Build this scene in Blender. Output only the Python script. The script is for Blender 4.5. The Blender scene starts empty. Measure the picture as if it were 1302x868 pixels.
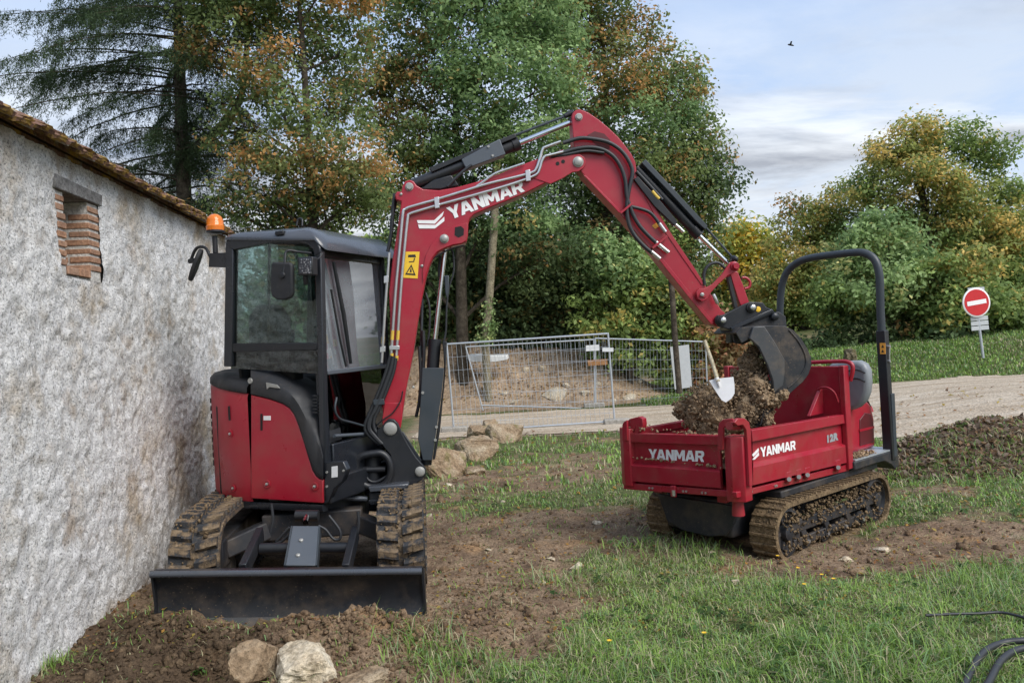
import bpy, bmesh, math, random
import numpy as np
from mathutils import Vector, Matrix
from mathutils import noise as mnoise

random.seed(7)
RNG = np.random.default_rng(11)
SC = bpy.context.scene
COL = SC.collection

# ------------------------------------------------------------------ camera, sky, sun, exposure
CAM_H = 1.58
F_PX = 1000.0                     # focal length measured in pixels of the 1302 px wide photograph
ROLL = math.radians(3.0)
cam_d = bpy.data.cameras.new('camera')
cam = bpy.data.objects.new('camera', cam_d)
COL.objects.link(cam)
SC.camera = cam
cr, sr = math.cos(ROLL), math.sin(ROLL)
cam.matrix_world = Matrix(((cr, sr, 0, 0), (0, 0, -1, 0), (-sr, cr, 0, CAM_H), (0, 0, 0, 1)))
cam_d.sensor_width = 36.0
cam_d.lens = 36.0 * F_PX / 1302.0
cam_d.shift_y = -9.0 / 1302.0
cam_d.clip_start = 0.05
cam_d.clip_end = 600.0

SUN_EL, SUN_AZ = math.radians(46), math.radians(130)      # azimuth clockwise from +Y
world = bpy.data.worlds.new('World')
SC.world = world
world.use_nodes = True
wn, wl = world.node_tree.nodes, world.node_tree.links
wn.clear()
w_out = wn.new('ShaderNodeOutputWorld')
w_bg = wn.new('ShaderNodeBackground')
w_bg.inputs['Strength'].default_value = 0.10
sky = wn.new('ShaderNodeTexSky')
sky.sky_type = 'NISHITA'
sky.sun_disc = False
sky.sun_elevation = SUN_EL
sky.sun_rotation = SUN_AZ
sky.air_density = 1.0
sky.dust_density = 1.5
tc = wn.new('ShaderNodeTexCoord')
sep = wn.new('ShaderNodeSeparateXYZ')
wl.new(tc.outputs['Generated'], sep.inputs[0])
def wmath(op, a, b=None, clamp=False):
    n = wn.new('ShaderNodeMath'); n.operation = op; n.use_clamp = clamp
    for i, v in enumerate((a, b)):
        if v is None: continue
        if isinstance(v, (int, float)): n.inputs[i].default_value = v
        else: wl.new(v, n.inputs[i])
    return n.outputs[0]
zc = wmath('MAXIMUM', sep.outputs['Z'], 0.0)
zd = wmath('ADD', zc, 0.16)
comb = wn.new('ShaderNodeCombineXYZ')
wl.new(wmath('DIVIDE', sep.outputs['X'], zd), comb.inputs['X'])
wl.new(wmath('DIVIDE', sep.outputs['Y'], zd), comb.inputs['Y'])
def wnoise(scale, detail, rough, loc, sx=1.0):
    mp = wn.new('ShaderNodeMapping')
    mp.inputs['Location'].default_value = loc
    mp.inputs['Scale'].default_value = (sx, 1.0, 1.0)
    wl.new(comb.outputs[0], mp.inputs['Vector'])
    n = wn.new('ShaderNodeTexNoise')
    n.inputs['Scale'].default_value = scale
    n.inputs['Detail'].default_value = detail
    n.inputs['Roughness'].default_value = rough
    n.inputs['Distortion'].default_value = 0.35
    wl.new(mp.outputs[0], n.inputs['Vector'])
    return n.outputs['Fac']
def wramp(fac, stops):
    r = wn.new('ShaderNodeValToRGB')
    els = r.color_ramp.elements
    while len(els) > len(stops): els.remove(els[-1])
    while len(els) < len(stops): els.new(1.0)
    for e, (p, c) in zip(els, stops):
        e.position = p; e.color = c
    wl.new(fac, r.inputs[0])
    return r.outputs[0]
g = lambda v: (v, v, v, 1)
veil = wramp(wnoise(0.9, 9, 0.66, (3.1, 1.7, 0), 0.8), [(0.36, g(0.35)), (0.58, g(1.0))])        # thin high cloud
bank = wramp(wnoise(1.05, 10, 0.62, (0.75, 4.1, 0), 0.5), [(0.39, g(0.0)), (0.49, g(1.0))])            # thicker cloud
shade = wramp(wnoise(1.7, 7, 0.6, (7.3, 2.2, 0), 0.5), [(0.40, (1.05, 1.13, 1.3, 1)), (0.60, (2.7, 2.8, 2.92, 1))])
def wmix(fac, a, b):
    m = wn.new('ShaderNodeMix'); m.data_type = 'RGBA'
    for s, v in ((m.inputs[0], fac), (m.inputs[6], a), (m.inputs[7], b)):
        if isinstance(v, (int, float)): s.default_value = v
        elif isinstance(v, tuple): s.default_value = v
        else: wl.new(v, s)
    return m.outputs[2]
blue = wmix(0.80, sky.outputs[0], (0.95, 1.36, 2.15, 1))
hi = wramp(zc, [(0.16, g(1.0)), (0.40, g(0.42))])
c1 = wmix(wmath('MULTIPLY', veil, hi), blue, (1.95, 2.16, 2.45, 1))
low = wramp(zc, [(0.16, g(1.0)), (0.36, g(0.10))])
c2 = wmix(wmath('MULTIPLY', bank, low), c1, shade)
wl.new(c2, w_bg.inputs['Color'])
wl.new(w_bg.outputs[0], w_out.inputs['Surface'])

sun_d = bpy.data.lights.new('sun', 'SUN')
sun_d.energy = 0.95
sun_d.angle = math.radians(40)
sun_d.color = (1.0, 0.955, 0.89)
sun = bpy.data.objects.new('sun', sun_d)
COL.objects.link(sun)
sdir = Vector((math.sin(SUN_AZ) * math.cos(SUN_EL), math.cos(SUN_AZ) * math.cos(SUN_EL), math.sin(SUN_EL)))
sun.rotation_euler = sdir.to_track_quat('Z', 'Y').to_euler()
sun.location = (6, -8, 12)

SC.view_settings.view_transform = 'Standard'
SC.view_settings.look = 'None'
SC.view_settings.exposure = 1.97
SC.view_settings.gamma = 1.0
SC.render.engine = 'CYCLES'
SC.cycles.max_bounces = 6
SC.cycles.transparent_max_bounces = 12
SC.cycles.use_denoising = True

# ------------------------------------------------------------------ surveying: photograph pixel -> place
def ray(px, py):
    u, v = (px - 651.0) / F_PX, (425.0 - py) / F_PX
    return Vector((u * cr + v * sr, 1.0, v * cr - u * sr))
EYE = Vector((0, 0, CAM_H))
def at(px, py, Y):
    return EYE + ray(px, py) * Y
class Plane:
    """a vertical or tilted plane; n points towards the viewer's side, inward depth = -n"""
    def __init__(s, o, n):
        s.o, s.n = Vector(o), Vector(n).normalized()
    def hit(s, px, py, d=0.0):                 # d = depth behind the plane
        o = s.o - s.n * d
        r = ray(px, py)
        return EYE + r * ((o - EYE).dot(s.n) / r.dot(s.n))
    def hits(s, pts, d=0.0):
        return [s.hit(x, y, d) for x, y in pts]

def sstep(a, b, x):
    t = np.clip((x - a) / (b - a), 0, 1)
    return t * t * (3 - 2 * t)
def gauss(x, y, cx, cy, sx, sy, rot=0.0):
    c, s = math.cos(rot), math.sin(rot)
    dx, dy = x - cx, y - cy
    u, v = dx * c + dy * s, -dx * s + dy * c
    return np.exp(-(u / sx) ** 2 - (v / sy) ** 2)
_tabs = {}
def vnoise(x, y, scale, seed=0):
    """cheap value noise, -1..1"""
    if seed not in _tabs: _tabs[seed] = np.random.default_rng(1000 + seed).random((256, 256)) * 2 - 1
    T = _tabs[seed]
    x = np.asarray(x, float) * scale + 71.3; y = np.asarray(y, float) * scale + 33.7
    xi, yi = np.floor(x).astype(int), np.floor(y).astype(int)
    fx, fy = x - xi, y - yi
    fx = fx * fx * (3 - 2 * fx); fy = fy * fy * (3 - 2 * fy)
    a, b = T[xi & 255, yi & 255], T[(xi + 1) & 255, yi & 255]
    c, d = T[xi & 255, (yi + 1) & 255], T[(xi + 1) & 255, (yi + 1) & 255]
    return (a * (1 - fx) + b * fx) * (1 - fy) + (c * (1 - fx) + d * fx) * fy
def fbm(x, y, scale, oct=4, seed=0, gain=0.5):
    r, amp, tot = 0, 1.0, 0
    for k in range(oct):
        r = r + amp * vnoise(x, y, scale * 2.03 ** k, seed + k); tot += amp; amp *= gain
    return r / tot

def road_mask(x, y):
    near = 15.4 - 4.3 * sstep(0.8, 5.5, x) + 0.35 * vnoise(x, y, 0.9, 40)
    far = 20.8 - 1.9 * sstep(3, 9, x) + 0.3 * vnoise(x, y, 0.8, 41)
    m = sstep(-0.35, 0.35, y - near) * sstep(-0.35, 0.35, far - y) * sstep(-3.0, -1.2, x)
    return m
def smooth_z(x, y):
    z = -0.036 * np.clip(y - 4.3, 0, 14.5)
    z = z + 0.47 * sstep(3.0, 10.0, x) * sstep(6, 14, y)
    z = z + 0.55 * sstep(7.0, 9.5, x) * sstep(18.6, 22.0, y) + 0.30 * sstep(9, 16, x) * sstep(17, 24, y)
    z = z + 0.5 * sstep(20, 34, y) + 0.02 * np.clip(x - 12, 0, 30)
    return z
def terrain(x, y):
    x = np.asarray(x, float); y = np.asarray(y, float)
    z = smooth_z(x, y)
    r = road_mask(x, y)
    near = sstep(14.0, 8.0, y)
    rough = 0.030 * fbm(x, y, 1.3, 3, 3) + (0.016 * fbm(x, y, 5.0, 3, 8) + 0.010 * fbm(x, y, 17, 2, 12)) * (0.35 + 0.65 * near)
    dirt = 1 - grass_mask(x, y)
    z = z + rough * (1 - 0.75 * r) * (0.6 + 0.9 * dirt) + 0.030 * dirt * (1 - r) * near * (np.abs(fbm(x, y, 5.5, 3, 81)) - 0.12)
    # heap pushed up in front of the blade, trench edge by the wall
    h = 0.13 * gauss(x, y, -1.25, 4.08, 0.42, 0.20) + 0.10 * gauss(x, y, -0.78, 4.12, 0.30, 0.20) + 0.14 * gauss(x, y, -1.95, 4.28, 0.25, 0.28)
    h = h + 0.09 * gauss(x, y, -2.35, 4.9, 0.3, 0.8) + 0.07 * gauss(x, y, -2.05, 3.6, 0.30, 0.45)
    h = h - 0.10 * gauss(x, y, -1.62, 3.82, 0.32, 0.16) + 0.10 * gauss(x, y, -0.95, 3.42, 0.35, 0.22)
    hh = sstep(0.015, 0.07, h)
    z = z - 0.085 * gauss(x, y, 2.35, 6.1, 1.3, 1.5)
    z = z + h + hh * (0.035 * fbm(x, y, 9, 3, 21) + 0.02 * fbm(x, y, 25, 2, 23))
    z = z + 0.05 * fbm(x, y, 3.1, 3, 31) * gauss(x, y, 0.2, 5.4, 1.2, 2.2)
    return z
_PATCH = None
def grass_mask(x, y):
    """1 = turf, 0 = bare soil (before the blades are scattered)"""
    x = np.asarray(x, float); y = np.asarray(y, float)
    b = 0.75 + 0 * x
    for cx, cy, sx, sy, rot, w in PATCHES:
        b = b + w * gauss(x, y, cx, cy, sx, sy, rot)
    b = b + 0.50 * fbm(x, y, 0.9, 4, 50) + 0.62 * fbm(x, y, 3.6, 5, 57, 0.75)
    b = b - 1.2 * road_mask(x, y) - 0.8 * sstep(-1.4, -2.2, x) * sstep(3.4, 3.9, y) * sstep(10, 8.5, y)
    return sstep(0.26, 0.80, b)
#        cx    cy    sx   sy   rot  weight
PATCHES = [(-0.1, 5.2, 0.55, 1.3, 0.1, -0.62), (-0.3, 7.0, 1.0, 1.0, 0, -0.42), (-0.9, 4.0, 0.9, 0.5, 0, -1.3), (0.35, 6.6, 0.7, 0.8, 0, -0.5),
           (-1.9, 4.2, 0.8, 0.9, 0, -1.3), (-1.5, 6.0, 0.95, 1.6, 0, -1.2), (0.1, 4.5, 0.5, 0.4, 0, -0.4), (-1.45, 3.55, 0.55, 0.28, 0, -0.9),
           (1.9, 5.3, 1.1, 0.28, 0.3, -0.75), (3.1, 5.8, 0.9, 0.5, 0.3, -0.95), (3.8, 7.4, 0.9, 0.5, 0.4, -0.7), (1.35, 6.2, 0.55, 0.5, 0, -0.7),
           (0.5, 10.5, 1.8, 1.6, 0, -0.35), (-0.2, 9.0, 1.3, 1.2, 0, -0.4), (0.9, 8.4, 0.8, 0.5, 0, 0.45), (1.9, 3.6, 1.8, 0.75, 0, 0.75), (0.8, 3.9, 0.6, 0.8, 0, 0.5),
           (0.9, 5.1, 0.35, 0.5, 0, 0.5), (-0.05, 3.6, 0.35, 0.3, 0, 0.6), (3.6, 9.0, 1.0, 1.2, 0, 0.6), (4.6, 6.2, 1.0, 1.0, 0, 0.5), (-2.1, 3.45, 0.22, 0.25, 0, 0.9),
           (10, 21, 4, 3, 0, 0.9), (2.7, 4.5, 0.9, 0.4, 0.1, 0.5)]
def ground_at(px, py):
    """where the line of sight through a pixel meets the ground"""
    r = ray(px, py)
    lo, hi = 1.5, 60.0
    for t in np.arange(1.5, 60, 0.1):
        p = EYE + r * float(t)
        if p.z < float(smooth_z(p.x, p.y)):
            hi = float(t); break
    p = EYE + r * hi
    return Vector((p.x, p.y, float(terrain(p.x, p.y))))

# ------------------------------------------------------------------ materials
def new_mat(name):
    m = bpy.data.materials.new(name); m.use_nodes = True
    nt = m.node_tree
    return m, nt, nt.nodes, nt.links, nt.nodes['Principled BSDF']
def noise_node(nt, scale, detail=4, rough=0.55, coord='Object', stretch=None, loc=None):
    t = nt.nodes.new('ShaderNodeTexCoord')
    n = nt.nodes.new('ShaderNodeTexNoise')
    n.inputs['Scale'].default_value = scale; n.inputs['Detail'].default_value = detail; n.inputs['Roughness'].default_value = rough
    src = t.outputs[coord]
    if stretch or loc:
        mp = nt.nodes.new('ShaderNodeMapping')
        if stretch: mp.inputs['Scale'].default_value = stretch
        if loc: mp.inputs['Location'].default_value = loc
        nt.links.new(src, mp.inputs[0]); src = mp.outputs[0]
    nt.links.new(src, n.inputs['Vector'])
    return n.outputs['Fac']
def ramp(nt, fac, stops):
    r = nt.nodes.new('ShaderNodeValToRGB')
    els = r.color_ramp.elements
    while len(els) < len(stops): els.new(1.0)
    for e, (p, c) in zip(els, stops):
        e.position = p
        e.color = (c, c, c, 1) if isinstance(c, (int, float)) else (*c, 1)
    nt.links.new(fac, r.inputs[0])
    return r.outputs[0]
def mix(nt, fac, a, b):
    m = nt.nodes.new('ShaderNodeMix'); m.data_type = 'RGBA'
    for s, v in ((m.inputs[0], fac), (m.inputs[6], a), (m.inputs[7], b)):
        if isinstance(v, (int, float)): s.default_value = v
        elif isinstance(v, tuple): s.default_value = (*v, 1) if len(v) == 3 else v
        else: nt.links.new(v, s)
    return m.outputs[2]
def bump(nt, bsdf, h, strength=0.3, dist=0.01, prev=None):
    b = nt.nodes.new('ShaderNodeBump')
    b.inputs['Strength'].default_value = strength; b.inputs['Distance'].default_value = dist
    nt.links.new(h, b.inputs['Height'])
    if prev is not None: nt.links.new(prev, b.inputs['Normal'])
    nt.links.new(b.outputs[0], bsdf.inputs['Normal'])
    return b.outputs[0]
DUST = (0.20, 0.145, 0.095)
def paint(name, col, rough=0.35, dust=0.25, scale=3.0, metallic=0.0, speck=0.5, coat=0.0, bumps=0.05, col2=None):
    m, nt, N, L, b = new_mat(name)
    base = mix(nt, ramp(nt, noise_node(nt, 1.7, 3), [(0.35, 0.0), (0.65, 1.0)]), col, col2 or tuple(c * 0.86 for c in col))
    d1 = ramp(nt, noise_node(nt, scale, 6, 0.65), [(0.46, 0.0), (0.80, dust)])
    c = mix(nt, d1, base, DUST)
    d2 = ramp(nt, noise_node(nt, 95, 2, 0.5), [(0.67, 0.0), (0.72, speck)])
    d3 = ramp(nt, noise_node(nt, 2.2, 3, 0.5, loc=(5, 3, 1)), [(0.45, 0.0), (0.62, 1.0)])
    sp = N.new('ShaderNodeMath'); sp.operation = 'MULTIPLY'; L.new(d2, sp.inputs[0]); L.new(d3, sp.inputs[1])
    c = mix(nt, sp.outputs[0], c, DUST)
    L.new(c, b.inputs['Base Color'])
    rr = ramp(nt, noise_node(nt, scale * 1.7, 5, 0.6, loc=(2, 8, 4)), [(0.3, rough * 0.75), (0.75, min(1, rough * 1.7))])
    L.new(rr, b.inputs['Roughness'])
    b.inputs['Metallic'].default_value = metallic
    b.inputs['Coat Weight'].default_value = coat
    b.inputs['Coat Roughness'].default_value = 0.12
    if bumps: bump(nt, b, noise_node(nt, 60, 3), bumps, 0.004)
    return m
def plain(name, col, rough=0.5, metallic=0.0):
    m, nt, N, L, b = new_mat(name)
    c = mix(nt, noise_node(nt, 14, 4, 0.6), tuple(v * 0.82 for v in col), tuple(min(1, v * 1.15) for v in col))
    L.new(c, b.inputs['Base Color'])
    b.inputs['Roughness'].default_value = rough; b.inputs['Metallic'].default_value = metallic
    return m
def earthy(name, stops, scale=6, rough=0.95, bump_s=0.8, bump_d=0.02, fine=60, extra=None):
    m, nt, N, L, b = new_mat(name)
    f1 = noise_node(nt, scale, 8, 0.68)
    c = ramp(nt, f1, stops)
    f2 = noise_node(nt, fine, 4, 0.7)
    c2 = N.new('ShaderNodeMix'); c2.data_type = 'RGBA'; c2.blend_type = 'MULTIPLY'; c2.inputs[0].default_value = 0.75
    L.new(c, c2.inputs[6]); L.new(ramp(nt, f2, [(0.32, 0.42), (0.62, 1.25)]), c2.inputs[7])
    c = c2.outputs[2]
    if extra: c = extra(nt, c)
    L.new(c, b.inputs['Base Color'])
    b.inputs['Roughness'].default_value = rough
    b.inputs['Specular IOR Level'].default_value = 0.2
    p = bump(nt, b, f1, bump_s, bump_d * 2)
    bump(nt, b, f2, bump_s, bump_d * 0.5, p)
    return m
def leafy(name, trans=0.46, rough=0.6):
    """colour comes from the 'tint' attribute: each leaf has its own"""
    m, nt, N, L, b = new_mat(name)
    a = N.new('ShaderNodeAttribute'); a.attribute_name = 'tint'
    out = N['Material Output']
    t = N.new('ShaderNodeBsdfTranslucent')
    L.new(a.outputs['Color'], b.inputs['Base Color']); L.new(a.outputs['Color'], t.inputs['Color'])
    b.inputs['Roughness'].default_value = rough; b.inputs['Specular IOR Level'].default_value = 0.3
    ms = N.new('ShaderNodeMixShader'); ms.inputs[0].default_value = trans
    L.new(b.outputs[0], ms.inputs[1]); L.new(t.outputs[0], ms.inputs[2]); L.new(ms.outputs[0], out.inputs['Surface'])
    return m
def glassy(name, tint, gloss=0.0):
    m, nt, N, L, b = new_mat(name)
    out = N['Material Output']
    tr = N.new('ShaderNodeBsdfTransparent'); tr.inputs['Color'].default_value = (*tint, 1)
    gl = N.new('ShaderNodeBsdfGlossy'); gl.inputs['Roughness'].default_value = 0.02
    fr = N.new('ShaderNodeFresnel'); fr.inputs['IOR'].default_value = 1.5
    ad = N.new('ShaderNodeMath'); ad.operation = 'ADD'; ad.use_clamp = True; ad.inputs[1].default_value = gloss
    L.new(fr.outputs[0], ad.inputs[0])
    ms = N.new('ShaderNodeMixShader')
    L.new(ad.outputs[0], ms.inputs[0]); L.new(tr.outputs[0], ms.inputs[1]); L.new(gl.outputs[0], ms.inputs[2])
    L.new(ms.outputs[0], out.inputs['Surface'])
    return m

M = {}
RED = (0.36, 0.008, 0.026)
M['red'] = paint('red_paint', RED, 0.32, 0.28, 4.2, coat=0.2, speck=0.6)
M['red_dusty'] = paint('dusty_red_paint', (0.33, 0.009, 0.025), 0.36, 0.30, 5.0, speck=0.95, coat=0.1)
M['black'] = paint('black_paint', (0.010, 0.012, 0.016), 0.38, 0.06, 3.0, speck=0.4)
M['black_dirty'] = paint('dirty_black_paint', (0.016, 0.018, 0.023), 0.5, 0.35, 5.0, speck=0.9)
M['cab'] = paint('cab_paint', (0.014, 0.017, 0.023), 0.27, 0.04, 3.0, coat=0.2, speck=0.2)
M['roof'] = paint('roof_paint', (0.060, 0.068, 0.082), 0.24, 0.08, 3.0, coat=0.3, speck=0.2)
M['bucket'] = paint('earthy_bucket_paint', (0.018, 0.020, 0.024), 0.5, 0.5, 9.0, speck=1.0)
M['guard'] = paint('guard_paint', (0.035, 0.045, 0.055), 0.42, 0.08, 3.0, speck=0.3)
M['guard_light'] = paint('arm_guard_paint', (0.085, 0.10, 0.12), 0.33, 0.06, 3.0, speck=0.2)
M['plastic'] = paint('black_plastic', (0.018, 0.020, 0.024), 0.55, 0.10, 4.0, speck=0.4)
M['hose'] = plain('rubber_hose', (0.022, 0.024, 0.028), 0.5)
M['rubber'] = earthy('muddy_rubber', [(0.47, (0.040, 0.042, 0.046)), (0.56, (0.15, 0.11, 0.072)), (0.72, (0.27, 0.20, 0.125))], 11, 0.85, 0.6, 0.012, 50)
M['mud_track'] = earthy('caked_mud', [(0.30, (0.055, 0.045, 0.034)), (0.48, (0.17, 0.118, 0.066)), (0.72, (0.30, 0.215, 0.125))], 12, 0.95, 0.9, 0.015, 55)
M['chrome'] = plain('chrome', (0.75, 0.77, 0.80), 0.12, 1.0)
M['steel'] = plain('zinc_steel', (0.62, 0.62, 0.62), 0.30, 0.85)
M['galv'] = plain('galvanised_steel', (0.50, 0.54, 0.58), 0.42, 0.55)
M['pin'] = plain('pin_cap', (0.34, 0.34, 0.32), 0.45, 0.35)
M['white'] = plain('white_print', (0.80, 0.80, 0.80), 0.5)
M['sign_white'] = plain('white_board', (0.66, 0.68, 0.68), 0.6)
M['sign_red'] = plain('sign_red', (0.52, 0.018, 0.022), 0.4)
M['sign_grey'] = plain('sign_grey', (0.48, 0.51, 0.52), 0.5)
M['yellow'] = plain('yellow_sticker', (0.80, 0.50, 0.03), 0.5)
M['orange_sticker'] = plain('orange_sticker', (0.80, 0.36, 0.05), 0.5)
M['ink'] = plain('black_print', (0.012, 0.012, 0.012), 0.5)
M['tape'] = plain('yellow_tape', (0.62, 0.42, 0.06), 0.5)
M['void'] = plain('dark_interior', (0.008, 0.008, 0.009), 0.8)
M['seat'] = plain('seat_vinyl', (0.21, 0.225, 0.24), 0.42)
M['seat_dark'] = plain('seat_cloth', (0.03, 0.03, 0.034), 0.8)
M['inner_red'] = plain('inner_red', (0.10, 0.008, 0.012), 0.5)
def sky_sheen_glass(name, tint, gloss, sheen, sheen_col):  # pale diffuse layer: bright sky reflection painted into the pane's colour
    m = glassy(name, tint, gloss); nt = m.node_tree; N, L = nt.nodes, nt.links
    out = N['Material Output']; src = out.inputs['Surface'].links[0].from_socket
    d = N.new('ShaderNodeBsdfDiffuse'); d.inputs['Color'].default_value = (*sheen_col, 1)
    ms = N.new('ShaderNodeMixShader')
    L.new(ramp(nt, noise_node(nt, 3.0, 5, 0.6), [(0.35, sheen * 0.7), (0.7, sheen * 1.2)]), ms.inputs[0])
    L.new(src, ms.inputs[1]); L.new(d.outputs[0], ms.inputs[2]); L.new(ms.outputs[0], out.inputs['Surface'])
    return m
M['glass'] = glassy('cab_glass', (0.70, 0.80, 0.79), 0.0)
M['glass_dark'] = glassy('lower_cab_glass', (0.45, 0.50, 0.50), 0.03)
M['windscreen'] = sky_sheen_glass('windscreen_glass', (0.62, 0.68, 0.70), 0.30, 0.32, (0.42, 0.46, 0.50))
M['mirror'] = plain('mirror_glass', (0.6, 0.63, 0.66), 0.05, 1.0)
m, nt, N, L, b = new_mat('amber_lens')
b.inputs['Base Color'].default_value = (0.85, 0.22, 0.02, 1); b.inputs['Roughness'].default_value = 0.15
b.inputs['Transmission Weight'].default_value = 0.25
M['amber'] = m
m, nt, N, L, b = new_mat('lamp_lens')
f = N.new('ShaderNodeTexVoronoi'); f.inputs['Scale'].default_value = 70
tcx = N.new('ShaderNodeTexCoord'); L.new(tcx.outputs['Object'], f.inputs['Vector'])
L.new(ramp(nt, f.outputs['Distance'], [(0.1, (0.75, 0.77, 0.8)), (0.5, (0.10, 0.11, 0.13))]), b.inputs['Base Color'])
b.inputs['Roughness'].default_value = 0.2; b.inputs['Metallic'].default_value = 0.6
M['lens'] = m
M['wood'] = earthy('weathered_wood', [(0.35, (0.10, 0.095, 0.09)), (0.6, (0.24, 0.235, 0.23))], 12, 0.9, 0.6, 0.008, 70)
M['handle_wood'] = earthy('ash_handle', [(0.35, (0.42, 0.36, 0.24)), (0.65, (0.60, 0.54, 0.40))], 10, 0.7, 0.2, 0.004, 60)
M['plank'] = earthy('raw_plank', [(0.35, (0.26, 0.13, 0.055)), (0.65, (0.40, 0.22, 0.10))], 10, 0.8, 0.2, 0.004, 60)
M['concrete'] = earthy('concrete', [(0.35, (0.26, 0.24, 0.21)), (0.65, (0.40, 0.38, 0.34))], 12, 0.9, 0.4, 0.006, 70)
M['bark'] = earthy('bark', [(0.35, (0.035, 0.028, 0.020)), (0.65, (0.12, 0.10, 0.075))], 6, 0.95, 0.9, 0.03, 30)
M['bark_pale'] = earthy('pale_bark', [(0.35, (0.15, 0.13, 0.085)), (0.65, (0.33, 0.29, 0.20))], 6, 0.95, 0.7, 0.02, 30)
SOIL = [(0.30, (0.085, 0.055, 0.034)), (0.50, (0.20, 0.135, 0.082)), (0.70, (0.31, 0.225, 0.145))]
M['soil'] = earthy('soil', SOIL, 7, 0.97, 0.9, 0.02, 45)
M['soil_dark'] = earthy('fresh_soil', [(0.30, (0.13, 0.088, 0.054)), (0.50, (0.33, 0.23, 0.14)), (0.70, (0.52, 0.39, 0.25))], 9, 0.97, 1.0, 0.02, 50)
def moss(nt, c):
    f = ramp(nt, noise_node(nt, 5, 5, 0.6, loc=(9, 1, 3)), [(0.56, 0.0), (0.66, 0.65)])
    return mix(nt, f, c, (0.16, 0.145, 0.05))
M['soil_moist'] = earthy('moist_soil', [(0.30, (0.040, 0.028, 0.018)), (0.50, (0.105, 0.072, 0.044)), (0.72, (0.20, 0.142, 0.088))], 9, 0.95, 1.0, 0.02, 50)
M['blade'] = paint('scuffed_blade_paint', (0.012, 0.014, 0.018), 0.36, 0.28, 7.0, speck=0.7)
M['limestone'] = earthy('limestone', [(0.28, (0.13, 0.085, 0.05)), (0.46, (0.30, 0.215, 0.135)), (0.70, (0.46, 0.38, 0.27))], 5, 0.93, 0.9, 0.03, 35, moss)
M['limestone_pale'] = earthy('pale_limestone', [(0.30, (0.20, 0.14, 0.08)), (0.45, (0.55, 0.46, 0.33)), (0.66, (0.68, 0.62, 0.50))], 4, 0.93, 0.9, 0.025, 35)
M['leaf'] = leafy('leaf')
M['grass'] = leafy('grass_blade', 0.25, 0.55)
def brick_var(nt, c):
    o = nt.nodes.new('ShaderNodeObjectInfo')
    return mix(nt, ramp(nt, o.outputs['Random'], [(0.0, 0.0), (1.0, 0.5)]), c, (0.30, 0.20, 0.15))
M['brick'] = earthy('brick', [(0.30, (0.22, 0.11, 0.065)), (0.52, (0.40, 0.225, 0.14)), (0.72, (0.52, 0.36, 0.25))], 9, 0.92, 0.7, 0.01, 60, brick_var)
M['mortar'] = earthy('mortar', [(0.35, (0.46, 0.43, 0.39)), (0.65, (0.66, 0.64, 0.60))], 14, 0.95, 0.7, 0.01, 70)
def lichen(nt, c):
    f = ramp(nt, noise_node(nt, 5.5, 7, 0.68, loc=(3, 2, 8), coord='Object'), [(0.51, 0.0), (0.60, 0.85)])
    c = mix(nt, f, c, (0.40, 0.26, 0.05))
    f = ramp(nt, noise_node(nt, 9, 5, 0.6, loc=(1, 7, 2), coord='Object'), [(0.58, 0.0), (0.64, 0.7)])
    return mix(nt, f, c, (0.30, 0.29, 0.24))
M['tile'] = earthy('clay_tile', [(0.30, (0.085, 0.055, 0.045)), (0.52, (0.19, 0.105, 0.075)), (0.75, (0.26, 0.20, 0.165))], 6, 0.92, 0.8, 0.012, 50, lichen)

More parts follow.
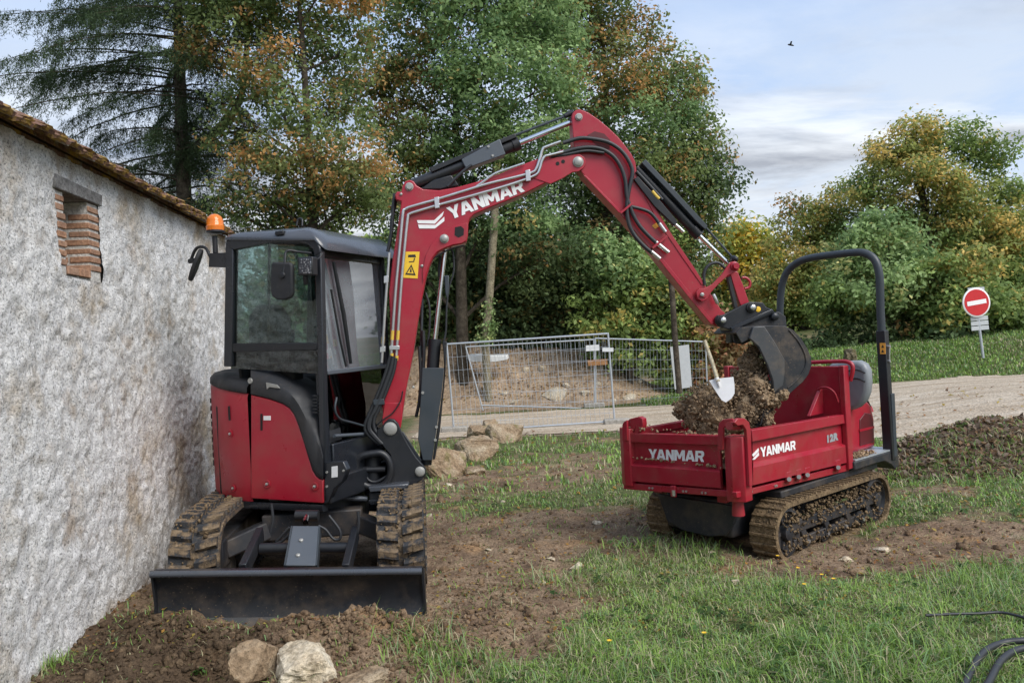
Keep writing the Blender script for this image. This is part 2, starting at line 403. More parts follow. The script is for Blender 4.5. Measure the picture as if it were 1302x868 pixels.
# ------------------------------------------------------------------ mesh builder
OFF = {}                                    # world position of each thing's base
class MB:
    def __init__(s): s.v, s.f = [], []
    def add(s, vs, fs):
        k = len(s.v); s.v.extend([Vector(v) for v in vs]); s.f.extend([tuple(i + k for i in f) for f in fs]); return s
    def prism(s, pts, vec, pts2=None):
        """polygon pts swept by vec (or to pts2)"""
        n = len(pts); vec = Vector(vec)
        p2 = pts2 or [Vector(p) + vec for p in pts]
        return s.add(list(pts) + list(p2), [tuple(range(n))[::-1], tuple(range(n, 2 * n))] + [(i, (i + 1) % n, n + (i + 1) % n, n + i) for i in range(n)])
    def box(s, c, ax, ay, az):
        """centre and three half-vectors"""
        c, ax, ay, az = Vector(c), Vector(ax), Vector(ay), Vector(az)
        vs = [c + ax * i + ay * j + az * k for k in (-1, 1) for j in (-1, 1) for i in (-1, 1)]
        return s.add(vs, [(0, 2, 3, 1), (4, 5, 7, 6), (0, 1, 5, 4), (2, 6, 7, 3), (0, 4, 6, 2), (1, 3, 7, 5)])
    def aabb(s, x0, x1, y0, y1, z0, z1):
        return s.box(((x0 + x1) / 2, (y0 + y1) / 2, (z0 + z1) / 2), ((x1 - x0) / 2, 0, 0), (0, (y1 - y0) / 2, 0), (0, 0, (z1 - z0) / 2))
    def tube(s, pts, r, n=10, caps=True, squash=None):
        pts = [Vector(p) for p in pts]
        m = len(pts)
        rs = r if isinstance(r, (list, tuple)) else [r] * m
        T = []
        for i in range(m):
            a, b2 = pts[max(i - 1, 0)], pts[min(i + 1, m - 1)]
            t = (b2 - a)
            T.append(t.normalized() if t.length > 1e-9 else Vector((0, 0, 1)))
        up = Vector((0, 0, 1)) if abs(T[0].z) < 0.9 else Vector((1, 0, 0))
        u = T[0].cross(up).normalized()
        k = len(s.v)
        for i in range(m):
            u = (u - T[i] * u.dot(T[i])).normalized()
            w = T[i].cross(u)
            for j in range(n):
                a = 2 * math.pi * j / n
                s.v.append(pts[i] + (u * math.cos(a) + w * math.sin(a)) * rs[i])
        for i in range(m - 1):
            for j in range(n):
                a, b2 = k + i * n + j, k + i * n + (j + 1) % n
                s.f.append((a, b2, b2 + n, a + n))
        if caps:
            s.f.append(tuple(k + j for j in range(n))[::-1]); s.f.append(tuple(k + (m - 1) * n + j for j in range(n)))
        return s
    def bar(s, a, b2, w, h, side):
        """box from a to b with half-width w along side and half-height h"""
        a, b2 = Vector(a), Vector(b2)
        t = (b2 - a); sd = Vector(side); sd = (sd - t.normalized() * sd.dot(t.normalized())).normalized()
        up = t.normalized().cross(sd)
        return s.box((a + b2) / 2, t / 2, sd * w, up * h)
    def lathe(s, o, axis, prof, n=20):
        o, ax = Vector(o), Vector(axis).normalized()
        u = ax.orthogonal().normalized(); w = ax.cross(u)
        k = len(s.v)
        for r, h in prof:
            for j in range(n):
                a = 2 * math.pi * j / n
                s.v.append(o + ax * h + (u * math.cos(a) + w * math.sin(a)) * max(r, 1e-4))
        for i in range(len(prof) - 1):
            for j in range(n):
                a, b2 = k + i * n + j, k + i * n + (j + 1) % n
                s.f.append((a, b2, b2 + n, a + n))
        s.f.append(tuple(k + j for j in range(n))[::-1]); s.f.append(tuple(k + (len(prof) - 1) * n + j for j in range(n)))
        return s
    def disc(s, o, axis, r, t, n=18):
        return s.lathe(o, axis, [(r, 0), (r, t * 0.8), (r * 0.9, t)], n)
    def mesh(s, name, off=Vector((0, 0, 0)), smooth=46):
        me = bpy.data.meshes.new(name)
        me.from_pydata([tuple(v - off) for v in s.v], [], s.f)
        bm = bmesh.new(); bm.from_mesh(me)
        bmesh.ops.recalc_face_normals(bm, faces=bm.faces)
        bm.to_mesh(me); bm.free()
        if smooth:
            me.polygons.foreach_set('use_smooth', [True] * len(me.polygons))
            me.set_sharp_from_angle(angle=math.radians(smooth))
        return me
    def build(s, name, mat, parent=None, bevel=0.0, smooth=46, label=None, seg=2):
        root = parent
        while root is not None and root.parent is not None: root = root.parent
        off = OFF.get(root.name, Vector((0, 0, 0))) if root is not None else Vector((0, 0, 0))
        me = s.mesh(name, off, smooth)
        return place(name, me, mat, parent, bevel, label, seg)
def place(name, me, mat, parent=None, bevel=0.0, label=None, seg=2, loc=None):
    o = bpy.data.objects.new(name, me)
    COL.objects.link(o)
    if mat is not None and not me.materials: me.materials.append(M[mat] if isinstance(mat, str) else mat)
    if parent is not None: o.parent = parent
    if loc is not None: o.location = loc
    if bevel:
        md = o.modifiers.new('bevel', 'BEVEL'); md.width = bevel; md.segments = seg; md.limit_method = 'ANGLE'; md.angle_limit = math.radians(38)
        md.harden_normals = False
    if label: o['label'] = label
    return o
def tag(o, label=None, cat=None, group=None, kind=None):
    if label: o['label'] = label
    if cat: o['category'] = cat
    if group: o['group'] = group
    if kind: o['kind'] = kind
    return o
def thing(name, loc, label, cat, group=None):
    o = bpy.data.objects.new(name, None)
    COL.objects.link(o); o.location = loc; o.empty_display_size = 0.2
    OFF[o.name] = Vector(loc)
    return tag(o, label, cat, group)
def mesh_np(name, verts, faces_flat, nper, mat, tint=None, smooth=False):
    """fast mesh from numpy arrays; faces all have nper corners"""
    me = bpy.data.meshes.new(name)
    nv, nf = len(verts), len(faces_flat) // nper
    me.vertices.add(nv); me.vertices.foreach_set('co', np.asarray(verts, np.float32).ravel())
    me.loops.add(nf * nper); me.loops.foreach_set('vertex_index', np.asarray(faces_flat, np.int32))
    me.polygons.add(nf)
    me.polygons.foreach_set('loop_start', np.arange(0, nf * nper, nper, dtype=np.int32))
    if smooth: me.polygons.foreach_set('use_smooth', np.ones(nf, bool))
    me.update(calc_edges=True)
    if tint is not None:
        at_ = me.attributes.new('tint', 'FLOAT_COLOR', 'POINT')
        c = np.ones((nv, 4), np.float32); c[:, :3] = tint
        at_.data.foreach_set('color', c.ravel())
    me.materials.append(M[mat] if isinstance(mat, str) else mat)
    return me
def text_mesh(body, bold=0.035, shear=0.0):
    """flat lettering: returns 2-D points (normalised to its own box) and faces"""
    cu = bpy.data.curves.new('lettering', 'FONT'); cu.body = body; cu.offset = bold; cu.shear = shear; cu.resolution_u = 3
    cu.space_character = 1.10
    ob = bpy.data.objects.new('lettering', cu); COL.objects.link(ob)
    dg = bpy.context.evaluated_depsgraph_get(); dg.update()
    me = bpy.data.meshes.new_from_object(ob.evaluated_get(dg))
    vs = np.array([v.co[:2] for v in me.vertices]); fs = [tuple(p.vertices) for p in me.polygons]
    bpy.data.objects.remove(ob); bpy.data.curves.remove(cu); bpy.data.meshes.remove(me)
    vs = (vs - vs.min(0)) / (vs.max(0) - vs.min(0))
    return vs, fs
def letter(name, body, quad, plane, d, mat, parent, **kw):
    """lettering laid on a plane; quad = the four corners of its box seen from the camera: bl, br, tr, tl"""
    vs, fs = text_mesh(body, **kw)
    c = [plane.hit(x, y, d) for x, y in quad]
    mb = MB()
    mb.add([c[0] * ((1 - u) * (1 - v)) + c[1] * (u * (1 - v)) + c[2] * (u * v) + c[3] * ((1 - u) * v) for u, v in vs], fs)
    return mb.build(name, mat, parent, smooth=0)
def smoothpts(pts, k=6):
    """Catmull-Rom through points"""
    P = [Vector(p) for p in pts]; P = [P[0] * 2 - P[1]] + P + [P[-1] * 2 - P[-2]]
    out = []
    for i in range(1, len(P) - 2):
        for j in range(k):
            t = j / k
            a, b2, c, d = P[i - 1], P[i], P[i + 1], P[i + 2]
            out.append(0.5 * ((2 * b2) + (c - a) * t + (2 * a - 5 * b2 + 4 * c - d) * t * t + (3 * b2 - a - 3 * c + d) * t ** 3))
    out.append(P[-2])
    return out

GLYPH = {
 'Y': (0.98, [[(0, 1), (.31, 1), (.5, .64), (.69, 1), (1, 1), (.655, .42), (.655, 0), (.345, 0), (.345, .42)]]),
 'A': (1.04, [[(0, 0), (.27, 0), (.335, .18), (.5, .18), (.5, .39), (.405, .39), (.5, .70), (.5, 1), (.33, 1)], [(1, 0), (.67, 1), (.5, 1), (.5, .70), (.595, .39), (.5, .39), (.5, .18), (.665, .18), (.73, 0)]]),
 'N': (0.90, [[(0, 0), (0, 1), (.30, 1), (.69, .47), (.69, 1), (1, 1), (1, 0), (.70, 0), (.31, .53), (.31, 0)]]),
 'M': (1.16, [[(0, 0), (0, 1), (.28, 1), (.5, .52), (.72, 1), (1, 1), (1, 0), (.75, 0), (.75, .56), (.575, .17), (.425, .17), (.25, .56), (.25, 0)]]),
 'R': (0.94, [[(0, 0), (0, 1), (.31, 1), (.31, 0)], [(.31, 1), (.74, 1), (.90, .93), (.97, .80), (.97, .62), (.90, .48), (.77, .40), (1, 0), (.66, 0), (.47, .35), (.31, .35), (.31, .56), (.58, .56), (.66, .60), (.66, .74), (.58, .78), (.31, .78)]]),
}
def lettering(body, quad, plane, d, mat, parent, lean=0.0):
    """heavy capitals drawn as flat polygons"""
    ws = [GLYPH[ch][0] for ch in body]; gap = 0.03
    tot = sum(ws) + gap * (len(body) - 1)
    c = [plane.hit(x, y, d) for x, y in quad]
    mb = MB(); x0 = 0.0
    for ch in body:
        w, polys = GLYPH[ch]
        for po in polys:
            vs = []
            for u, v in po:
                U = (x0 + u * w) / tot + lean * (v - 0.5)
                vs.append(c[0] * ((1 - U) * (1 - v)) + c[1] * (U * (1 - v)) + c[2] * (U * v) + c[3] * ((1 - U) * v))
            mb.add(vs, [tuple(range(len(vs)))])
        x0 += w + gap - (0.10 if ch == 'Y' else 0)
    return mb.build('lettering', mat, parent, smooth=0)

# ------------------------------------------------------------------ ground and road
def axis(*segs):
    out = []
    for a, b, step in segs:
        out.append(np.arange(a, b, step))
    return np.concatenate(out + [np.array([segs[-1][1]])])
def grid_mesh(name, xs, ys, zf, mat, attrs=None, keep=None):
    X, Y = np.meshgrid(xs, ys, indexing='xy')
    Z = zf(X, Y)
    nx, ny = len(xs), len(ys)
    idx = np.arange(nx * ny).reshape(ny, nx)
    q = np.stack([idx[:-1, :-1], idx[:-1, 1:], idx[1:, 1:], idx[1:, :-1]], -1).reshape(-1, 4)
    if keep is not None:
        k = keep(X, Y)
        kq = (k[:-1, :-1] + k[:-1, 1:] + k[1:, 1:] + k[1:, :-1]).reshape(-1) / 4
        q = q[kq > 0.5]
    me = mesh_np(name, np.stack([X, Y, Z], -1).reshape(-1, 3), q.ravel(), 4, mat, smooth=True)
    for an, fn in (attrs or {}).items():
        at_ = me.attributes.new(an, 'FLOAT', 'POINT')
        at_.data.foreach_set('value', np.ascontiguousarray(fn(X, Y), np.float32).ravel())
    return me

m, nt, N, L, b = new_mat('ground')
def att(nt, name):
    a = nt.nodes.new('ShaderNodeAttribute'); a.attribute_name = name; return a.outputs['Fac']
big = noise_node(nt, 1.1, 7, 0.65)
soil = ramp(nt, noise_node(nt, 2.6, 9, 0.72), [(0.28, (0.075, 0.047, 0.032)), (0.44, (0.17, 0.115, 0.076)), (0.58, (0.28, 0.20, 0.13)), (0.74, (0.37, 0.29, 0.20))])
clay = ramp(nt, noise_node(nt, 2.3, 5, 0.6, loc=(4, 4, 1)), [(0.55, 0.0), (0.68, 0.6)])
soil = mix(nt, clay, soil, (0.34, 0.205, 0.10))
turf = ramp(nt, noise_node(nt, 6, 6, 0.65), [(0.30, (0.030, 0.052, 0.014)), (0.52, (0.075, 0.105, 0.030)), (0.70, (0.17, 0.165, 0.075))])
gravel = ramp(nt, noise_node(nt, 1.4, 7, 0.7, stretch=(0.5, 1.6, 1)), [(0.32, (0.30, 0.235, 0.165)), (0.50, (0.43, 0.355, 0.27)), (0.68, (0.53, 0.465, 0.37))])
fine = noise_node(nt, 55, 4, 0.75)
c = mix(nt, att(nt, 'moist'), soil, (0.060, 0.041, 0.026))
c = mix(nt, att(nt, 'turf'), c, turf)
c = mix(nt, att(nt, 'road'), c, gravel)
mu = N.new('ShaderNodeMix'); mu.data_type = 'RGBA'; mu.blend_type = 'MULTIPLY'; mu.inputs[0].default_value = 0.8
L.new(c, mu.inputs[6]); L.new(ramp(nt, fine, [(0.36, 0.36), (0.60, 1.3)]), mu.inputs[7])
L.new(mu.outputs[2], b.inputs['Base Color'])
b.inputs['Roughness'].default_value = 0.97; b.inputs['Specular IOR Level'].default_value = 0.15
p_ = bump(nt, b, noise_node(nt, 14, 6, 0.7), 0.8, 0.03)
bump(nt, b, fine, 0.8, 0.012, p_)
M['ground'] = m
xs = axis((-300, -60, 20), (-60, -8, 2.0), (-8, -3.2, 0.2), (-3.2, 5.6, 0.038), (5.6, 16, 0.16), (16, 60, 2.0), (60, 300, 20))
ys = axis((-80, -4, 8), (-4, 2.2, 0.4), (2.2, 10.5, 0.038), (10.5, 24, 0.12), (24, 60, 1.5), (60, 330, 20))
def moist(x, y): return np.clip(1.3 * gauss(x, y, -1.75, 3.75, 0.50, 0.40) + 0.9 * gauss(x, y, -2.2, 4.4, 0.3, 0.5), 0, 0.85)
gm = grid_mesh('ground', xs, ys, terrain, 'ground', {'turf': lambda x, y: grass_mask(x, y) * 0.9, 'road': road_mask, 'moist': moist})
tag(place('ground', gm, None), kind='structure')
m, nt, N, L, b = new_mat('gravel_road')
gr1 = noise_node(nt, 1.3, 8, 0.7, stretch=(0.35, 1.8, 1))
c = ramp(nt, gr1, [(0.30, (0.29, 0.22, 0.155)), (0.48, (0.42, 0.345, 0.26)), (0.66, (0.53, 0.46, 0.37))])
vor = N.new('ShaderNodeTexVoronoi'); vor.inputs['Scale'].default_value = 26
t_ = N.new('ShaderNodeTexCoord'); L.new(t_.outputs['Object'], vor.inputs['Vector'])
mu = N.new('ShaderNodeMix'); mu.data_type = 'RGBA'; mu.blend_type = 'MULTIPLY'; mu.inputs[0].default_value = 0.7
L.new(c, mu.inputs[6]); L.new(ramp(nt, vor.outputs['Color'], [(0.1, 0.6), (0.9, 1.25)]), mu.inputs[7])
L.new(mu.outputs[2], b.inputs['Base Color'])
b.inputs['Roughness'].default_value = 0.95; b.inputs['Specular IOR Level'].default_value = 0.2
bump(nt, b, vor.outputs['Distance'], 0.7, 0.02)
M['gravel_road'] = m
rm = grid_mesh('gravel_road', axis((-3, 14, 0.12), (14, 60, 1.0)), axis((10.4, 21.4, 0.12)),
               lambda x, y: terrain(x, y) + 0.012 + 0.012 * np.abs(fbm(x, y, 6, 2, 77)), 'gravel_road', keep=road_mask)
tag(place('gravel_road', rm, None), kind='structure')

# ------------------------------------------------------------------ the old house on the left: rendered wall, small brick window, tiled eave
WD = Vector((-0.111, 1, 0)).normalized()           # along the wall, away from the camera
WN = Vector((WD.y, -WD.x, 0))                      # out of the wall, to the right
W0 = Vector((-2.39, 3.84, 0))
EAVE = 2.70
S0_, S1_ = -5.6, 4.12
def wall_pt(s, z, d=0.0): return W0 + WD * s - WN * d + Vector((0, 0, z))
m, nt, N, L, b = new_mat('old_render')
n1 = noise_node(nt, 1.5, 8, 0.66)
n2 = noise_node(nt, 8.0, 7, 0.68, loc=(3, 1, 5))
n3 = noise_node(nt, 70, 5, 0.75)
n4 = noise_node(nt, 2.6, 5, 0.62, loc=(8, 2, 2))
c = ramp(nt, n2, [(0.26, (0.34, 0.295, 0.24)), (0.38, (0.62, 0.595, 0.56)), (0.50, (0.80, 0.79, 0.775)), (0.74, (0.84, 0.835, 0.83))])
c = mix(nt, ramp(nt, n1, [(0.49, 0.0), (0.63, 0.78)]), c, (0.46, 0.36, 0.235))
c = mix(nt, ramp(nt, n4, [(0.58, 0.0), (0.70, 0.65)]), c, (0.36, 0.255, 0.16))
geo = N.new('ShaderNodeNewGeometry'); sp = N.new('ShaderNodeSeparateXYZ'); L.new(geo.outputs['Position'], sp.inputs[0])
def nmath(op, a, b_=None):
    n = N.new('ShaderNodeMath'); n.operation = op
    for i, v in enumerate((a, b_)):
        if v is None: continue
        if isinstance(v, (int, float)): n.inputs[i].default_value = v
        else: L.new(v, n.inputs[i])
    return n.outputs[0]
zt = nmath('ADD', sp.outputs['Z'], nmath('MULTIPLY', n1, 0.5))
c = mix(nt, ramp(nt, nmath('MULTIPLY', zt, 0.3), [(0.855, 0.0), (0.935, 0.75)]), c, (0.23, 0.165, 0.105))        # run-off stain under the eave
c = mix(nt, ramp(nt, nmath('ADD', nmath('SUBTRACT', sp.outputs['Z'], nmath('MULTIPLY', n1, 0.75)), 0.6), [(0.20, 0.75), (0.34, 0.0)]), c, (0.27, 0.20, 0.125))  # splashed soil at the foot
pit = ramp(nt, n3, [(0.36, 0.20), (0.47, 1.0), (0.62, 1.3)])
mu = N.new('ShaderNodeMix'); mu.data_type = 'RGBA'; mu.blend_type = 'MULTIPLY'; mu.inputs[0].default_value = 0.85
L.new(c, mu.inputs[6]); L.new(pit, mu.inputs[7])
drip = ramp(nt, noise_node(nt, 9, 3, 0.5, stretch=(1, 1, 0.32), loc=(1, 4, 7)), [(0.715, 0.0), (0.74, 0.85)])
lowz = ramp(nt, sp.outputs['Z'], [(0.15, 0.0), (0.22, 1.0), (0.62, 1.0), (0.7, 0.0)])
c = mix(nt, nmath('MULTIPLY', drip, lowz), mu.outputs[2], (0.13, 0.035, 0.022))
L.new(c, b.inputs['Base Color'])
b.inputs['Roughness'].default_value = 0.95; b.inputs['Specular IOR Level'].default_value = 0.2
p_ = bump(nt, b, noise_node(nt, 16, 5, 0.6, loc=(2, 9, 4)), 0.7, 0.03)
bump(nt, b, n3, 1.0, 0.020, p_)
M['render'] = m
house = thing('house', wall_pt(-0.7, 0.0, 2.0), 'old house wall in rough stained pale render with small brick window and lichened tile eave', 'house')
HX = OFF['house']
ss = np.concatenate([np.arange(S0_, -1.2, 0.12), np.arange(-1.2, S1_, 0.017), [S1_]])
zs = np.concatenate([np.arange(-0.25, EAVE, 0.017), [EAVE]])
win = (0.452, 1.012, 2.035, 2.500)
SS, ZZ = np.meshgrid(ss, zs)
dep = 0.020 * fbm(SS, ZZ, 2.2, 4, 90) + 0.014 * fbm(SS, ZZ, 9, 4, 95, 0.6) + 0.012 * fbm(SS, ZZ, 26, 2, 99, 0.7)
V = np.array(W0)[None, None, :] + np.array(WD)[None, None, :] * SS[..., None] + np.array(WN)[None, None, :] * dep[..., None]
V[..., 2] += ZZ
idx = np.arange(SS.size).reshape(SS.shape)
q = np.stack([idx[:-1, :-1], idx[:-1, 1:], idx[1:, 1:], idx[1:, :-1]], -1).reshape(-1, 4)
sc_, zc_ = (SS[:-1, :-1] + SS[1:, 1:]) / 2, (ZZ[:-1, :-1] + ZZ[1:, 1:]) / 2
hole = ((sc_ > win[0]) & (sc_ < win[1]) & (zc_ > win[2]) & (zc_ < win[3])).reshape(-1)
place('wall', mesh_np('wall', V.reshape(-1, 3) - np.array(HX), q[~hole].ravel(), 4, 'render', smooth=True), None, house)
mb = MB()                                            # the rest of the house: ends, back and the niche's back
def slab(mb, s0, s1, z0, z1, d0, d1):
    mb.prism([wall_pt(s0, z0, d0), wall_pt(s1, z0, d0), wall_pt(s1, z1, d0), wall_pt(s0, z1, d0)], -WN * (d1 - d0))
slab(mb, S0_ + 0.02, S1_ - 0.02, -0.3, EAVE - 0.02, 0.36, 4.2)
slab(mb, S1_ - 0.10, S1_ - 0.004, -0.3, EAVE - 0.02, 0.03, 0.34)
slab(mb, S0_ + 0.004, S0_ + 0.10, -0.3, EAVE - 0.02, 0.03, 0.34)
mb.build('wall_body', 'render', house)
# window: mortar bed, bricks, oak lintel
mb = MB()
slab(mb, 0.45, 0.548, 2.03, 2.50, 0.012, 0.33)
slab(mb, 0.866, 1.014, 2.03, 2.50, 0.012, 0.33)
slab(mb, 0.5485, 0.8655, 2.03, 2.085, 0.02, 0.33)
slab(mb, 0.5485, 0.8655, 2.0855, 2.50, 0.30, 0.33)
win_f = mb.build('window', 'mortar', house)
rb = random.Random(5)
ch = (2.495 - 2.09) / 8
for k in range(9):
    z0 = 2.092 + k * ch if k < 8 else 2.036
    for side in (0, 1):
        if k == 8: continue
        a, b2 = (0.455, 0.552) if side == 0 else (0.862, 1.008)
        a += rb.uniform(-.006, .006) if side == 1 else rb.uniform(-0.012, 0.004); b2 += rb.uniform(-.003, .010) if side else rb.uniform(-.004, .004)
        mb = MB(); h = ch - 0.018 + rb.uniform(-.002, .003)
        dd = rb.choice([0.22, 0.12, 0.25])
        slab(mb, a, b2, z0, z0 + h, rb.uniform(0.0, 0.008), dd)
        if dd < 0.2: slab(mb, a + .002, b2 - 0.002, z0 + .001, z0 + h - .001, dd + 0.014, 0.29)
        mb.build('brick', 'brick', win_f, bevel=0.004)
for k in range(2):
    mb = MB(); slab(mb, 0.555 + k * 0.158, 0.555 + k * 0.158 + 0.148, 2.045, 2.088 + 0.004 * k, 0.004, 0.21)
    mb.build('brick', 'brick', win_f, bevel=0.005)
mb = MB()
mb.prism([wall_pt(0.42, 2.503, -0.012), wall_pt(1.04, 2.503, -0.010), wall_pt(1.05, 2.575, -0.012), wall_pt(0.41, 2.582, -0.012)], -WN * 0.30)
mb.build('lintel', 'wood', win_f, bevel=0.006)
# eave: two courses of clay tiles, each tile its own piece
mb = MB()
up = Vector((-WN.x * math.cos(0.45), -WN.y * math.cos(0.45), math.sin(0.45)))     # up the roof slope
a0, a1 = wall_pt(S0_ - .05, EAVE - 0.002, 0.01), wall_pt(S1_ + .05, EAVE - 0.002, 0.01)
mb.prism([a0, a1, a1 + up * 2.6, a0 + up * 2.6], Vector((0, 0, 0.03)))
mb.build('roof', 'tile', house)
mb = MB(); b0_, b1_ = wall_pt(S0_ - .04, EAVE + 0.02, -0.030), wall_pt(S1_ + .04, EAVE + 0.02, -0.030)
mb.prism([b0_, b1_, b1_ + up * 0.3, b0_ + up * 0.3], Vector((0, 0, 0.058)))
mb.build('tile_bed', 'tile', house)
rt = random.Random(9)
tile_meshes = []
for k in range(6):
    mb = MB(); w, l, t = 0.088, 0.15, 0.017
    pr = []
    for i in range(7):
        a = -1 + 2 * i / 6
        pr.append(Vector((a * w, 0, 0.013 * (1 - a * a) + rt.uniform(-.005, .005))))
    low = [p - Vector((0, 0, t + rt.uniform(0, 0.008))) for p in pr][::-1]
    ring = pr + low
    mb.prism([p + Vector((0, -l + rt.uniform(-.012, .012), 0)) for p in ring], (0, 2 * l, 0))
    me = mb.mesh('roof_tile'); me.materials.append(M['tile']); tile_meshes.append(me)
tz = up.cross(WD).normalized()
if tz.z < 0: tz = -tz
rot = Matrix((WD, up, tz)).transposed()
for row in range(3):
    s = S0_ + 0.08 * (row % 2)
    while s < S1_ + 0.02:
        o = place('roof_tile', rt.choice(tile_meshes), None, house)
        pos = wall_pt(s, EAVE + 0.042 + 0.028 * (row if row < 2 else 1.6) + rt.uniform(-.008, .008), -0.075 + (0.018 * row if row < 2 else 0.12) + rt.uniform(-.016, .016)) + up * 0.10
        mloc = Matrix.Translation(pos - HX) @ rot.to_4x4() @ Matrix.Rotation(rt.uniform(-.05, .05), 4, 'Z') @ Matrix.Rotation(rt.uniform(-.06, .06), 4, 'Y')
        o.matrix_local = mloc
        s += 0.168 + rt.uniform(-.012, .02)

# ------------------------------------------------------------------ trees
def leaves(centres, normals, size, tints, aspect=0.55, axis_dir=None):
    n = len(centres)
    r = RNG.normal(size=(n, 3))
    nm = normals / np.linalg.norm(normals, axis=1, keepdims=True)
    u = r if axis_dir is None else axis_dir
    u = u - nm * (u * nm).sum(1, keepdims=True)
    u /= np.linalg.norm(u, axis=1, keepdims=True) + 1e-9
    w = np.cross(nm, u)
    sz = size * RNG.uniform(0.65, 1.3, (n, 1))
    p0 = centres - u * sz; p2 = centres + u * sz
    p1 = centres + w * sz * aspect - u * sz * 0.1 + nm * sz * 0.18; p3 = centres - w * sz * aspect - u * sz * 0.1 + nm * sz * 0.18
    return np.stack([p0, p1, p2, p3], 1).reshape(-1, 3), np.repeat(tints, 4, 0)
def unit(n):
    d = RNG.normal(size=(n, 3)); return d / np.linalg.norm(d, axis=1, keepdims=True)
PAL = {  # two greens / an autumn tone / share of autumn clumps
    'oak': ((0.044, 0.064, 0.024), (0.105, 0.135, 0.048), (0.22, 0.115, 0.040), 0.13),
    'oak_rust': ((0.045, 0.060, 0.020), (0.100, 0.112, 0.042), (0.25, 0.125, 0.045), 0.40),
    'ash': ((0.040, 0.074, 0.029), (0.125, 0.175, 0.072), (0.20, 0.15, 0.05), 0.05),
    'dark': ((0.024, 0.040, 0.017), (0.060, 0.088, 0.036), (0.12, 0.09, 0.03), 0.05),
    'shade': ((0.024, 0.040, 0.015), (0.066, 0.090, 0.035), (0.14, 0.08, 0.03), 0.08),
    'pale': ((0.055, 0.090, 0.034), (0.15, 0.20, 0.085), (0.22, 0.20, 0.08), 0.08),
    'gold': ((0.10, 0.125, 0.025), (0.22, 0.21, 0.045), (0.42, 0.27, 0.045), 0.45),
    'amber': ((0.070, 0.090, 0.026), (0.15, 0.165, 0.050), (0.30, 0.205, 0.065), 0.34),
    'russet': ((0.07, 0.065, 0.030), (0.14, 0.095, 0.048), (0.24, 0.11, 0.06), 0.5),
    'mid': ((0.048, 0.075, 0.022), (0.125, 0.165, 0.050), (0.26, 0.20, 0.06), 0.12),
}
def lobe_leaves(c, R, pal, L, cover, clump_r, hole=0.0):
    """leaf clumps filling an ellipsoid"""
    c, R = np.array(c), np.array(R)
    area = math.pi * R[0] * R[2]
    n = int(1.55 * cover * area / (L * L * 1.1))
    k = max(5, int(area / (clump_r * clump_r * 0.48) * min(1.0, 1.0 - hole)))
    d = unit(k)
    rad = RNG.random((k, 1)) ** 0.38
    cc = c + d * R * rad
    which = RNG.integers(0, k, n)
    off = RNG.normal(size=(n, 3)) * clump_r * np.array([0.52, 0.52, 0.34])
    p = cc[which] + off
    outw = d[which]
    nm = unit(n) * 0.85 + outw * 0.45 + np.array([0, 0, 0.5]) + off / clump_r * 0.35
    a, b_, au, share = PAL[pal]
    t = RNG.random((k, 1))
    cl = np.array(a) * (1 - t) + np.array(b_) * t
    isau = RNG.random((k, 1)) < share
    tl = cl[which]
    mixau = np.where(isau[which], RNG.uniform(0.15, 1.0, (n, 1)), (RNG.random((n, 1)) < share * 0.20) * 0.8)
    tl = tl * (1 - mixau) + np.array(au) * mixau
    tl = tl * RNG.uniform(0.72, 1.3, (n, 1)) * 2.7
    return p, nm, tl, cc
def tree(name, label, Y, trunk, lobes, L=0.10, cover=3.2, clump=0.55, group=None, bark='bark', r0=0.2, limbs=True, cat='tree'):
    """trunk: [(px,py)...] from the foot up; lobes: (px, py, rx, ry, dY, palette, cover factor)"""
    foot = at(*trunk[0], Y)
    gz = float(terrain(foot.x, foot.y)) - 0.15
    foot = Vector((foot.x, foot.y, gz))
    root = thing(name, foot, label, cat, group)
    pts = [foot] + [at(x, y, Y) for x, y in trunk[1:]]
    P, Nn, T, K = [], [], [], Y / F_PX
    mb = MB()
    if len(pts) > 1:
        sp_ = smoothpts(pts, 4) if len(pts) > 2 else pts
        mb.tube(sp_, [r0 * (1 - 0.8 * i / (len(sp_) - 1)) for i in range(len(sp_))], 9)
    rr = random.Random(sum(ord(ch_) for ch_ in name + label))
    for lb in lobes:
        px, py, rx, ry, dY, pal = lb[:6]
        cf = lb[6] if len(lb) > 6 else 1.0
        c = at(px, py, Y + dY)
        R = (rx * K, (rx + ry) * 0.5 * K * 0.9, ry * K)
        p, nm, tl, cc = lobe_leaves(c, R, pal, L, cover * cf, clump, 0.0)
        P.append(p); Nn.append(nm); T.append(tl)
        if limbs and len(pts) > 1:
            j = min(range(len(sp_)), key=lambda i: (sp_[i] - c).length + (2.0 if sp_[i].z > c.z else 0))
            st = sp_[max(0, j - 1)]
            rl = max(0.02, r0 * 0.42 * (1 - 0.7 * j / len(sp_)))
            midp = (st + c) / 2 + Vector((rr.uniform(-.3, .3), rr.uniform(-.3, .3), rr.uniform(0.0, .4)))
            q_ = smoothpts([st, midp, c], 4)
            mb.tube(q_, [rl * (1 - 0.75 * i / (len(q_) - 1)) for i in range(len(q_))], 6)
            for s_ in range(min(7, len(cc))):
                e = Vector(cc[rr.randrange(len(cc))])
                s2 = q_[rr.randrange(len(q_) // 2, len(q_))]
                mb.tube([s2, (s2 + e) / 2 + Vector((0, 0, 0.12)), e], [rl * 0.36, rl * 0.26, rl * 0.10], 5)
    if mb.v: mb.build('trunk', bark, root)
    v, t = leaves(np.concatenate(P), np.concatenate(Nn), L, np.concatenate(T))
    nleaf = len(v) // 4
    o = place('crown', mesh_np('crown', v - np.array(foot), np.arange(nleaf * 4), 4, 'leaf', t), None, root)
    return root

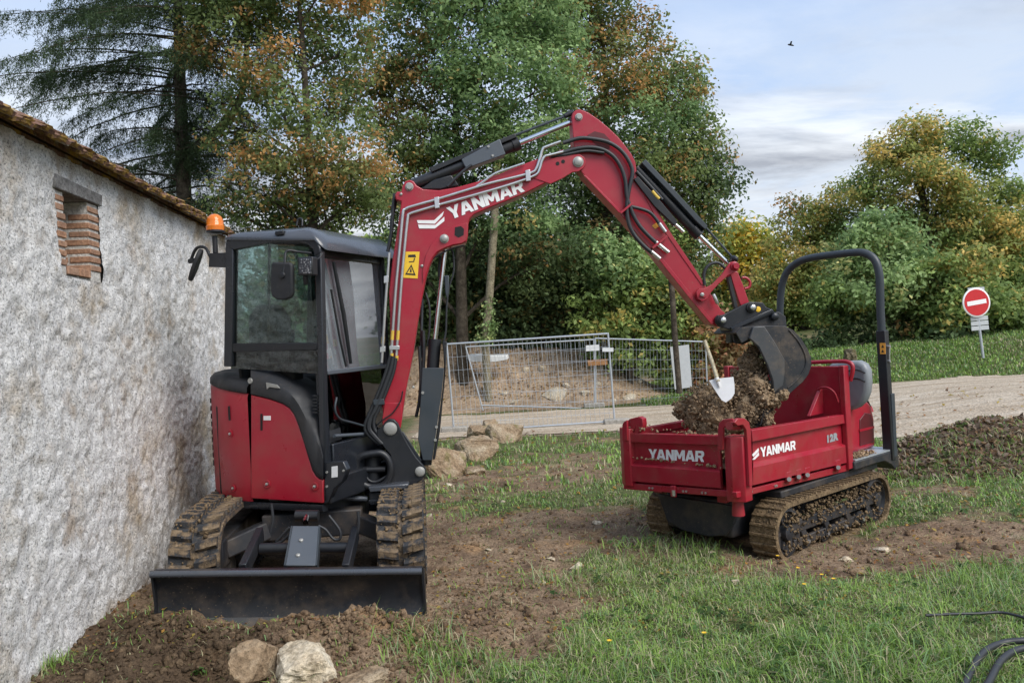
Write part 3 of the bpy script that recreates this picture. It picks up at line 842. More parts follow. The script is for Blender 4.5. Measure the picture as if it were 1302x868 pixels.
def conifer(Y, px0, label):
    base = at(px0, 330, Y); gz = float(terrain(base.x, base.y))
    foot = Vector((base.x, base.y, gz - 0.2))
    root = thing('conifer_tree', foot, label, 'tree')
    top = at(px0 - 12, -160, Y)
    mb = MB(); mb.tube([foot, foot.lerp(top, 0.5), top], [0.20, 0.15, 0.04], 10)
    # a second leader leaning to the right
    l2 = smoothpts([at(px0 + 6, 196, Y), at(px0 + 45, 165, Y - .1), at(px0 + 75, 120, Y - .2), at(px0 + 84, 20, Y - .3), at(px0 + 90, -120, Y - .3)], 5)
    mb.tube(l2, [0.12 - 0.09 * i / (len(l2) - 1) for i in range(len(l2))], 8)
    rr = random.Random(3)
    C, Nn, A, T = [], [], [], []
    for i in range(190):
        t = i / 190
        z = 0.9 + 9.0 * t
        stem_x = foot.lerp(top, min(1, max(0, (z + 1.58 - foot.z) / (top.z - foot.z))))
        if i % 3 == 2: stem_x = l2[min(len(l2) - 1, int(t * len(l2)))]
        st = Vector((stem_x.x, stem_x.y, z + 1.3))
        az = rr.uniform(0, 2 * math.pi)
        ln = (3.9 - 1.2 * t) * rr.uniform(0.4, 1.1)
        dv = Vector((math.cos(az), math.sin(az) * 0.8, 0))
        ln *= 1.0 - 0.72 * max(0.0, math.cos(az)) ** 0.6 + 0.45 * max(0.0, -math.cos(az))
        pts = []
        lift = rr.uniform(-0.05, 0.35); droop = rr.uniform(0.15, 0.30)
        for k in range(9):
            u = k / 8
            pts.append(st + dv * ln * u + Vector((rr.uniform(-.04, .04), rr.uniform(-.04, .04), ln * (lift * u - droop * u * u))))
        mb.tube(pts, [0.026 * (1 - 0.85 * k / 8) * (1.2 - .4 * t) for k in range(9)], 5)
        for k in range(2, 9):
            for tw in range(int((3 + 3.4 * (k / 8) + rr.random() * 2) * (1.95 if math.cos(az) < -0.2 else 0.60))):
                p0 = pts[k].lerp(pts[k - 1], rr.random())
                az2 = rr.uniform(0, 6.28)
                sl = rr.uniform(0.22, 0.62)
                out = Vector((math.cos(az2), math.sin(az2), 0)) * rr.uniform(0.1, 0.45) + dv * 0.35
                down = Vector((out.x * 0.7, out.y * 0.7, -rr.uniform(0.45, 1.0))).normalized()
                nn = int(sl * 78)
                u = RNG.random((nn, 1))
                cpos = np.array(p0) + np.array(out) * 0.35 * np.sqrt(u) + np.array(down) * sl * u
                cpos = cpos + RNG.normal(size=(nn, 3)) * 0.030
                C.append(cpos)
                Nn.append(unit(nn) + np.array([0, 0, 0.3]))
                A.append(np.array(down) + RNG.normal(size=(nn, 3)) * 0.55)
                base_c = np.array((0.050, 0.082, 0.038)) * rr.uniform(0.65, 1.5)
                T.append(base_c * RNG.uniform(0.7, 1.35, (nn, 1)) + np.array([0.012, 0.010, 0]) * RNG.random((nn, 1)))
    mb.build('trunk', 'bark', root)
    C = np.concatenate(C)
    v, t = leaves(C, np.concatenate(Nn), 0.040, np.concatenate(T), 0.17, np.concatenate(A))
    place('crown', mesh_np('crown', v - np.array(foot), np.arange(len(C) * 4), 4, 'leaf', t), None, root)
conifer(17.0, 232, 'dark conifer with drooping sprays rising behind the old house roof')

tree('broadleaf_tree', 'tall open crowned tree with rusty clusters and sky gaps beside the conifer', 15.2,
     [(398, 420), (398, 300), (392, 180), (385, 60), (375, -60)],
     [(255, 60, 45, 38, .5, 'oak_rust'), (300, 15, 60, 45, 0, 'oak'), (380, 20, 70, 50, .5, 'oak'), (340, 85, 55, 36, -.5, 'oak_rust', .8), (430, 70, 60, 50, .6, 'oak'),
      (305, 125, 46, 32, 0, 'oak', .8), (365, 140, 44, 34, -.6, 'oak', .9), (425, 150, 50, 40, .4, 'oak'), (300, 170, 40, 28, .3, 'oak', .8), (345, 205, 50, 32, -.7, 'oak_rust', .9),
      (440, 205, 62, 42, -.6, 'oak_rust'), (400, 225, 55, 35, -.3, 'oak_rust'), (345, 255, 46, 30, -.2, 'oak', .9), (425, 270, 70, 36, .3, 'oak'), (300, 275, 40, 24, 0, 'oak', .7),
      (370, 290, 60, 26, .4, 'dark'), (470, 250, 45, 45, .5, 'oak'), (330, -40, 90, 50, 0, 'oak'), (450, -20, 70, 50, 0, 'oak_rust'), (250, -20, 60, 45, .4, 'oak', .8), (290, 240, 26, 22, 0, 'oak', .6)],
     L=0.047, cover=2.0, clump=0.28, r0=0.13)
tree('broadleaf_tree', 'broad green tree with long leaf sprays directly behind the red boom', 23,
     [(585, 440), (585, 300), (580, 160), (575, 20)],
     [(520, 20, 70, 60, 0, 'oak'), (600, 10, 75, 60, -.6, 'ash'), (680, 30, 70, 60, .5, 'ash'), (540, 100, 70, 50, .5, 'oak_rust', .9), (615, 95, 70, 55, -.8, 'ash'), (690, 110, 65, 50, -.2, 'ash'),
      (520, 170, 60, 45, .3, 'oak'), (590, 175, 60, 45, -.4, 'ash'), (660, 190, 70, 50, -.3, 'ash'), (500, 235, 55, 40, .4, 'oak'), (480, 120, 45, 45, .2, 'oak_rust', .9), (570, 250, 70, 45, .6, 'dark'),
      (650, 270, 70, 45, .2, 'ash'), (600, 320, 60, 50, 1.0, 'dark'), (690, 330, 65, 55, .3, 'shade'), (560, -60, 90, 50, 0, 'ash'), (660, -60, 90, 50, 0, 'oak'), (520, 310, 50, 40, .9, 'dark')],
     L=0.072, cover=2.5, clump=0.44, r0=0.2)
tree('broadleaf_tree', 'largest spreading tree whose rounded crown stands against the open sky', 27,
     [(770, 450), (770, 300), (772, 160), (765, 20)],
     [(740, 20, 70, 50, 0, 'oak'), (800, 55, 55, 42, .3, 'oak_rust', .9), (770, 100, 75, 50, -.5, 'oak_rust'), (845, 100, 55, 42, .2, 'oak'), (880, 140, 36, 32, 0, 'oak', .9), (820, 150, 65, 45, -.6, 'ash'),
      (890, 190, 40, 34, .2, 'oak', .9), (850, 205, 60, 42, -.5, 'oak'), (912, 235, 32, 38, 0, 'dark', .9), (870, 255, 60, 40, .3, 'oak'), (800, 225, 70, 45, -.4, 'oak'), (740, 180, 60, 50, .3, 'ash'),
      (900, 285, 36, 28, .2, 'oak', .7), (840, 300, 65, 38, .2, 'mid'), (770, 300, 70, 45, .5, 'shade'), (730, 250, 60, 45, .3, 'dark'), (755, -40, 60, 50, 0, 'oak'), (690, 20, 50, 50, .4, 'oak'), (870, 335, 50, 28, .3, 'oak', .8)],
     L=0.076, cover=2.4, clump=0.48, r0=0.26)
tree('understorey_tree', 'shaded dark understorey tree left of the thin pale trunk', 24.5, [(560, 470), (560, 380), (558, 330)],
     [(545, 360, 55, 45, 0, 'dark', 1.3), (570, 410, 60, 35, .2, 'shade', 1.3), (610, 390, 50, 50, .6, 'dark', 1.3), (500, 400, 50, 60, .5, 'dark', 1.2)], L=0.085, cover=3.6, clump=0.5, r0=0.1, group='shaded trees along the wood edge')
tree('understorey_tree', 'deep green understorey tree behind the middle of the fence', 24.8, [(690, 480), (690, 400), (690, 330)],
     [(660, 400, 55, 45, .2, 'dark', 1.3), (710, 400, 55, 50, .4, 'dark', 1.3), (680, 350, 60, 40, 0, 'dark', 1.2), (745, 380, 45, 50, .3, 'shade', 1.2), (640, 430, 60, 30, .7, 'dark', 1.2)], L=0.085, cover=3.6, clump=0.5, r0=0.1, group='shaded trees along the wood edge')
tree('understorey_tree', 'silvery green understorey tree below the arm of the digger', 23.2, [(800, 480), (800, 400), (800, 330)],
     [(790, 340, 48, 40, 0, 'pale', .9), (830, 345, 45, 40, .3, 'mid'), (770, 390, 45, 38, -.2, 'mid'), (830, 400, 55, 42, .1, 'mid'), (800, 445, 60, 32, .2, 'mid'), (760, 330, 36, 36, .3, 'ash'), (855, 370, 35, 40, .4, 'oak')],
     L=0.085, cover=3.3, clump=0.42, r0=0.1, group='shaded trees along the wood edge')
tree('shrub', 'russet brown leaved shrub behind the white board', 23.0, [(890, 500), (892, 450), (895, 420)],
     [(905, 425, 32, 32, 0, 'russet'), (925, 450, 28, 30, .2, 'russet'), (885, 440, 26, 32, .2, 'amber'), (905, 480, 36, 24, .1, 'russet'), (940, 475, 24, 20, .3, 'russet'), (860, 470, 30, 26, .5, 'mid'), (845, 440, 36, 36, .8, 'mid'), (875, 395, 30, 26, .6, 'amber')],
     L=0.085, cover=3.4, clump=0.34, r0=0.06, cat='shrub')
tree('broadleaf_tree', 'small golden yellow tree glowing far behind the bucket arm', 40, [(955, 440), (955, 360), (952, 310)],
     [(945, 300, 30, 26, 0, 'gold'), (975, 320, 26, 26, 0, 'gold'), (925, 315, 26, 26, 1, 'gold'), (955, 350, 38, 30, .5, 'gold'), (960, 395, 50, 34, .5, 'amber'), (985, 360, 26, 30, .5, 'gold'), (915, 350, 26, 26, 1, 'oak'), (920, 400, 40, 40, 1.5, 'mid')],
     L=0.14, cover=3.6, clump=0.7, r0=0.2)
tree('broadleaf_tree', 'large tree on the right with orange tinged crown above the no entry sign', 31,
     [(1185, 450), (1185, 350), (1175, 260), (1165, 200)],
     [(1165, 175, 42, 30, 0, 'amber'), (1125, 205, 42, 34, .3, 'amber'), (1215, 180, 40, 28, .2, 'mid'), (1175, 225, 50, 34, -.6, 'amber'), (1255, 195, 36, 30, .3, 'mid', .9), (1105, 240, 34, 26, .2, 'mid', .8), (1225, 245, 50, 34, -.4, 'amber'),
      (1280, 245, 36, 26, .4, 'mid', .9), (1290, 290, 44, 34, 0, 'amber'), (1240, 300, 56, 40, -.3, 'amber'), (1185, 290, 56, 40, 0, 'mid'), (1300, 350, 50, 44, 0, 'mid'), (1240, 370, 60, 44, -.2, 'mid'), (1140, 270, 40, 36, .3, 'amber', .9), (1360, 300, 60, 60, .5, 'mid')],
     L=0.082, cover=2.8, clump=0.5, r0=0.3)
tree('broadleaf_tree', 'bushy amber and green tree seen through the roll bar', 33, [(1030, 450), (1030, 360), (1030, 300)],
     [(1040, 275, 34, 28, 0, 'amber', .8), (1005, 300, 36, 28, .3, 'amber', .8), (1060, 300, 44, 36, .2, 'mid'), (1020, 340, 55, 36, 0, 'amber'), (985, 370, 44, 40, .2, 'amber'), (1040, 390, 60, 40, .3, 'mid'), (990, 420, 44, 28, .3, 'mid'), (1085, 250, 28, 30, .3, 'amber', .8), (1010, 262, 18, 22, .3, 'oak_rust', .5)],
     L=0.085, cover=2.9, clump=0.48, r0=0.2)
tree('broadleaf_tree', 'rounded bright pale green bushy tree between roll bar and no entry sign', 25, [(1125, 460), (1125, 400), (1125, 330)],
     [(1120, 290, 38, 26, 0, 'pale'), (1085, 325, 40, 32, .2, 'pale'), (1150, 325, 40, 34, 0, 'pale'), (1110, 360, 56, 38, -.5, 'pale'), (1160, 375, 40, 38, .1, 'mid'), (1070, 380, 44, 36, .2, 'mid'), (1110, 415, 62, 30, .1, 'shade'), (1165, 420, 40, 30, .3, 'shade')],
     L=0.085, cover=3.6, clump=0.42, r0=0.14)
tree('hedge', 'dense green hedge bushes behind the no entry sign', 23.6, [(1240, 460), (1240, 420)],
     [(1200, 400, 40, 36, .4, 'mid'), (1240, 390, 44, 36, 0, 'mid'), (1285, 395, 46, 36, .2, 'mid'), (1215, 428, 44, 24, .2, 'dark'), (1260, 425, 50, 24, .3, 'dark'), (1320, 410, 50, 40, .3, 'mid'), (1370, 380, 60, 60, .4, 'mid'), (1190, 360, 36, 34, .6, 'mid'), (1235, 345, 46, 30, .6, 'amber', .8)],
     L=0.085, cover=3.6, clump=0.4, r0=0.08, cat='hedge')
tree('shrub', 'low dark bush at the edge of the verge near the boulder', 24, [(1110, 470), (1110, 450)],
     [(1085, 445, 36, 16, .6, 'dark'), (1125, 448, 30, 14, .2, 'dark'), (1160, 448, 30, 12, .5, 'shade'), (1040, 440, 40, 16, .8, 'dark')], L=0.07, cover=3.4, clump=0.28, r0=0.03, cat='shrub')
# slender pale trunk in front of the wood
p_t = [at(617, 436, 22.3), at(622, 380, 22.3), at(626, 320, 22.3), at(629, 270, 22.3), at(632, 170, 22.4)]
gz = float(terrain(p_t[0].x, p_t[0].y))
root = thing('young_tree', (p_t[0].x, p_t[0].y, gz), 'slender pale bare trunk standing before the dark wood under the boom', 'tree')
MB().tube([Vector((p_t[0].x, p_t[0].y, gz - .1))] + smoothpts(p_t, 4), 0.115, 10).build('trunk', 'bark_pale', root)
P, Nn, T = [], [], []
for (px, py, r) in ((622, 390, 10), (620, 415, 12), (616, 430, 12), (634, 190, 30), (625, 160, 30)):
    c = at(px, py, 22.25); k = r * .0223
    p, nm, tl, cc = lobe_leaves(c, (k, k * .5, k * 1.2), 'pale', 0.06, 1.4, 0.15)
    P.append(p); Nn.append(nm); T.append(tl)
v, t = leaves(np.concatenate(P), np.concatenate(Nn), 0.06, np.concatenate(T))
place('foliage', mesh_np('foliage', v - np.array(OFF[root.name]), np.arange(len(v)), 4, 'leaf', t), None, root)
# dark bare stem right of the fence
pt = [at(864, 500, 20.2), at(859, 440, 20.2), at(856, 395, 20.2), at(852, 330, 20.3)]
root = thing('dead_tree', (pt[0].x, pt[0].y, float(terrain(pt[0].x, pt[0].y))), 'thin dark dead stem standing behind the white board', 'tree')
MB().tube(smoothpts(pt, 4), 0.075, 8).build('trunk', 'bark', root)
# the rest of the wood behind, one mass
P, Nn, T = [], [], []
for i in range(120):
    x = -34 + 84 * (i + RNG.random()) / 120
    y = RNG.uniform(43, 54)
    px_ = 651 + x / y * 1000
    h = 3.4 if px_ < 345 else (7.5 if px_ < 900 else (4.5 if px_ < 1050 else 6.5))
    for k in range(3):
        c = (x + RNG.uniform(-1.5, 1.5), y, 0.3 + h * (k + 0.4) / 3)
        p, nm, tl, cc = lobe_leaves(c, (2.0, 1.6, h / 4.2), ('oak', 'shade', 'mid', 'dark')[int(RNG.integers(0, 4))], 0.27, 1.5, 0.8)
        P.append(p); Nn.append(nm); T.append(tl)
v, t = leaves(np.concatenate(P), np.concatenate(Nn), 0.27, np.concatenate(T))
NL = sum(len(o.data.polygons) for o in SC.objects if o.type == 'MESH'); print('polys so far', NL)
tag(place('woodland', mesh_np('woodland', v, np.arange(len(v)), 4, 'leaf', t), None), 'distant mass of woodland filling the gaps behind the nearer trees', 'woodland', kind='stuff')

# ------------------------------------------------------------------ the mini excavator
TH = math.radians(22)
F = Vector((math.cos(TH), -math.sin(TH), 0)); I = Vector((math.sin(TH), math.cos(TH), 0)); UP = Vector((0, 0, 1))
C0 = at(411, 640, 5.25)                       # near front corner of the upper body
PS, PF = Plane(C0, -I), Plane(C0, F)
UD = Vector((-0.111, 1, 0)).normalized(); US = Vector((UD.y, -UD.x, 0))
CU = Vector((-1.385, 4.85, 0)) + UD * 1.03
EX = thing('excavator', (CU.x, CU.y, 0.0), 'red and black mini excavator beside the old wall tipping its bucket over the red dumper', 'excavator')

M['cutter'] = paint('worn_cutter_paint', (0.055, 0.058, 0.062), 0.45, 0.55, 8.0, speck=1.0)
def stadium(Lc, r, n_end=14, n_str=16):
    """closed loop in (along, up): two half circles joined by straights"""
    pts = []
    for i in range(n_end): a = math.pi / 2 + math.pi * i / n_end; pts.append((-Lc / 2 + r * math.cos(a), r * math.sin(a)))
    for i in range(n_str): pts.append((-Lc / 2 + Lc * i / n_str, -r))
    for i in range(n_end): a = -math.pi / 2 + math.pi * i / n_end; pts.append((Lc / 2 + r * math.cos(a), r * math.sin(a)))
    for i in range(n_str): pts.append((Lc / 2 - Lc * i / n_str, r))
    return pts
def resample(pts, n):
    P = [Vector((x, y)) for x, y in pts]; P.append(P[0])
    d = [0]
    for i in range(1, len(P)): d.append(d[-1] + (P[i] - P[i - 1]).length)
    out = []
    j = 0
    for k in range(n):
        t = d[-1] * k / n
        while d[j + 1] < t: j += 1
        f = (t - d[j]) / max(1e-9, d[j + 1] - d[j])
        out.append((P[j].lerp(P[j + 1], f), (P[j + 1] - P[j]).normalized()))
    return out
def make_track(parent, centre, a, s, length, H, W, npad, belt_mat, pad_mat, pad_h, chevron=0.0, pad_len=0.03, split=False, seed=0):
    """rubber track: belt, wheels and its row of tread bars. a = along, s = sideways"""
    a, s = Vector(a), Vector(s); root = parent
    off = OFF[root.name]
    r = H / 2
    loop = stadium(length - H, r)
    t = 0.032
    inner = stadium(length - H, r - t)
    Pw = lambda q, w: centre + a * q[0] + UP * q[1] + s * w
    n = len(loop); mb = MB()
    vs = [Pw(q, -W / 2) for q in loop] + [Pw(q, W / 2) for q in loop] + [Pw(q, -W / 2) for q in inner] + [Pw(q, W / 2) for q in inner]
    fs = []
    for i in range(n):
        j = (i + 1) % n
        fs += [(i, j, n + j, n + i), (2 * n + i, 3 * n + i, 3 * n + j, 2 * n + j), (i, 2 * n + i, 2 * n + j, j), (n + i, n + j, 3 * n + j, 3 * n + i)]
    tr = mb.add(vs, fs).build('track', belt_mat, parent, smooth=40)
    rr = random.Random(seed)
    base = []
    for k in range(3):
        mb = MB()
        lanes = [(-W * 0.47, -W * 0.05), (W * 0.05, W * 0.47)] if split else [(-W * 0.485, W * 0.485)]
        for li, (w0, w1) in enumerate(lanes):
            for seg in range(2):
                x0, x1 = w0 + (w1 - w0) * seg / 2, w0 + (w1 - w0) * (seg + 1) / 2
                sh0, sh1 = (chevron * abs(x0) / W, chevron * abs(x1) / W)
                j = rr.uniform(-.004, .004)
                hh = pad_h * rr.uniform(0.85, 1.1)
                o_ = (pad_len * 1.1 if split and li else 0)
                mb.add([(sh0 - pad_len + o_, x0, -.004), (sh1 - pad_len + o_, x1, -.004), (sh1 + pad_len + o_, x1, -.004), (sh0 + pad_len + o_, x0, -.004),
                        (sh0 - pad_len * .62 + o_ + j, x0, hh), (sh1 - pad_len * .62 + o_ + j, x1, hh), (sh1 + pad_len * .62 + o_ + j, x1, hh), (sh0 + pad_len * .62 + o_ + j, x0, hh)],
                       [(0, 1, 5, 4), (1, 2, 6, 5), (2, 3, 7, 6), (3, 0, 4, 7), (4, 5, 6, 7)])
        me = mb.mesh('tread_bar'); me.materials.append(M[pad_mat]); base.append(me)
    for q, tg in resample(loop, npad):
        nrm = Vector((-tg.y, tg.x)) * -1
        pos = centre + a * q.x + UP * q.y - off
        ax = a * tg.x + UP * tg.y; az = a * nrm.x + UP * nrm.y
        mt = Matrix((ax, s if ax.cross(s).dot(az) > 0 else s, az)).transposed().to_4x4()
        o = place('tread_bar', rr.choice(base), None, tr)
        o.matrix_local = Matrix.Translation(pos) @ mt
    return tr
HT = 0.53
for sgn in (-1, 1):
    c = CU + US * 0.625 * sgn; c.z = 0.245
    tr = make_track(EX, c, -UD, US, 2.08, HT, 0.30, 46, 'rubber', 'rubber', 0.034, 0.05, 0.036, True, seed=sgn + 3)
    mb = MB()
    inn = c - US * 0.02 * sgn
    mb.box(inn + UP * 0.0, UD * 0.72, US * 0.075, UP * 0.09)
    mb.build('track_frame', 'black_dirty', tr, bevel=0.01)
    for e in (-1, 1): MB().lathe(inn + UD * 0.775 * e - US * 0.07, US, [(0.10, 0), (0.215, 0.01), (0.215, 0.13), (0.10, 0.14)], 24).build('wheel', 'black_dirty', tr)
    for k in range(4): MB().lathe(inn + UD * (-0.45 + 0.3 * k) - US * 0.07 - UP * 0.15, US, [(0.07, 0), (0.075, 0.14)], 16).build('roller', 'black_dirty', tr)
# middle of the undercarriage
mb = MB()
mb.box(CU + UP * 0.33, UD * 0.42, US * 0.34, UP * 0.09)
for e in (-1, 1):
    for sg in (-1, 1): mb.bar(CU + UP * 0.33 + UD * 0.3 * e + US * 0.25 * sg, CU + UP * 0.24 + UD * 0.55 * e + US * 0.58 * sg, 0.07, 0.06, UD)
mb.build('undercarriage_body', 'black_dirty', EX, bevel=0.012)
MB().lathe(CU + UP * 0.42, UP, [(0.36, 0), (0.36, 0.07), (0.30, 0.10)], 30).build('slew_ring', 'black', EX)

# dozer blade: curved mouldboard, wear edge, arms, guarded cylinder
BL, BR = at(195, 724, 4.42), at(537, 720, 4.47)
bx = (BR - BL); bx.z = 0; bw = bx.length; bx.normalize(); bn = Vector((bx.y, -bx.x, 0))
ztop = BL.z; BSW = BR - BL
o_ = Vector((BL.x, BL.y, 0))
prof = [(0.035, ztop - 0.004), (0.052, ztop - 0.03), (0.010, ztop - 0.034), (-0.018, ztop - 0.10), (-0.030, ztop - 0.17), (-0.018, ztop - 0.25), (0.008, ztop - 0.30)]
back = [(0.000, ztop - 0.31), (-0.042, ztop - 0.25), (-0.055, ztop - 0.17), (-0.045, ztop - 0.06), (-0.02, ztop)]
pr = [o_ + bn * d + UP * z for d, z in prof + back]
blade = MB().prism(pr, BSW).build('dozer_blade', 'blade', EX, bevel=0.004, smooth=50)
mb = MB()
pr = [o_ + bn * d + UP * z for d, z in [(0.012, ztop - 0.272), (0.060, ztop - 0.40), (0.045, ztop - 0.40), (-0.004, ztop - 0.275)]]
mb.prism([p + BSW * 0.003 for p in pr], BSW * 0.994).build('wear_edge', 'cutter', blade)
MB().tube([BL + bn * 0.040 - UP * 0.014, BR + bn * 0.040 - UP * 0.014], 0.019, 12).build('top_lip', 'roof', blade)
for sgn in (0, 1):
    mb = MB(); e = o_ + BSW * sgn + bx * (0.008 if sgn else -0.008)
    mb.prism([e + bn * d + UP * z for d, z in [(0.03, ztop + .004), (-0.07, ztop - 0.03), (-0.06, ztop - 0.31), (0.02, ztop - 0.33), (-0.005, ztop - 0.2)]], bx * (-0.012 if sgn else 0.012))
    mb.build('end_plate', 'black', blade)
for (p1, p2) in (((331, 678, 4.98), (309, 726, 4.52)), ((452, 676, 5.0), (440, 726, 4.52))):
    MB().bar(at(*p1), at(*p2), 0.022, 0.045, bx).build('blade_arm', 'black', EX, bevel=0.006)
MB().tube([at(331, 697, 4.83), at(447, 696, 4.83)], 0.034, 16).build('cross_tube', 'black', EX)
mb = MB()
gp = [at(372, 668, 4.92), at(405, 668, 4.92), at(401, 718, 4.60), at(363, 718, 4.60)]
gn = (gp[1] - gp[0]).cross(gp[3] - gp[0]).normalized()
if gn.y > 0: gn = -gn
gd = mb.prism(gp, -gn * 0.012).build('cylinder_guard', 'guard_light', EX, bevel=0.004)
for a, b2 in ((0, 3), (1, 2)):
    mb = MB(); sd = (gp[1] - gp[0]).normalized() * (-1 if a == 0 else 1)
    mb.prism([gp[a], gp[b2], gp[b2] - gn * 0.07, gp[a] - gn * 0.07], sd * 0.010).build('guard_flange', 'guard', gd)
for (x, y, Y) in ((383, 687, 4.792), (379, 706, 4.673)):
    p = at(x, y, Y); MB().lathe(p + gn * -0.004, gn, [(0.014, 0), (0.014, 0.012), (0.009, 0.016)], 6).build('bolt', 'pin', gd)
MB().tube([at(388, 664, 4.98), at(391, 652, 5.1)], 0.02, 12).build('cylinder_rod', 'chrome', EX)
MB().tube([at(376, 655, 5.08), at(405, 655, 5.08)], 0.035, 14).build('cylinder_pin', 'black', EX)
for pts in ([(405, 668), (414, 673), (422, 683), (428, 686), (433, 683), (431, 672), (418, 655)], [(368, 670), (359, 680), (351, 689), (358, 688), (366, 681)], [(345, 640), (347, 660), (344, 676)], [(455, 650), (456, 668), (451, 690)]):
    MB().tube(smoothpts([at(x, y, 4.95) for x, y in pts], 5), 0.009, 8).build('hydraulic_hose', 'hose', EX)

# upper body: plan outline from the near front corner back along the side and round the tail
Q = PS.hit(318.5, 570); LQ = (C0 - Q).dot(F)
def tail(phi, R): return Q + I * R * (1 - math.cos(phi)) - F * R * math.sin(phi)
def pxof(p):
    d = p - EYE; x, z = d.x / d.y, d.z / d.y
    return 651 + F_PX * (x * cr - z * sr), 425 - F_PX * (x * sr + z * cr)
R_ = 0.2
while min(pxof(tail(k * 0.1, R_))[0] for k in range(16)) > 272.5 and R_ < 0.8: R_ += 0.01
print('tail radius', R_, 'LQ', LQ)
ZB = 0.515
def ring_strip(mb, phis, rows):
    """rows: function phi -> list of (inward, z)"""
    k = len(mb.v); m_ = None
    for ph in phis:
        p = tail(ph, R_); n_in = I * math.cos(ph) + F * math.sin(ph)
        rw = rows(ph); m_ = len(rw)
        for d, z in rw: mb.v.append(Vector((p.x, p.y, 0)) + n_in * d + UP * z)
    for i in range(len(phis) - 1):
        for j in range(m_ - 1):
            a = k + i * m_ + j; mb.f.append((a, a + 1, a + m_ + 1, a + m_))
zq = PS.hit(318.5, 501).z
ztr = lambda ph: zq + 0.075 * min(1, math.sin(ph) * 1.25)
phis = [i * math.radians(100) / 22 for i in range(23)]
mb = MB(); ring_strip(mb, phis, lambda ph: [(0.03, ZB), (0.0, ZB), (-0.006, ZB + 0.05), (-0.008, 0.9), (-0.004, ztr(ph) - 0.02), (0.006, ztr(ph)), (0.04, ztr(ph))])
rear_panel = mb.build('rear_panel', 'red', EX, smooth=60)
mb = MB(); ring_strip(mb, phis, lambda ph: [(0.0, ztr(ph) + 0.004), (-0.008, ztr(ph) + 0.01), (-0.004, ztr(ph) + 0.045), (0.025, ztr(ph) + 0.075), (0.09, ztr(ph) + 0.09), (0.22, ztr(ph) + 0.09)])
mb.build('tail_cover', 'plastic', EX, smooth=60)
mb = MB(); ring_strip(mb, phis, lambda ph: [(0.05, ZB - 0.055), (-0.004, ZB - 0.05), (-0.012, ZB - 0.03), (-0.008, ZB - 0.003), (0.05, ZB - 0.003)])
Cb = C0 + F * 0.0
for a, b2 in ((0.0, LQ),):
    rws = [(0.05, ZB - 0.055), (-0.004, ZB - 0.05), (-0.012, ZB - 0.03), (-0.008, ZB - 0.003), (0.05, ZB - 0.003)]
    mb.prism([Vector((C0.x, C0.y, 0)) + I * d + UP * z for d, z in rws], -F * LQ)
mb.build('lower_skirt', 'cab', EX, smooth=60)
def panel(name, px, d0, d1, mat, parent=EX, bevel=0.006, plane=PS, **kw):
    p0, p1 = plane.hits(px, d0), None
    return MB().prism(p0, -plane.n * (d1 - d0)).build(name, mat, parent, bevel, **kw)
door = panel('side_door', [(318.9, 501.8), (345, 508.5), (360, 514), (368, 519.5), (374, 528), (380, 543), (386, 562), (392, 582), (397, 598), (401, 605), (406, 609), (410.5, 610.5), (410.5, 639.5), (318.9, 633.4)], -0.012, 0.03, 'red')
# vents, locks, latches
mb = MB()
for k in range(9):
    for j in range(2):
        ph = math.radians(64 - 17 * j); p = tail(ph, R_); n_in = I * math.cos(ph) + F * math.sin(ph); tg = n_in.cross(UP)
        z = 0.74 + 0.058 * k
        mb.box(Vector((p.x, p.y, z)) - n_in * 0.009, tg * 0.030, UP * 0.017, n_in * 0.004)
vg = mb.build('vent_grille', 'void', rear_panel); vg['kind'] = 'stuff'
def lock(plane_hit, n_out, parent, r=0.028):
    lk = MB().lathe(plane_hit + n_out * 0.001, n_out, [(r, 0), (r * 1.02, 0.004), (r * 0.8, 0.006), (r * 0.66, 0.001)], 18).build('lock_recess', 'red', parent)
    MB().lathe(plane_hit + n_out * 0.002, n_out, [(r * 0.36, 0), (r * 0.36, 0.010), (r * 0.2, 0.013)], 12).build('lock', 'steel', parent)
for x, y in ((340, 615), (423.5 - 0.5, 0)):
    if y: lock(PS.hit(x, y, -0.013), -I, door)
lock(PS.hit(400.5, 618, -0.013), -I, door)
panel('handle_slot', [(331, 526), (333.5, 526), (333.5, 547), (331, 547)], -0.0155, -0.012, 'void', door, 0)
panel('sticker', [(335, 528.5), (344, 528.5), (344, 534), (335, 534)], -0.0145, -0.012, 'white', door, 0)
for (ph_d, z) in ((8, None),):
    for zz in (0.985, 0.60):
        ph = math.radians(14); p = tail(ph, R_); n_in = I * math.cos(ph) + F * math.sin(ph)
        lock(Vector((p.x, p.y, zz)) - n_in * 0.008, -n_in, rear_panel, 0.026)
    ph = math.radians(14); p = tail(ph, R_); n_in = I * math.cos(ph) + F * math.sin(ph)
    MB().box(Vector((p.x, p.y, 1.13)) - n_in * 0.010, n_in.cross(UP) * 0.008, UP * 0.05, n_in * 0.003).build('handle_slot', 'void', rear_panel)
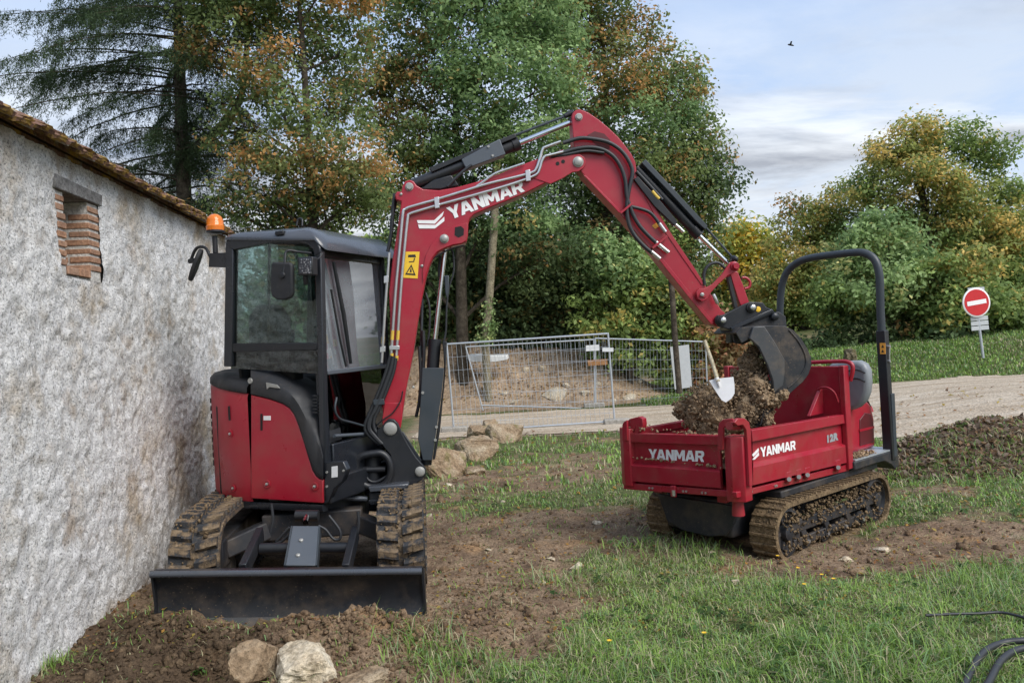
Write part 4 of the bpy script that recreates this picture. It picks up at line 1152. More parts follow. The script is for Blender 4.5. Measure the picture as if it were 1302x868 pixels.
# black fuel and tank cover sweeping down to the front corner
cols = [(318.8, 501, 466), (330, 503.5, 469), (345, 507.5, 474), (358, 512.5, 480), (368, 518.5, 486), (374, 527, 490), (380, 542, 494), (386, 561, 500), (392, 581, 507), (397, 597, 514), (402, 605.5, 524), (407, 609, 540), (411, 610.5, 566)]
mb = MB(); k = 0
for x, lo, hi in cols:
    cy = lo * 0.42 + hi * 0.58
    for y, d in ((lo, 0.01), (lo - 0.6, -0.014), (lo * 0.8 + cy * 0.2, -0.020), (cy, -0.016), (cy - (lo - hi) * 0.12, 0.0), (hi, 0.045)):
        mb.v.append(PS.hit(x, y, d))
    p = PS.hit(x, hi, 0.045); mb.v.append(p + I * 0.22 + UP * 0.012)
m_ = 7
for i in range(len(cols) - 1):
    for j in range(m_ - 1):
        a = i * m_ + j; mb.f.append((a, a + 1, a + m_ + 1, a + m_))
tank = mb.build('tank_cover', 'plastic', EX, smooth=50)
MB().disc(PS.hit(319, 484, -0.012), -I, 0.020, 0.012).build('cap', 'pin', tank)
panel('recess', [(338, 486), (352, 489), (356, 493.5), (350, 493), (343, 492), (339, 495)], -0.024, -0.018, 'pin', tank, 0.002)
mb = MB()
for k in range(6):
    y = 502 + 4.2 * k
    mb.prism(PS.hits([(397.5, y), (403, y + .3), (403, y + 2.3), (397.5, y + 2)], -0.004), I * 0.02)
mb.build('louvre', 'black', tank)
# core of the body so that nothing is hollow
mb = MB()
c_ = Vector((C0.x, C0.y, 0)) - F * 0.50 + I * 0.58
mb.box(c_ + UP * 0.86, F * 0.46, I * 0.50, UP * 0.335)
mb.box(c_ + UP * 1.22 - F * 0.12, F * 0.32, I * 0.46, UP * 0.06)
mb.build('body_core', 'void', EX, bevel=0.03)
panel('far_side_panel', [(300, 480), (410, 480), (410, 640), (300, 633)], 1.10, 1.13, 'red')

# cab ------------------------------------------------------------
CABW = 1.0
cabf = None
def both(px, d0, d1):
    p = PS.hits(px, d0)
    mb.prism(p, I * (d1 - d0)); mb.prism([q + I * (CABW - d1) for q in p], I * (d1 - d0))
mb = MB()
both([(286.5, 308), (296, 310), (295, 466), (284, 466)], 0.0, 0.06)
both([(287, 305.5), (335, 299.5), (376, 296.5), (390, 298), (400, 303.5), (406.5, 314), (407.5, 322), (400, 326), (397, 316), (390, 310), (378, 306.5), (340, 309), (296.3, 317.5), (287, 309)], -0.003, 0.055)
both([(399.8, 321), (407.6, 318), (414, 606), (406.5, 606), (403, 446)], 0.0, 0.05)
mb.build('cab_frame', 'cab', EX, bevel=0.008)
panel('sill_bar', [(295.2, 436.5), (402.8, 435.5), (403, 445), (295.2, 447.5)], 0.004, 0.05, 'black')
panel('sill_bar', [(295.2, 436.5), (402.8, 435.5), (403, 445), (295.2, 447.5)], CABW - 0.05, CABW - 0.004, 'black')
panel('side_window', [(296, 317), (340, 309), (378, 306.3), (392, 311), (400, 324), (402.8, 436), (295, 437)], 0.022, 0.027, 'glass', bevel=0)
panel('lower_window', [(295, 447), (403, 445), (404, 475), (295, 468)], 0.022, 0.027, 'glass_dark', bevel=0)
panel('far_window', [(296, 317), (378, 306), (400, 324), (404, 500), (295, 490)], CABW - 0.03, CABW - 0.025, 'glass', bevel=0)
panel('window_divider', [(340.5, 309), (342.6, 309), (341.5, 436), (339.5, 436)], 0.028, 0.045, 'black', bevel=0)
# front face of the cab
wfar = CABW
def front(px, d0, d1, name, mat, bevel=0.006, parent=EX): return panel(name, px, d0, d1, mat, parent, bevel, PF)
A1, A2 = pxof(C0 + I * 0.0 + UP * 1.8), pxof(C0 + I * wfar + UP * 1.8)
xa = lambda f, z: pxof(Vector((C0.x, C0.y, 0)) + I * f + UP * z)
zt_ = PS.hit(404, 312).z
mb = MB()
fr = lambda f0, f1, z0, z1, d0=-0.003, d1=0.05: mb.prism([Vector((C0.x, C0.y, 0)) + I * f + UP * z - F * d0 for f, z in ((f0, z0), (f1, z0), (f1, z1), (f0, z1))], -F * (d1 - d0))
fr(0.052, 0.115, 0.62, zt_ - 0.005); fr(CABW - 0.115, CABW - 0.052, 0.62, zt_ - 0.005)
fr(0.1155, CABW - 0.1155, zt_ - 0.065, zt_ - 0.005); fr(0.1155, CABW - 0.1155, 0.62, 0.90, -0.02, 0.05)
mb.build('front_frame', 'cab', EX, bevel=0.008)
mb = MB(); zbar = PF.hit(440, 471).z
fr(0.1155, CABW - 0.1155, zbar - 0.015, zbar + 0.015, -0.012, 0.03)
mb.build('window_bar', 'guard_light', EX, bevel=0.005)
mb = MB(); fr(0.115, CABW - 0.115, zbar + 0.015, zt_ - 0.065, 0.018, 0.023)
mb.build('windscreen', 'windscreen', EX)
mb = MB(); fr(0.115, CABW - 0.115, 0.90, zbar - 0.015, 0.018, 0.023)
mb.build('lower_windscreen', 'glass_dark', EX)
# wiper and its arm on the windscreen
MB().tube([PF.hit(424, 333, -0.02), PF.hit(437, 400, -0.02), PF.hit(446, 462, -0.012)], [0.012, 0.016, 0.012], 8).build('wiper', 'black', EX)
MB().tube([PF.hit(421, 368, -0.02), PF.hit(432, 430, -0.025), PF.hit(440, 466, -0.02)], 0.008, 8).build('wiper_arm', 'black', EX)
# roof
RN, FN = PS.hit(286, 303), PS.hit(404, 306)
z0 = PS.hit(378, 297).z - 0.012; L0, L1 = (C0 - FN).dot(F) - 0.03, (C0 - RN).dot(F) + 0.015
base = Vector((C0.x, C0.y, 0))
pl = []
for (l, w, sx, sy) in ((L0, 0, 1, 1), (L0, CABW, 1, -1), (L1, CABW, -1, -1), (L1, 0, -1, 1)):
    for k in range(7):
        a = {(1, 1): -90 + 90 * (1 - k / 6.0), (1, -1): 0, (-1, -1): 0, (-1, 1): 0}[(sx, sy)]
        pl.append(None)
def rrect(l0, l1, w0, w1, r, n=6):
    out = []
    for (cl, cw, a0) in ((l1 - r, w1 - r, 0), (l0 + r, w1 - r, 90), (l0 + r, w0 + r, 180), (l1 - r, w0 + r, 270)):
        for k in range(n + 1):
            a = math.radians(a0 + 90 * k / n); out.append((cl + r * math.cos(a), cw + r * math.sin(a)))
    return out
mb = MB(); secs = [(0.004, 0.05, -0.002), (-0.012, 0.06, 0.004), (-0.014, 0.07, 0.020), (0.004, 0.09, 0.042), (0.06, 0.10, 0.060), (0.2, 0.1, 0.068)]
n_ = None
for inset, r, dz in secs:
    pts = rrect(L0 + inset, L1 - inset, inset, CABW - inset, r)
    n_ = len(pts)
    for l, w in pts: mb.v.append(base - F * l + I * w + UP * (z0 + dz + 0.034 * (l - 0.1) - 0.095 * max(0.0, (L0 + 0.17 - l) / 0.17) ** 2.2))
for s_ in range(len(secs) - 1):
    for j in range(n_): a, b2 = s_ * n_ + j, s_ * n_ + (j + 1) % n_; mb.f.append((a, b2, b2 + n_, a + n_))
mb.f.append(tuple(range(n_))[::-1]); mb.f.append(tuple((len(secs) - 1) * n_ + j for j in range(n_)))
roof = mb.build('roof', 'roof', EX, smooth=50)
MB().tube(smoothpts([base - F * 0.12 + I * 0.03 + UP * (z0 + 0.07), base - F * 0.11 + I * 0.04 + UP * (z0 + 0.115), base - F * 0.08 + I * 0.04 + UP * (z0 + 0.11), base - F * 0.075 + I * 0.03 + UP * (z0 + 0.065)], 4), 0.007, 8).build('lifting_eye', 'black', roof)
MB().box(PS.hit(357, 297.5, 0.0) + UP * 0.006, F * 0.035, I * 0.02, UP * 0.014).build('roof_cap', 'black', roof, bevel=0.006)
# inside the cab
sb = base - F * 0.52 + I * 0.47
seat = MB().box(sb + UP * 1.30, F * 0.20, I * 0.21, UP * 0.06).build('seat', 'seat_dark', EX, bevel=0.03)
mb = MB(); mb.prism([sb - F * 0.17 + I * w + UP * z for w, z in ((-.21, 1.34), (.21, 1.34), (.20, 1.80), (.11, 1.90), (-.11, 1.90), (-.20, 1.80))], -F * 0.10)
mb.build('backrest', 'seat_dark', seat, bevel=0.03)
for w in (-0.30, 0.30):
    con = MB().box(sb + I * w + UP * 1.38 + F * 0.08, F * 0.17, I * 0.06, UP * 0.09).build('console', 'void', EX, bevel=0.02)
    MB().tube([sb + I * w + F * 0.18 + UP * 1.46, sb + I * w + F * 0.20 + UP * 1.62], 0.012, 8).build('lever', 'black', con)
    MB().lathe(sb + I * w + F * 0.20 + UP * 1.60, UP, [(0.018, 0), (0.026, 0.03), (0.024, 0.09), (0.01, 0.10)], 12).build('lever_grip', 'black', con)
mb = MB(); mb.prism([base - F * l + I * w + UP * z for l, w, z in ((0.70, 0.10, 1.27), (0.70, CABW - 0.10, 1.27), (0.73, CABW - 0.10, 1.60), (0.73, 0.10, 1.60))], -F * 0.03)
mb.build('rear_bulkhead', 'void', EX, bevel=0.01)
mb = MB(); mb.box(base - F * 0.24 + I * 0.5 + UP * 1.02, F * 0.02, I * 0.34, UP * 0.16)
mb.build('seat_base', 'inner_red', EX, bevel=0.01)
mb = MB(); mb.prism([PF.hit(x, y, 0.20) for x, y in ((450, 506), (462, 505), (463, 510), (451, 511))], -F * -0.004); mb.build('plate', 'galv', EX)
for (x, dz) in ((429, 0.0), (447, 0.01)):
    MB().tube([PF.hit(x, 500, 0.08), PF.hit(x + 2, 470, 0.10), PF.hit(x + 5, 442, 0.12)], 0.012, 8).build('travel_lever', 'black', EX)
MB().tube(smoothpts([PF.hit(*q, 0.1) for q in ((470, 466), (470, 450), (476, 440), (487, 436))], 4), 0.014, 8).build('grab_handle', 'black', EX)
MB().tube(smoothpts([PF.hit(*q, -0.05) for q in ((428, 505), (426, 520), (432, 532), (448, 537), (462, 541))], 5), 0.008, 8).build('foot_rail', 'guard', EX)
# near mirror, work lamp, rear bracket with beacon and far mirror
mir = MB(); mp = PS.hits([(344, 336), (346, 333), (368, 333.5), (371, 337), (371.5, 372), (369, 378), (362, 381.5), (351, 381), (345, 377), (343, 368)], -0.13)
mir.prism(mp, I * 0.035); mo = mir.build('mirror', 'plastic', EX, bevel=0.012)
mb = MB(); cx_ = sum((v for v in mp), Vector()) / len(mp)
mb.prism([cx_ + (p - cx_) * 0.88 + I * 0.036 for p in mp], I * 0.004); mb.build('mirror_glass', 'mirror', mo)
MB().tube(smoothpts([PS.hit(359, 352, -0.135), PS.hit(362, 335, -0.12), PS.hit(363, 322, -0.10), PS.hit(368, 318.5, -0.08), PS.hit(378, 320, -0.04), PS.hit(396, 322, 0.0)], 5), 0.009, 8).build('mirror_arm', 'black', mo)
MB().lathe(PS.hit(359, 350, -0.131), -I, [(0.024, 0), (0.020, 0.010), (0.008, 0.014)], 14).build('mirror_knob', 'black', mo)
lamp = panel('work_lamp', [(378, 327), (397, 326), (397.5, 350), (378.5, 350)], -0.13, -0.07, 'black', bevel=0.008)
panel('lamp_lens', [(380, 329), (395, 328.5), (395.5, 347.5), (380.5, 347.5)], -0.135, -0.13, 'lens', lamp, 0.002)
MB().bar(PS.hit(388, 350, -0.09), PS.hit(389, 361, -0.05), 0.012, 0.01, F).build('lamp_bracket', 'black', lamp)
MB().tube(smoothpts([PS.hit(397, 333, -0.09), PS.hit(402, 330, -0.07), PS.hit(407, 327, -0.03), PS.hit(410, 322, -0.01)], 4), 0.005, 6).build('lamp_cable', 'black', lamp)
br = panel('beacon_bracket', [(266, 322), (288, 321), (288, 340), (265, 339.5)], 0.02, 0.06, 'cab', bevel=0.004)
bp = PS.hit(274, 318, 0.04)
MB().lathe(PS.hit(274, 321.5, 0.04), UP, [(0.018, 0), (0.018, 0.115), (0.024, 0.12)], 14).build('beacon_stem', 'black', br)
bb = MB().lathe(PS.hit(274, 297, 0.04), UP, [(0.045, 0), (0.062, 0.008), (0.062, 0.022)], 24).build('beacon_base', 'black', br)
MB().lathe(PS.hit(274, 297, 0.04) + UP * 0.022, UP, [(0.061, 0), (0.063, 0.03), (0.058, 0.035), (0.057, 0.07), (0.048, 0.095), (0.028, 0.112), (0.005, 0.118)], 24).build('beacon_lens', 'amber', br)
MB().tube(smoothpts([PS.hit(*q, 0.03) for q in ((268, 328), (262, 316), (254, 314), (248, 318), (243, 330))], 5), 0.011, 8).build('mirror_arm', 'black', br)
MB().lathe(PS.hit(241, 332, 0.03), F, [(0.018, 0), (0.018, 0.05)], 12).build('mirror_knuckle', 'black', br)
# rear mirror is seen almost edge on: a thin oval shell
mb = MB(); c_ = PS.hit(251.5, 338, 0.03); ax1 = (PS.hit(259, 318, 0.03) - PS.hit(244, 358, 0.03)) / 2; ax2 = Vector((-0.36, 0.93, 0)) * 0.075 + F * 0.012; nn_ = ax1.cross(ax2).normalized()
ov = [c_ + ax1 * math.cos(2 * math.pi * k / 20) + ax2 * math.sin(2 * math.pi * k / 20) for k in range(20)]
mb.prism(ov, nn_ * 0.03); mb.build('far_mirror', 'plastic', br, bevel=0.008)

# front deck and swing post --------------------------------------------------
mb = MB()
mb.box(base + F * 0.03 + I * 0.45 + UP * 0.60, F * 0.03, I * 0.44, UP * 0.085)
mb.box(base + F * 0.02 + I * 0.02 + UP * 0.58, F * 0.02, I * 0.02, UP * 0.05)
mb.build('front_deck', 'black', EX, bevel=0.012)
panel('deck_side', [(412, 588), (436, 586), (441, 597), (436, 611), (425, 621), (418, 638), (412, 641)], 0.0, 0.05, 'cab', bevel=0.006)
panel('sticker', [(421.5, 593), (429, 592), (429, 606), (421.5, 607)], -0.003, 0.0, 'white', bevel=0)
for x, y in ((416, 600), (437, 598), (416, 618)): MB().lathe(PS.hit(x, y, 0), -I, [(0.008, 0), (0.008, 0.008)], 8).build('bolt', 'pin', EX)
A_, B_ = at(497, 545, 5.72), at(960, 400, 5.97)
BX = (B_ - A_); BX.z = 0; BX.normalize(); BN = Vector((BX.y, -BX.x, 0))
PB = Plane(A_, BN)
def bp_(name, px, d0, d1, mat, parent=EX, bevel=0.006, **kw): return panel(name, px, d0, d1, mat, parent, bevel, PB, **kw)
for d0 in (-0.055, 0.215):
    post = bp_('swing_post', [(489, 537), (494, 532.5), (501, 533), (506, 538), (510.5, 549), (519, 565), (529, 581), (537, 590), (541.5, 596), (541.5, 603), (537, 609), (521, 621), (510.5, 635), (496, 636), (495, 612), (500, 596), (496, 578), (486, 566), (478.5, 557), (479.5, 546), (485, 543)], d0, d0 + 0.05, 'black')
bp_('swing_casting', [(490, 566), (520, 572), (522, 618), (505, 634), (492, 634)], -0.003, 0.21, 'black', bevel=0.02)
# D shaped casting round the swing pin
ringp = [(470, 577), (484, 576), (493, 583), (497, 596), (494, 609), (486, 617), (472, 619), (460, 614), (453, 602), (453, 588), (459, 580)]
MB().tube(smoothpts([PB.hit(x, y, -0.07) for x, y in ringp + ringp[:1]], 4), 0.027, 10, caps=False).build('swing_yoke', 'black', EX)
mb = MB(); mb.tube([PB.hit(474, 573, 0.02), PB.hit(474, 628, 0.02)], 0.06, 18); mb.tube([PB.hit(462, 597, -0.04), PB.hit(490, 596, -0.04)], 0.022, 12)
mb.build('swing_pin', 'black', EX)
MB().tube(smoothpts([PB.hit(*q, -0.05) for q in ((464, 604), (470, 611), (479, 612), (490, 606), (497, 601))], 4), 0.010, 8).build('hydraulic_hose', 'hose', EX)
st_ = bp_('front_step', [(468, 619), (519, 614.5), (520, 618), (512, 622), (470, 626)], -0.16, -0.02, 'roof', bevel=0.008)
bp_('step_edge', [(468, 636), (508, 632), (509, 635), (505, 639), (470, 642)], -0.16, -0.02, 'cab', st_, bevel=0.008)
bp_('step_box', [(469, 626.5), (484, 625.5), (484, 637), (470, 638)], -0.13, -0.02, 'black', st_, bevel=0.006)
MB().tube([PB.hit(413, 631, -0.12), PB.hit(467, 634, -0.10)], 0.020, 10).build('deck_rail', 'roof', EX)
MB().tube([PF.hit(425, 554, -0.03), PF.hit(470, 551, -0.03)], 0.012, 8).build('step_bar', 'guard_light', EX)
MB().box(base - F * 0.20 + I * 0.72 + UP * 1.52, F * 0.10, I * 0.15, UP * 0.27).build('side_console', 'void', EX, bevel=0.03)
bp_('post_skirt', [(520, 622), (533, 610), (533, 626), (521, 627)], 0.05, 0.2, 'black')
for (x, y, r, d) in ((496.4, 544.7, 0.040, -0.056), (534, 599, 0.030, -0.056)):
    p = PB.hit(x, y, d); MB().lathe(p, BN, [(r * 1.2, 0), (r * 1.2, 0.008), (r, 0.010), (r, 0.018), (r * 0.82, 0.021)], 24).build('pin', 'pin', post)

# boom ----------------------------------------------------------------------
BW = 0.19
boom_px = [(489, 546), (488, 533), (485.5, 517), (490, 490), (496, 452), (496, 400), (494.5, 372), (499, 330), (504, 300), (508, 272), (510, 256), (503.5, 254), (502, 248), (505, 244), (510.5, 244), (512, 236), (515, 230.5), (521, 228.5), (526, 230.5), (530, 236), (538, 240.5), (558, 242),
           (581, 238), (607, 231), (633, 222), (665, 209), (690, 199.5), (716, 190), (722, 198), (720, 214), (699, 230), (662, 248.5), (625, 263), (603, 272.5), (597.5, 277.5), (595.5, 285), (595, 300), (593.5, 307), (587, 310.5), (576, 312.5), (566, 316), (557, 321), (551, 328), (546.5, 337), (542, 352), (537, 376), (531, 410), (525.5, 448), (516, 496), (510.5, 534), (508, 546), (498.5, 555)]
boom = bp_('boom', boom_px, 0.0, BW, 'red', bevel=0.007)
# raised weld plate round the elbow
bp_('elbow_plate', [(594.5, 283), (594, 300), (592.5, 306), (587, 309.3), (576, 311), (565, 315), (555.5, 320), (549.5, 327.5), (545, 337), (538, 360), (537, 345), (541, 325), (549, 309), (562, 295), (578, 287)], -0.010, 0.0, 'red', boom, bevel=0.003)
hp = [(580 + 3.5 * math.cos(a), 295 + 5 * math.sin(a)) for a in [k * math.pi / 6 for k in range(12)]]
bp_('boom_hole', [(578.5, 289), (586, 287.5), (590, 291), (589.5, 299), (583, 302), (578, 299)], -0.0125, -0.010, 'void', boom, 0)
for dd in (-0.006, BW - 0.019):                      # fork cheeks that carry the arm pin
    bp_('fork_cheek', [(676, 226), (690, 206), (712, 198), (727, 196.5), (737, 196), (743, 200), (745.5, 206), (743, 213), (736, 218), (728, 219), (716, 226.5), (700, 234)], dd, dd + 0.025, 'red', boom, bevel=0.004)
bp_('foot_plate', [(487, 548), (486, 532), (489, 512), (510, 512), (511.5, 530), (509, 548), (498, 557)], -0.012, 0.0, 'red', boom, bevel=0.004)
lettering('YANMAR', [(573, 279.5), (669, 242.5), (665, 227.5), (567, 264.5)], PB, -0.004, 'white', boom)
for q in ([(530, 280), (552, 280), (564.5, 268.5), (562.5, 274.5), (553, 284.5), (531.5, 284)], [(531.5, 285.5), (553.5, 286), (565, 275.5), (565, 281), (553, 290.5), (533, 290.5)]):
    bp_('chevron', q, -0.004, -0.0005, 'white', boom, 0)
stk = bp_('warning_sticker', [(516, 320), (533.5, 320), (531, 354), (512.5, 353)], -0.004, -0.0005, 'yellow', boom, 0)
for q in ([(515, 349), (528.5, 350), (523, 336)], ):
    bp_('pictogram', q, -0.0055, -0.004, 'ink', stk, 0)
bp_('pictogram', [(517.5, 347.3), (526, 347.8), (522.7, 339.3)], -0.007, -0.0055, 'yellow', stk, 0)
bp_('pictogram', [(521, 346), (523.5, 346), (523, 341), (522, 341)], -0.0085, -0.007, 'ink', stk, 0)
bp_('pictogram', [(519, 324), (528, 323.5), (529, 327), (519, 327)], -0.0055, -0.004, 'ink', stk, 0)
bp_('pictogram', [(526.5, 328), (528, 328), (526.5, 333), (520, 333.5), (520, 332.3), (525.5, 332)], -0.0055, -0.004, 'ink', stk, 0)
def pin(x, y, d, r, parent, mat='pin', h=0.02):
    p = PB.hit(x, y, d); return MB().lathe(p, BN, [(r * 1.25, 0), (r * 1.25, h * .3), (r, h * .35), (r, h * .8), (r * 0.85, h)], 24).build('pin', mat, parent)
pin(520.5, 237.5, 0.0, 0.024, boom); pin(735, 206, -0.006, 0.032, boom); pin(565, 303.5, -0.010, 0.026, boom)
for x, y in ((536.5, 338), (525.5, 492), (510, 247)): MB().lathe(PB.hit(x, y, 0), BN, [(0.010, 0), (0.010, 0.008), (0.005, 0.011)], 10).build('bolt', 'pin', boom)
bp_('boom_ear', [(503.5, 255), (501.5, 248), (505, 243.5), (511, 244), (510.5, 256)], 0.05, 0.14, 'red', boom, 0.004)
for x, y in ((709, 208), (716, 205.5)):
    MB().lathe(PB.hit(x, y, -0.006), BN, [(0.014, 0), (0.014, 0.003)], 12).build('grease_point', 'void', boom)
# steel pipes and clamps along the boom
def pipe(pts, r, name='steel_pipe', mat='steel', d=-0.022, parent=boom, k=4, caps=True): return MB().tube(smoothpts([PB.hit(x, y, d) for x, y in pts], k), r, 8, caps).build(name, mat, parent)
pipe([(497.5, 452), (503, 372), (508, 318), (512.5, 271), (514.5, 267), (519, 264), (536, 259), (554, 254), (588, 243.5), (621, 233.5), (652, 226), (676, 219.5), (682, 214), (686, 203), (690, 190), (694, 187), (713, 180)], 0.0105)
pipe([(504, 455), (509.5, 372), (514, 320), (518.5, 277), (520.5, 272.5), (526, 270), (541, 265.5), (558, 260.5), (596, 250), (633, 239.5), (660, 231), (681, 222.5), (686, 215), (689, 205), (693, 199), (698, 197.5), (716, 193)], 0.0105)
pipe([(604, 238.5), (616, 230), (629, 221), (645, 215), (667, 207.5)], 0.009)
pipe([(495, 321), (490, 390), (485.5, 461)], 0.010, d=-0.05)
for x, y, w in ((555, 257, 6), (671, 222.5, 6), (500, 442, 8)):
    bp_('pipe_clamp', [(x - w / 2, y - 6), (x + w / 2, y - 7), (x + w / 2 + 1, y + 7), (x - w / 2 + 1, y + 8)] if y < 400 else [(x - 5, y - 2.5), (x + 8, y - 2.5), (x + 8, y + 2.5), (x - 5, y + 2.5)], -0.038, 0.0, 'steel', boom, 0.002)
for (a, b2) in (((498.5, 432), (499.3, 420)), ((505.5, 432), (506.3, 420)), ((497.8, 455), (498.4, 449)), ((504, 458), (504.6, 452)), ((486.7, 437), (487.4, 428))):
    MB().tube([PB.hit(*a, -0.022), PB.hit(*b2, -0.022)], 0.0125, 8).build('tape_mark', 'tape', boom)
bp_('pipe_clamp', [(483, 441), (490, 440), (490, 447), (483, 448)], -0.06, -0.03, 'steel', boom, 0.002)
bp_('pipe_clamp', [(488, 351), (494, 350), (494, 359), (488, 360)], -0.06, -0.03, 'steel', boom, 0.002)
# hose bundle from the boom foot down to the body
for k, (o1, o2) in enumerate(((0, 0), (4, 1), (8, 3), (3, 6))):
    pipe([(497 + o1 * 0.8, 452 + o2), (492 + o1, 470 + o2), (484 + o1, 492 + o2), (474 + o1, 516 + o2), (467 + o1 * 1.1, 532), (464 + o1 * 1.5, 545), (472 + o1 * 1.6, 556), (482 + o1, 564)], 0.014, 'hydraulic_hose', 'hose', -0.035 - 0.012 * (k % 2), EX, 5)
for k in range(2):
    pipe([(502 + 2 * k, 246), (500 + 2 * k, 262), (499 - k, 280), (497, 300), (493, 320)], 0.013, 'hydraulic_hose', 'hose', 0.06 + 0.05 * k, EX, 4)
pipe([(512, 497), (509, 510), (499, 525), (489, 532), (480, 540), (478, 552), (485, 560), (494, 570), (499, 590)], 0.005, 'cable', 'black', -0.03, EX, 5)
pipe([(590, 312), (572, 317), (555, 326), (545, 334), (541, 348)], 0.006, 'cable', 'black', 0.02, EX, 5)
bp_('hose_clamp', [(474, 508), (488, 507), (489, 514), (475, 515)], -0.06, -0.01, 'guard', EX, 0.003)

# arm cylinder on top of the boom -------------------------------------------------
def cyl(name, a, b2, r, mat, d=0.095, parent=EX, n=18): return MB().tube([PB.hit(*a, d), PB.hit(*b2, d)], r, n).build(name, mat, parent)
ac = cyl('arm_cylinder', (524, 235.5), (658.5, 183), 0.043, 'black')
MB().tube([PB.hit(652, 185.6, .095), PB.hit(660, 182.4, .095)], 0.050, 18).build('gland', 'black', ac)
cyl('rod', (658, 183), (731, 153.5), 0.021, 'chrome', parent=ac)
cyl('rod_eye', (725, 156), (737, 149), 0.034, 'black', parent=ac)
bp_('cylinder_guard', [(586.5, 202.5), (635.5, 176.5), (643, 196), (592.5, 214.5)], 0.035, 0.155, 'guard_light', ac, 0.006)
bp_('guard_bar', [(546, 213), (655, 169.5), (657, 174.5), (586, 203), (549, 219)], 0.045, 0.15, 'black', ac, 0.004)
for x, y in ((621, 186.5), (626.5, 198)): MB().lathe(PB.hit(x, y, 0.035), BN, [(0.010, 0), (0.010, 0.008)], 6).build('bolt', 'pin', ac)
MB().tube([PB.hit(655, 172, .1), PB.hit(722, 146.5, .1)], 0.010, 8).build('guard_rail', 'guard', ac)
MB().tube([PB.hit(718, 148, .1), PB.hit(729, 142.5, .1)], 0.020, 10).build('rail_end', 'black', ac)
pipe([(569, 237), (580, 226), (590, 217), (600, 210)], 0.012, 'hydraulic_hose', 'hose', 0.02, ac)
bp_('hose_guide', [(533, 241), (552, 228), (574, 222), (584, 236), (560, 241)], 0.05, 0.14, 'black', ac, 0.01)

# boom cylinder in front of the boom with its guard plate
bc = cyl('boom_cylinder', (553.2, 431), (541, 590), 0.046, 'black')
cyl('rod', (567, 308), (553, 434), 0.0175, 'chrome', parent=bc)
bp_('cylinder_guard', [(537, 467.5), (565, 467.5), (561.5, 500), (556, 540), (549.5, 585), (537.5, 585), (531.5, 558), (534.5, 510)], 0.0, 0.014, 'guard', bc, 0.004)
bp_('guard_flange', [(562.5, 434), (568.5, 434), (566, 480), (559.5, 548), (553, 584), (550.2, 584), (556.7, 540), (562.2, 500), (565.4, 467)], 0.002, 0.17, 'black', bc, 0.004)
for x, y in ((537.5, 499), (555, 542.5), (553.5, 559)): MB().lathe(PB.hit(x, y, 0.0), BN, [(0.011, 0), (0.011, 0.008)], 8).build('bolt', 'pin', bc)
cyl('blade_line_cylinder', (537, 380), (535, 455), 0.010, 'guard', d=0.15, parent=bc)
for pts, r in (([(572, 316), (576, 322), (577, 345), (571, 365), (568, 390), (567, 420), (564, 436)], 0.007), ([(560, 325), (558, 345), (560, 360)], 0.009), ([(541, 372), (546, 390), (546, 420), (543, 440)], 0.008), ([(538, 420), (539, 450), (537, 480)], 0.014), ([(533, 440), (535, 480), (533, 510), (529, 530)], 0.012)):
    pipe(pts, r, 'hydraulic_hose', 'hose', 0.12, bc, 4)
bp_('sensor', [(565, 350), (571, 350), (570.5, 372), (568.5, 380), (566, 372)], 0.08, 0.12, 'guard', bc, 0.006)
bp_('post_strut', [(508, 548), (513, 549), (536, 585), (533, 592), (528, 585), (509, 556)], -0.03, 0.0, 'cab', EX, 0.004)

# arm ----------------------------------------------------------------------------
arm_px = [(727, 149), (728.5, 143.5), (732, 140), (737.5, 139), (748, 143), (762, 152.5), (775, 163.5), (786, 174), (795, 185), (803, 196), (808, 206), (811, 230), (831, 267), (855, 301), (882, 341), (897, 363), (917, 393.5), (924, 400), (925, 408), (921, 414), (913.5, 416), (906, 412), (875, 375), (831, 319.5), (786.5, 268), (760, 241), (743, 223), (734, 213), (730, 190), (728.5, 172)]
AW0, AW1 = 0.026, 0.164
arm = bp_('arm', arm_px, AW0, AW1, 'red', bevel=0.006)
for q in ([(741, 222), (746, 224), (792, 271), (836, 320), (879, 374), (908, 410), (905, 413), (875, 377), (831, 321.5), (786.5, 270)],):
    bp_('arm_flange', q, AW0 - 0.008, AW1 + 0.008, 'red', arm, 0.003)
bp_('arm_rib', [(806, 224), (812, 230), (856.5, 301.5), (884, 342), (896, 361), (892, 362), (870, 331), (838, 284)], AW0 - 0.006, AW1 + 0.006, 'red', arm, 0.003)
bp_('recess', [(747, 172), (756, 167), (768, 170), (776, 178), (775, 190), (760, 186)], AW0 - 0.003, AW0, 'inner_red', arm, 0.0)
letter_pts = None
pin(735.9, 149, AW0, 0.022, arm); pin(892.5, 374.5, AW0 - 0.008, 0.026, arm, 'red', 0.05)
MB().lathe(PB.hit(892.5, 374.5, AW0 - 0.058), BN, [(0.016, 0), (0.016, 0.01), (0.010, 0.014)], 6).build('bolt', 'pin', arm)
for (px_, r) in (([(716, 182), (736, 176), (752, 176.5), (772, 180.5), (788, 190), (799, 204), (804, 219), (800, 240), (797, 262), (799, 282), (806, 298), (818, 312), (830, 322)], 0.0155),
                 ([(716, 194), (734, 189), (752, 187.5), (768, 191), (781, 200), (790, 214), (795, 230), (797, 250), (801, 262), (806, 275), (814, 288), (826, 301), (836, 310)], 0.0155),
                 ([(800, 262), (806, 263.5), (816, 266), (826, 270), (833, 277), (839, 286)], 0.0135), ([(700, 199), (720, 196.5), (745, 192), (768, 194.5)], 0.012)):
    pipe(px_, r, 'hydraulic_hose', 'hose', AW0 - 0.03, arm, 5)
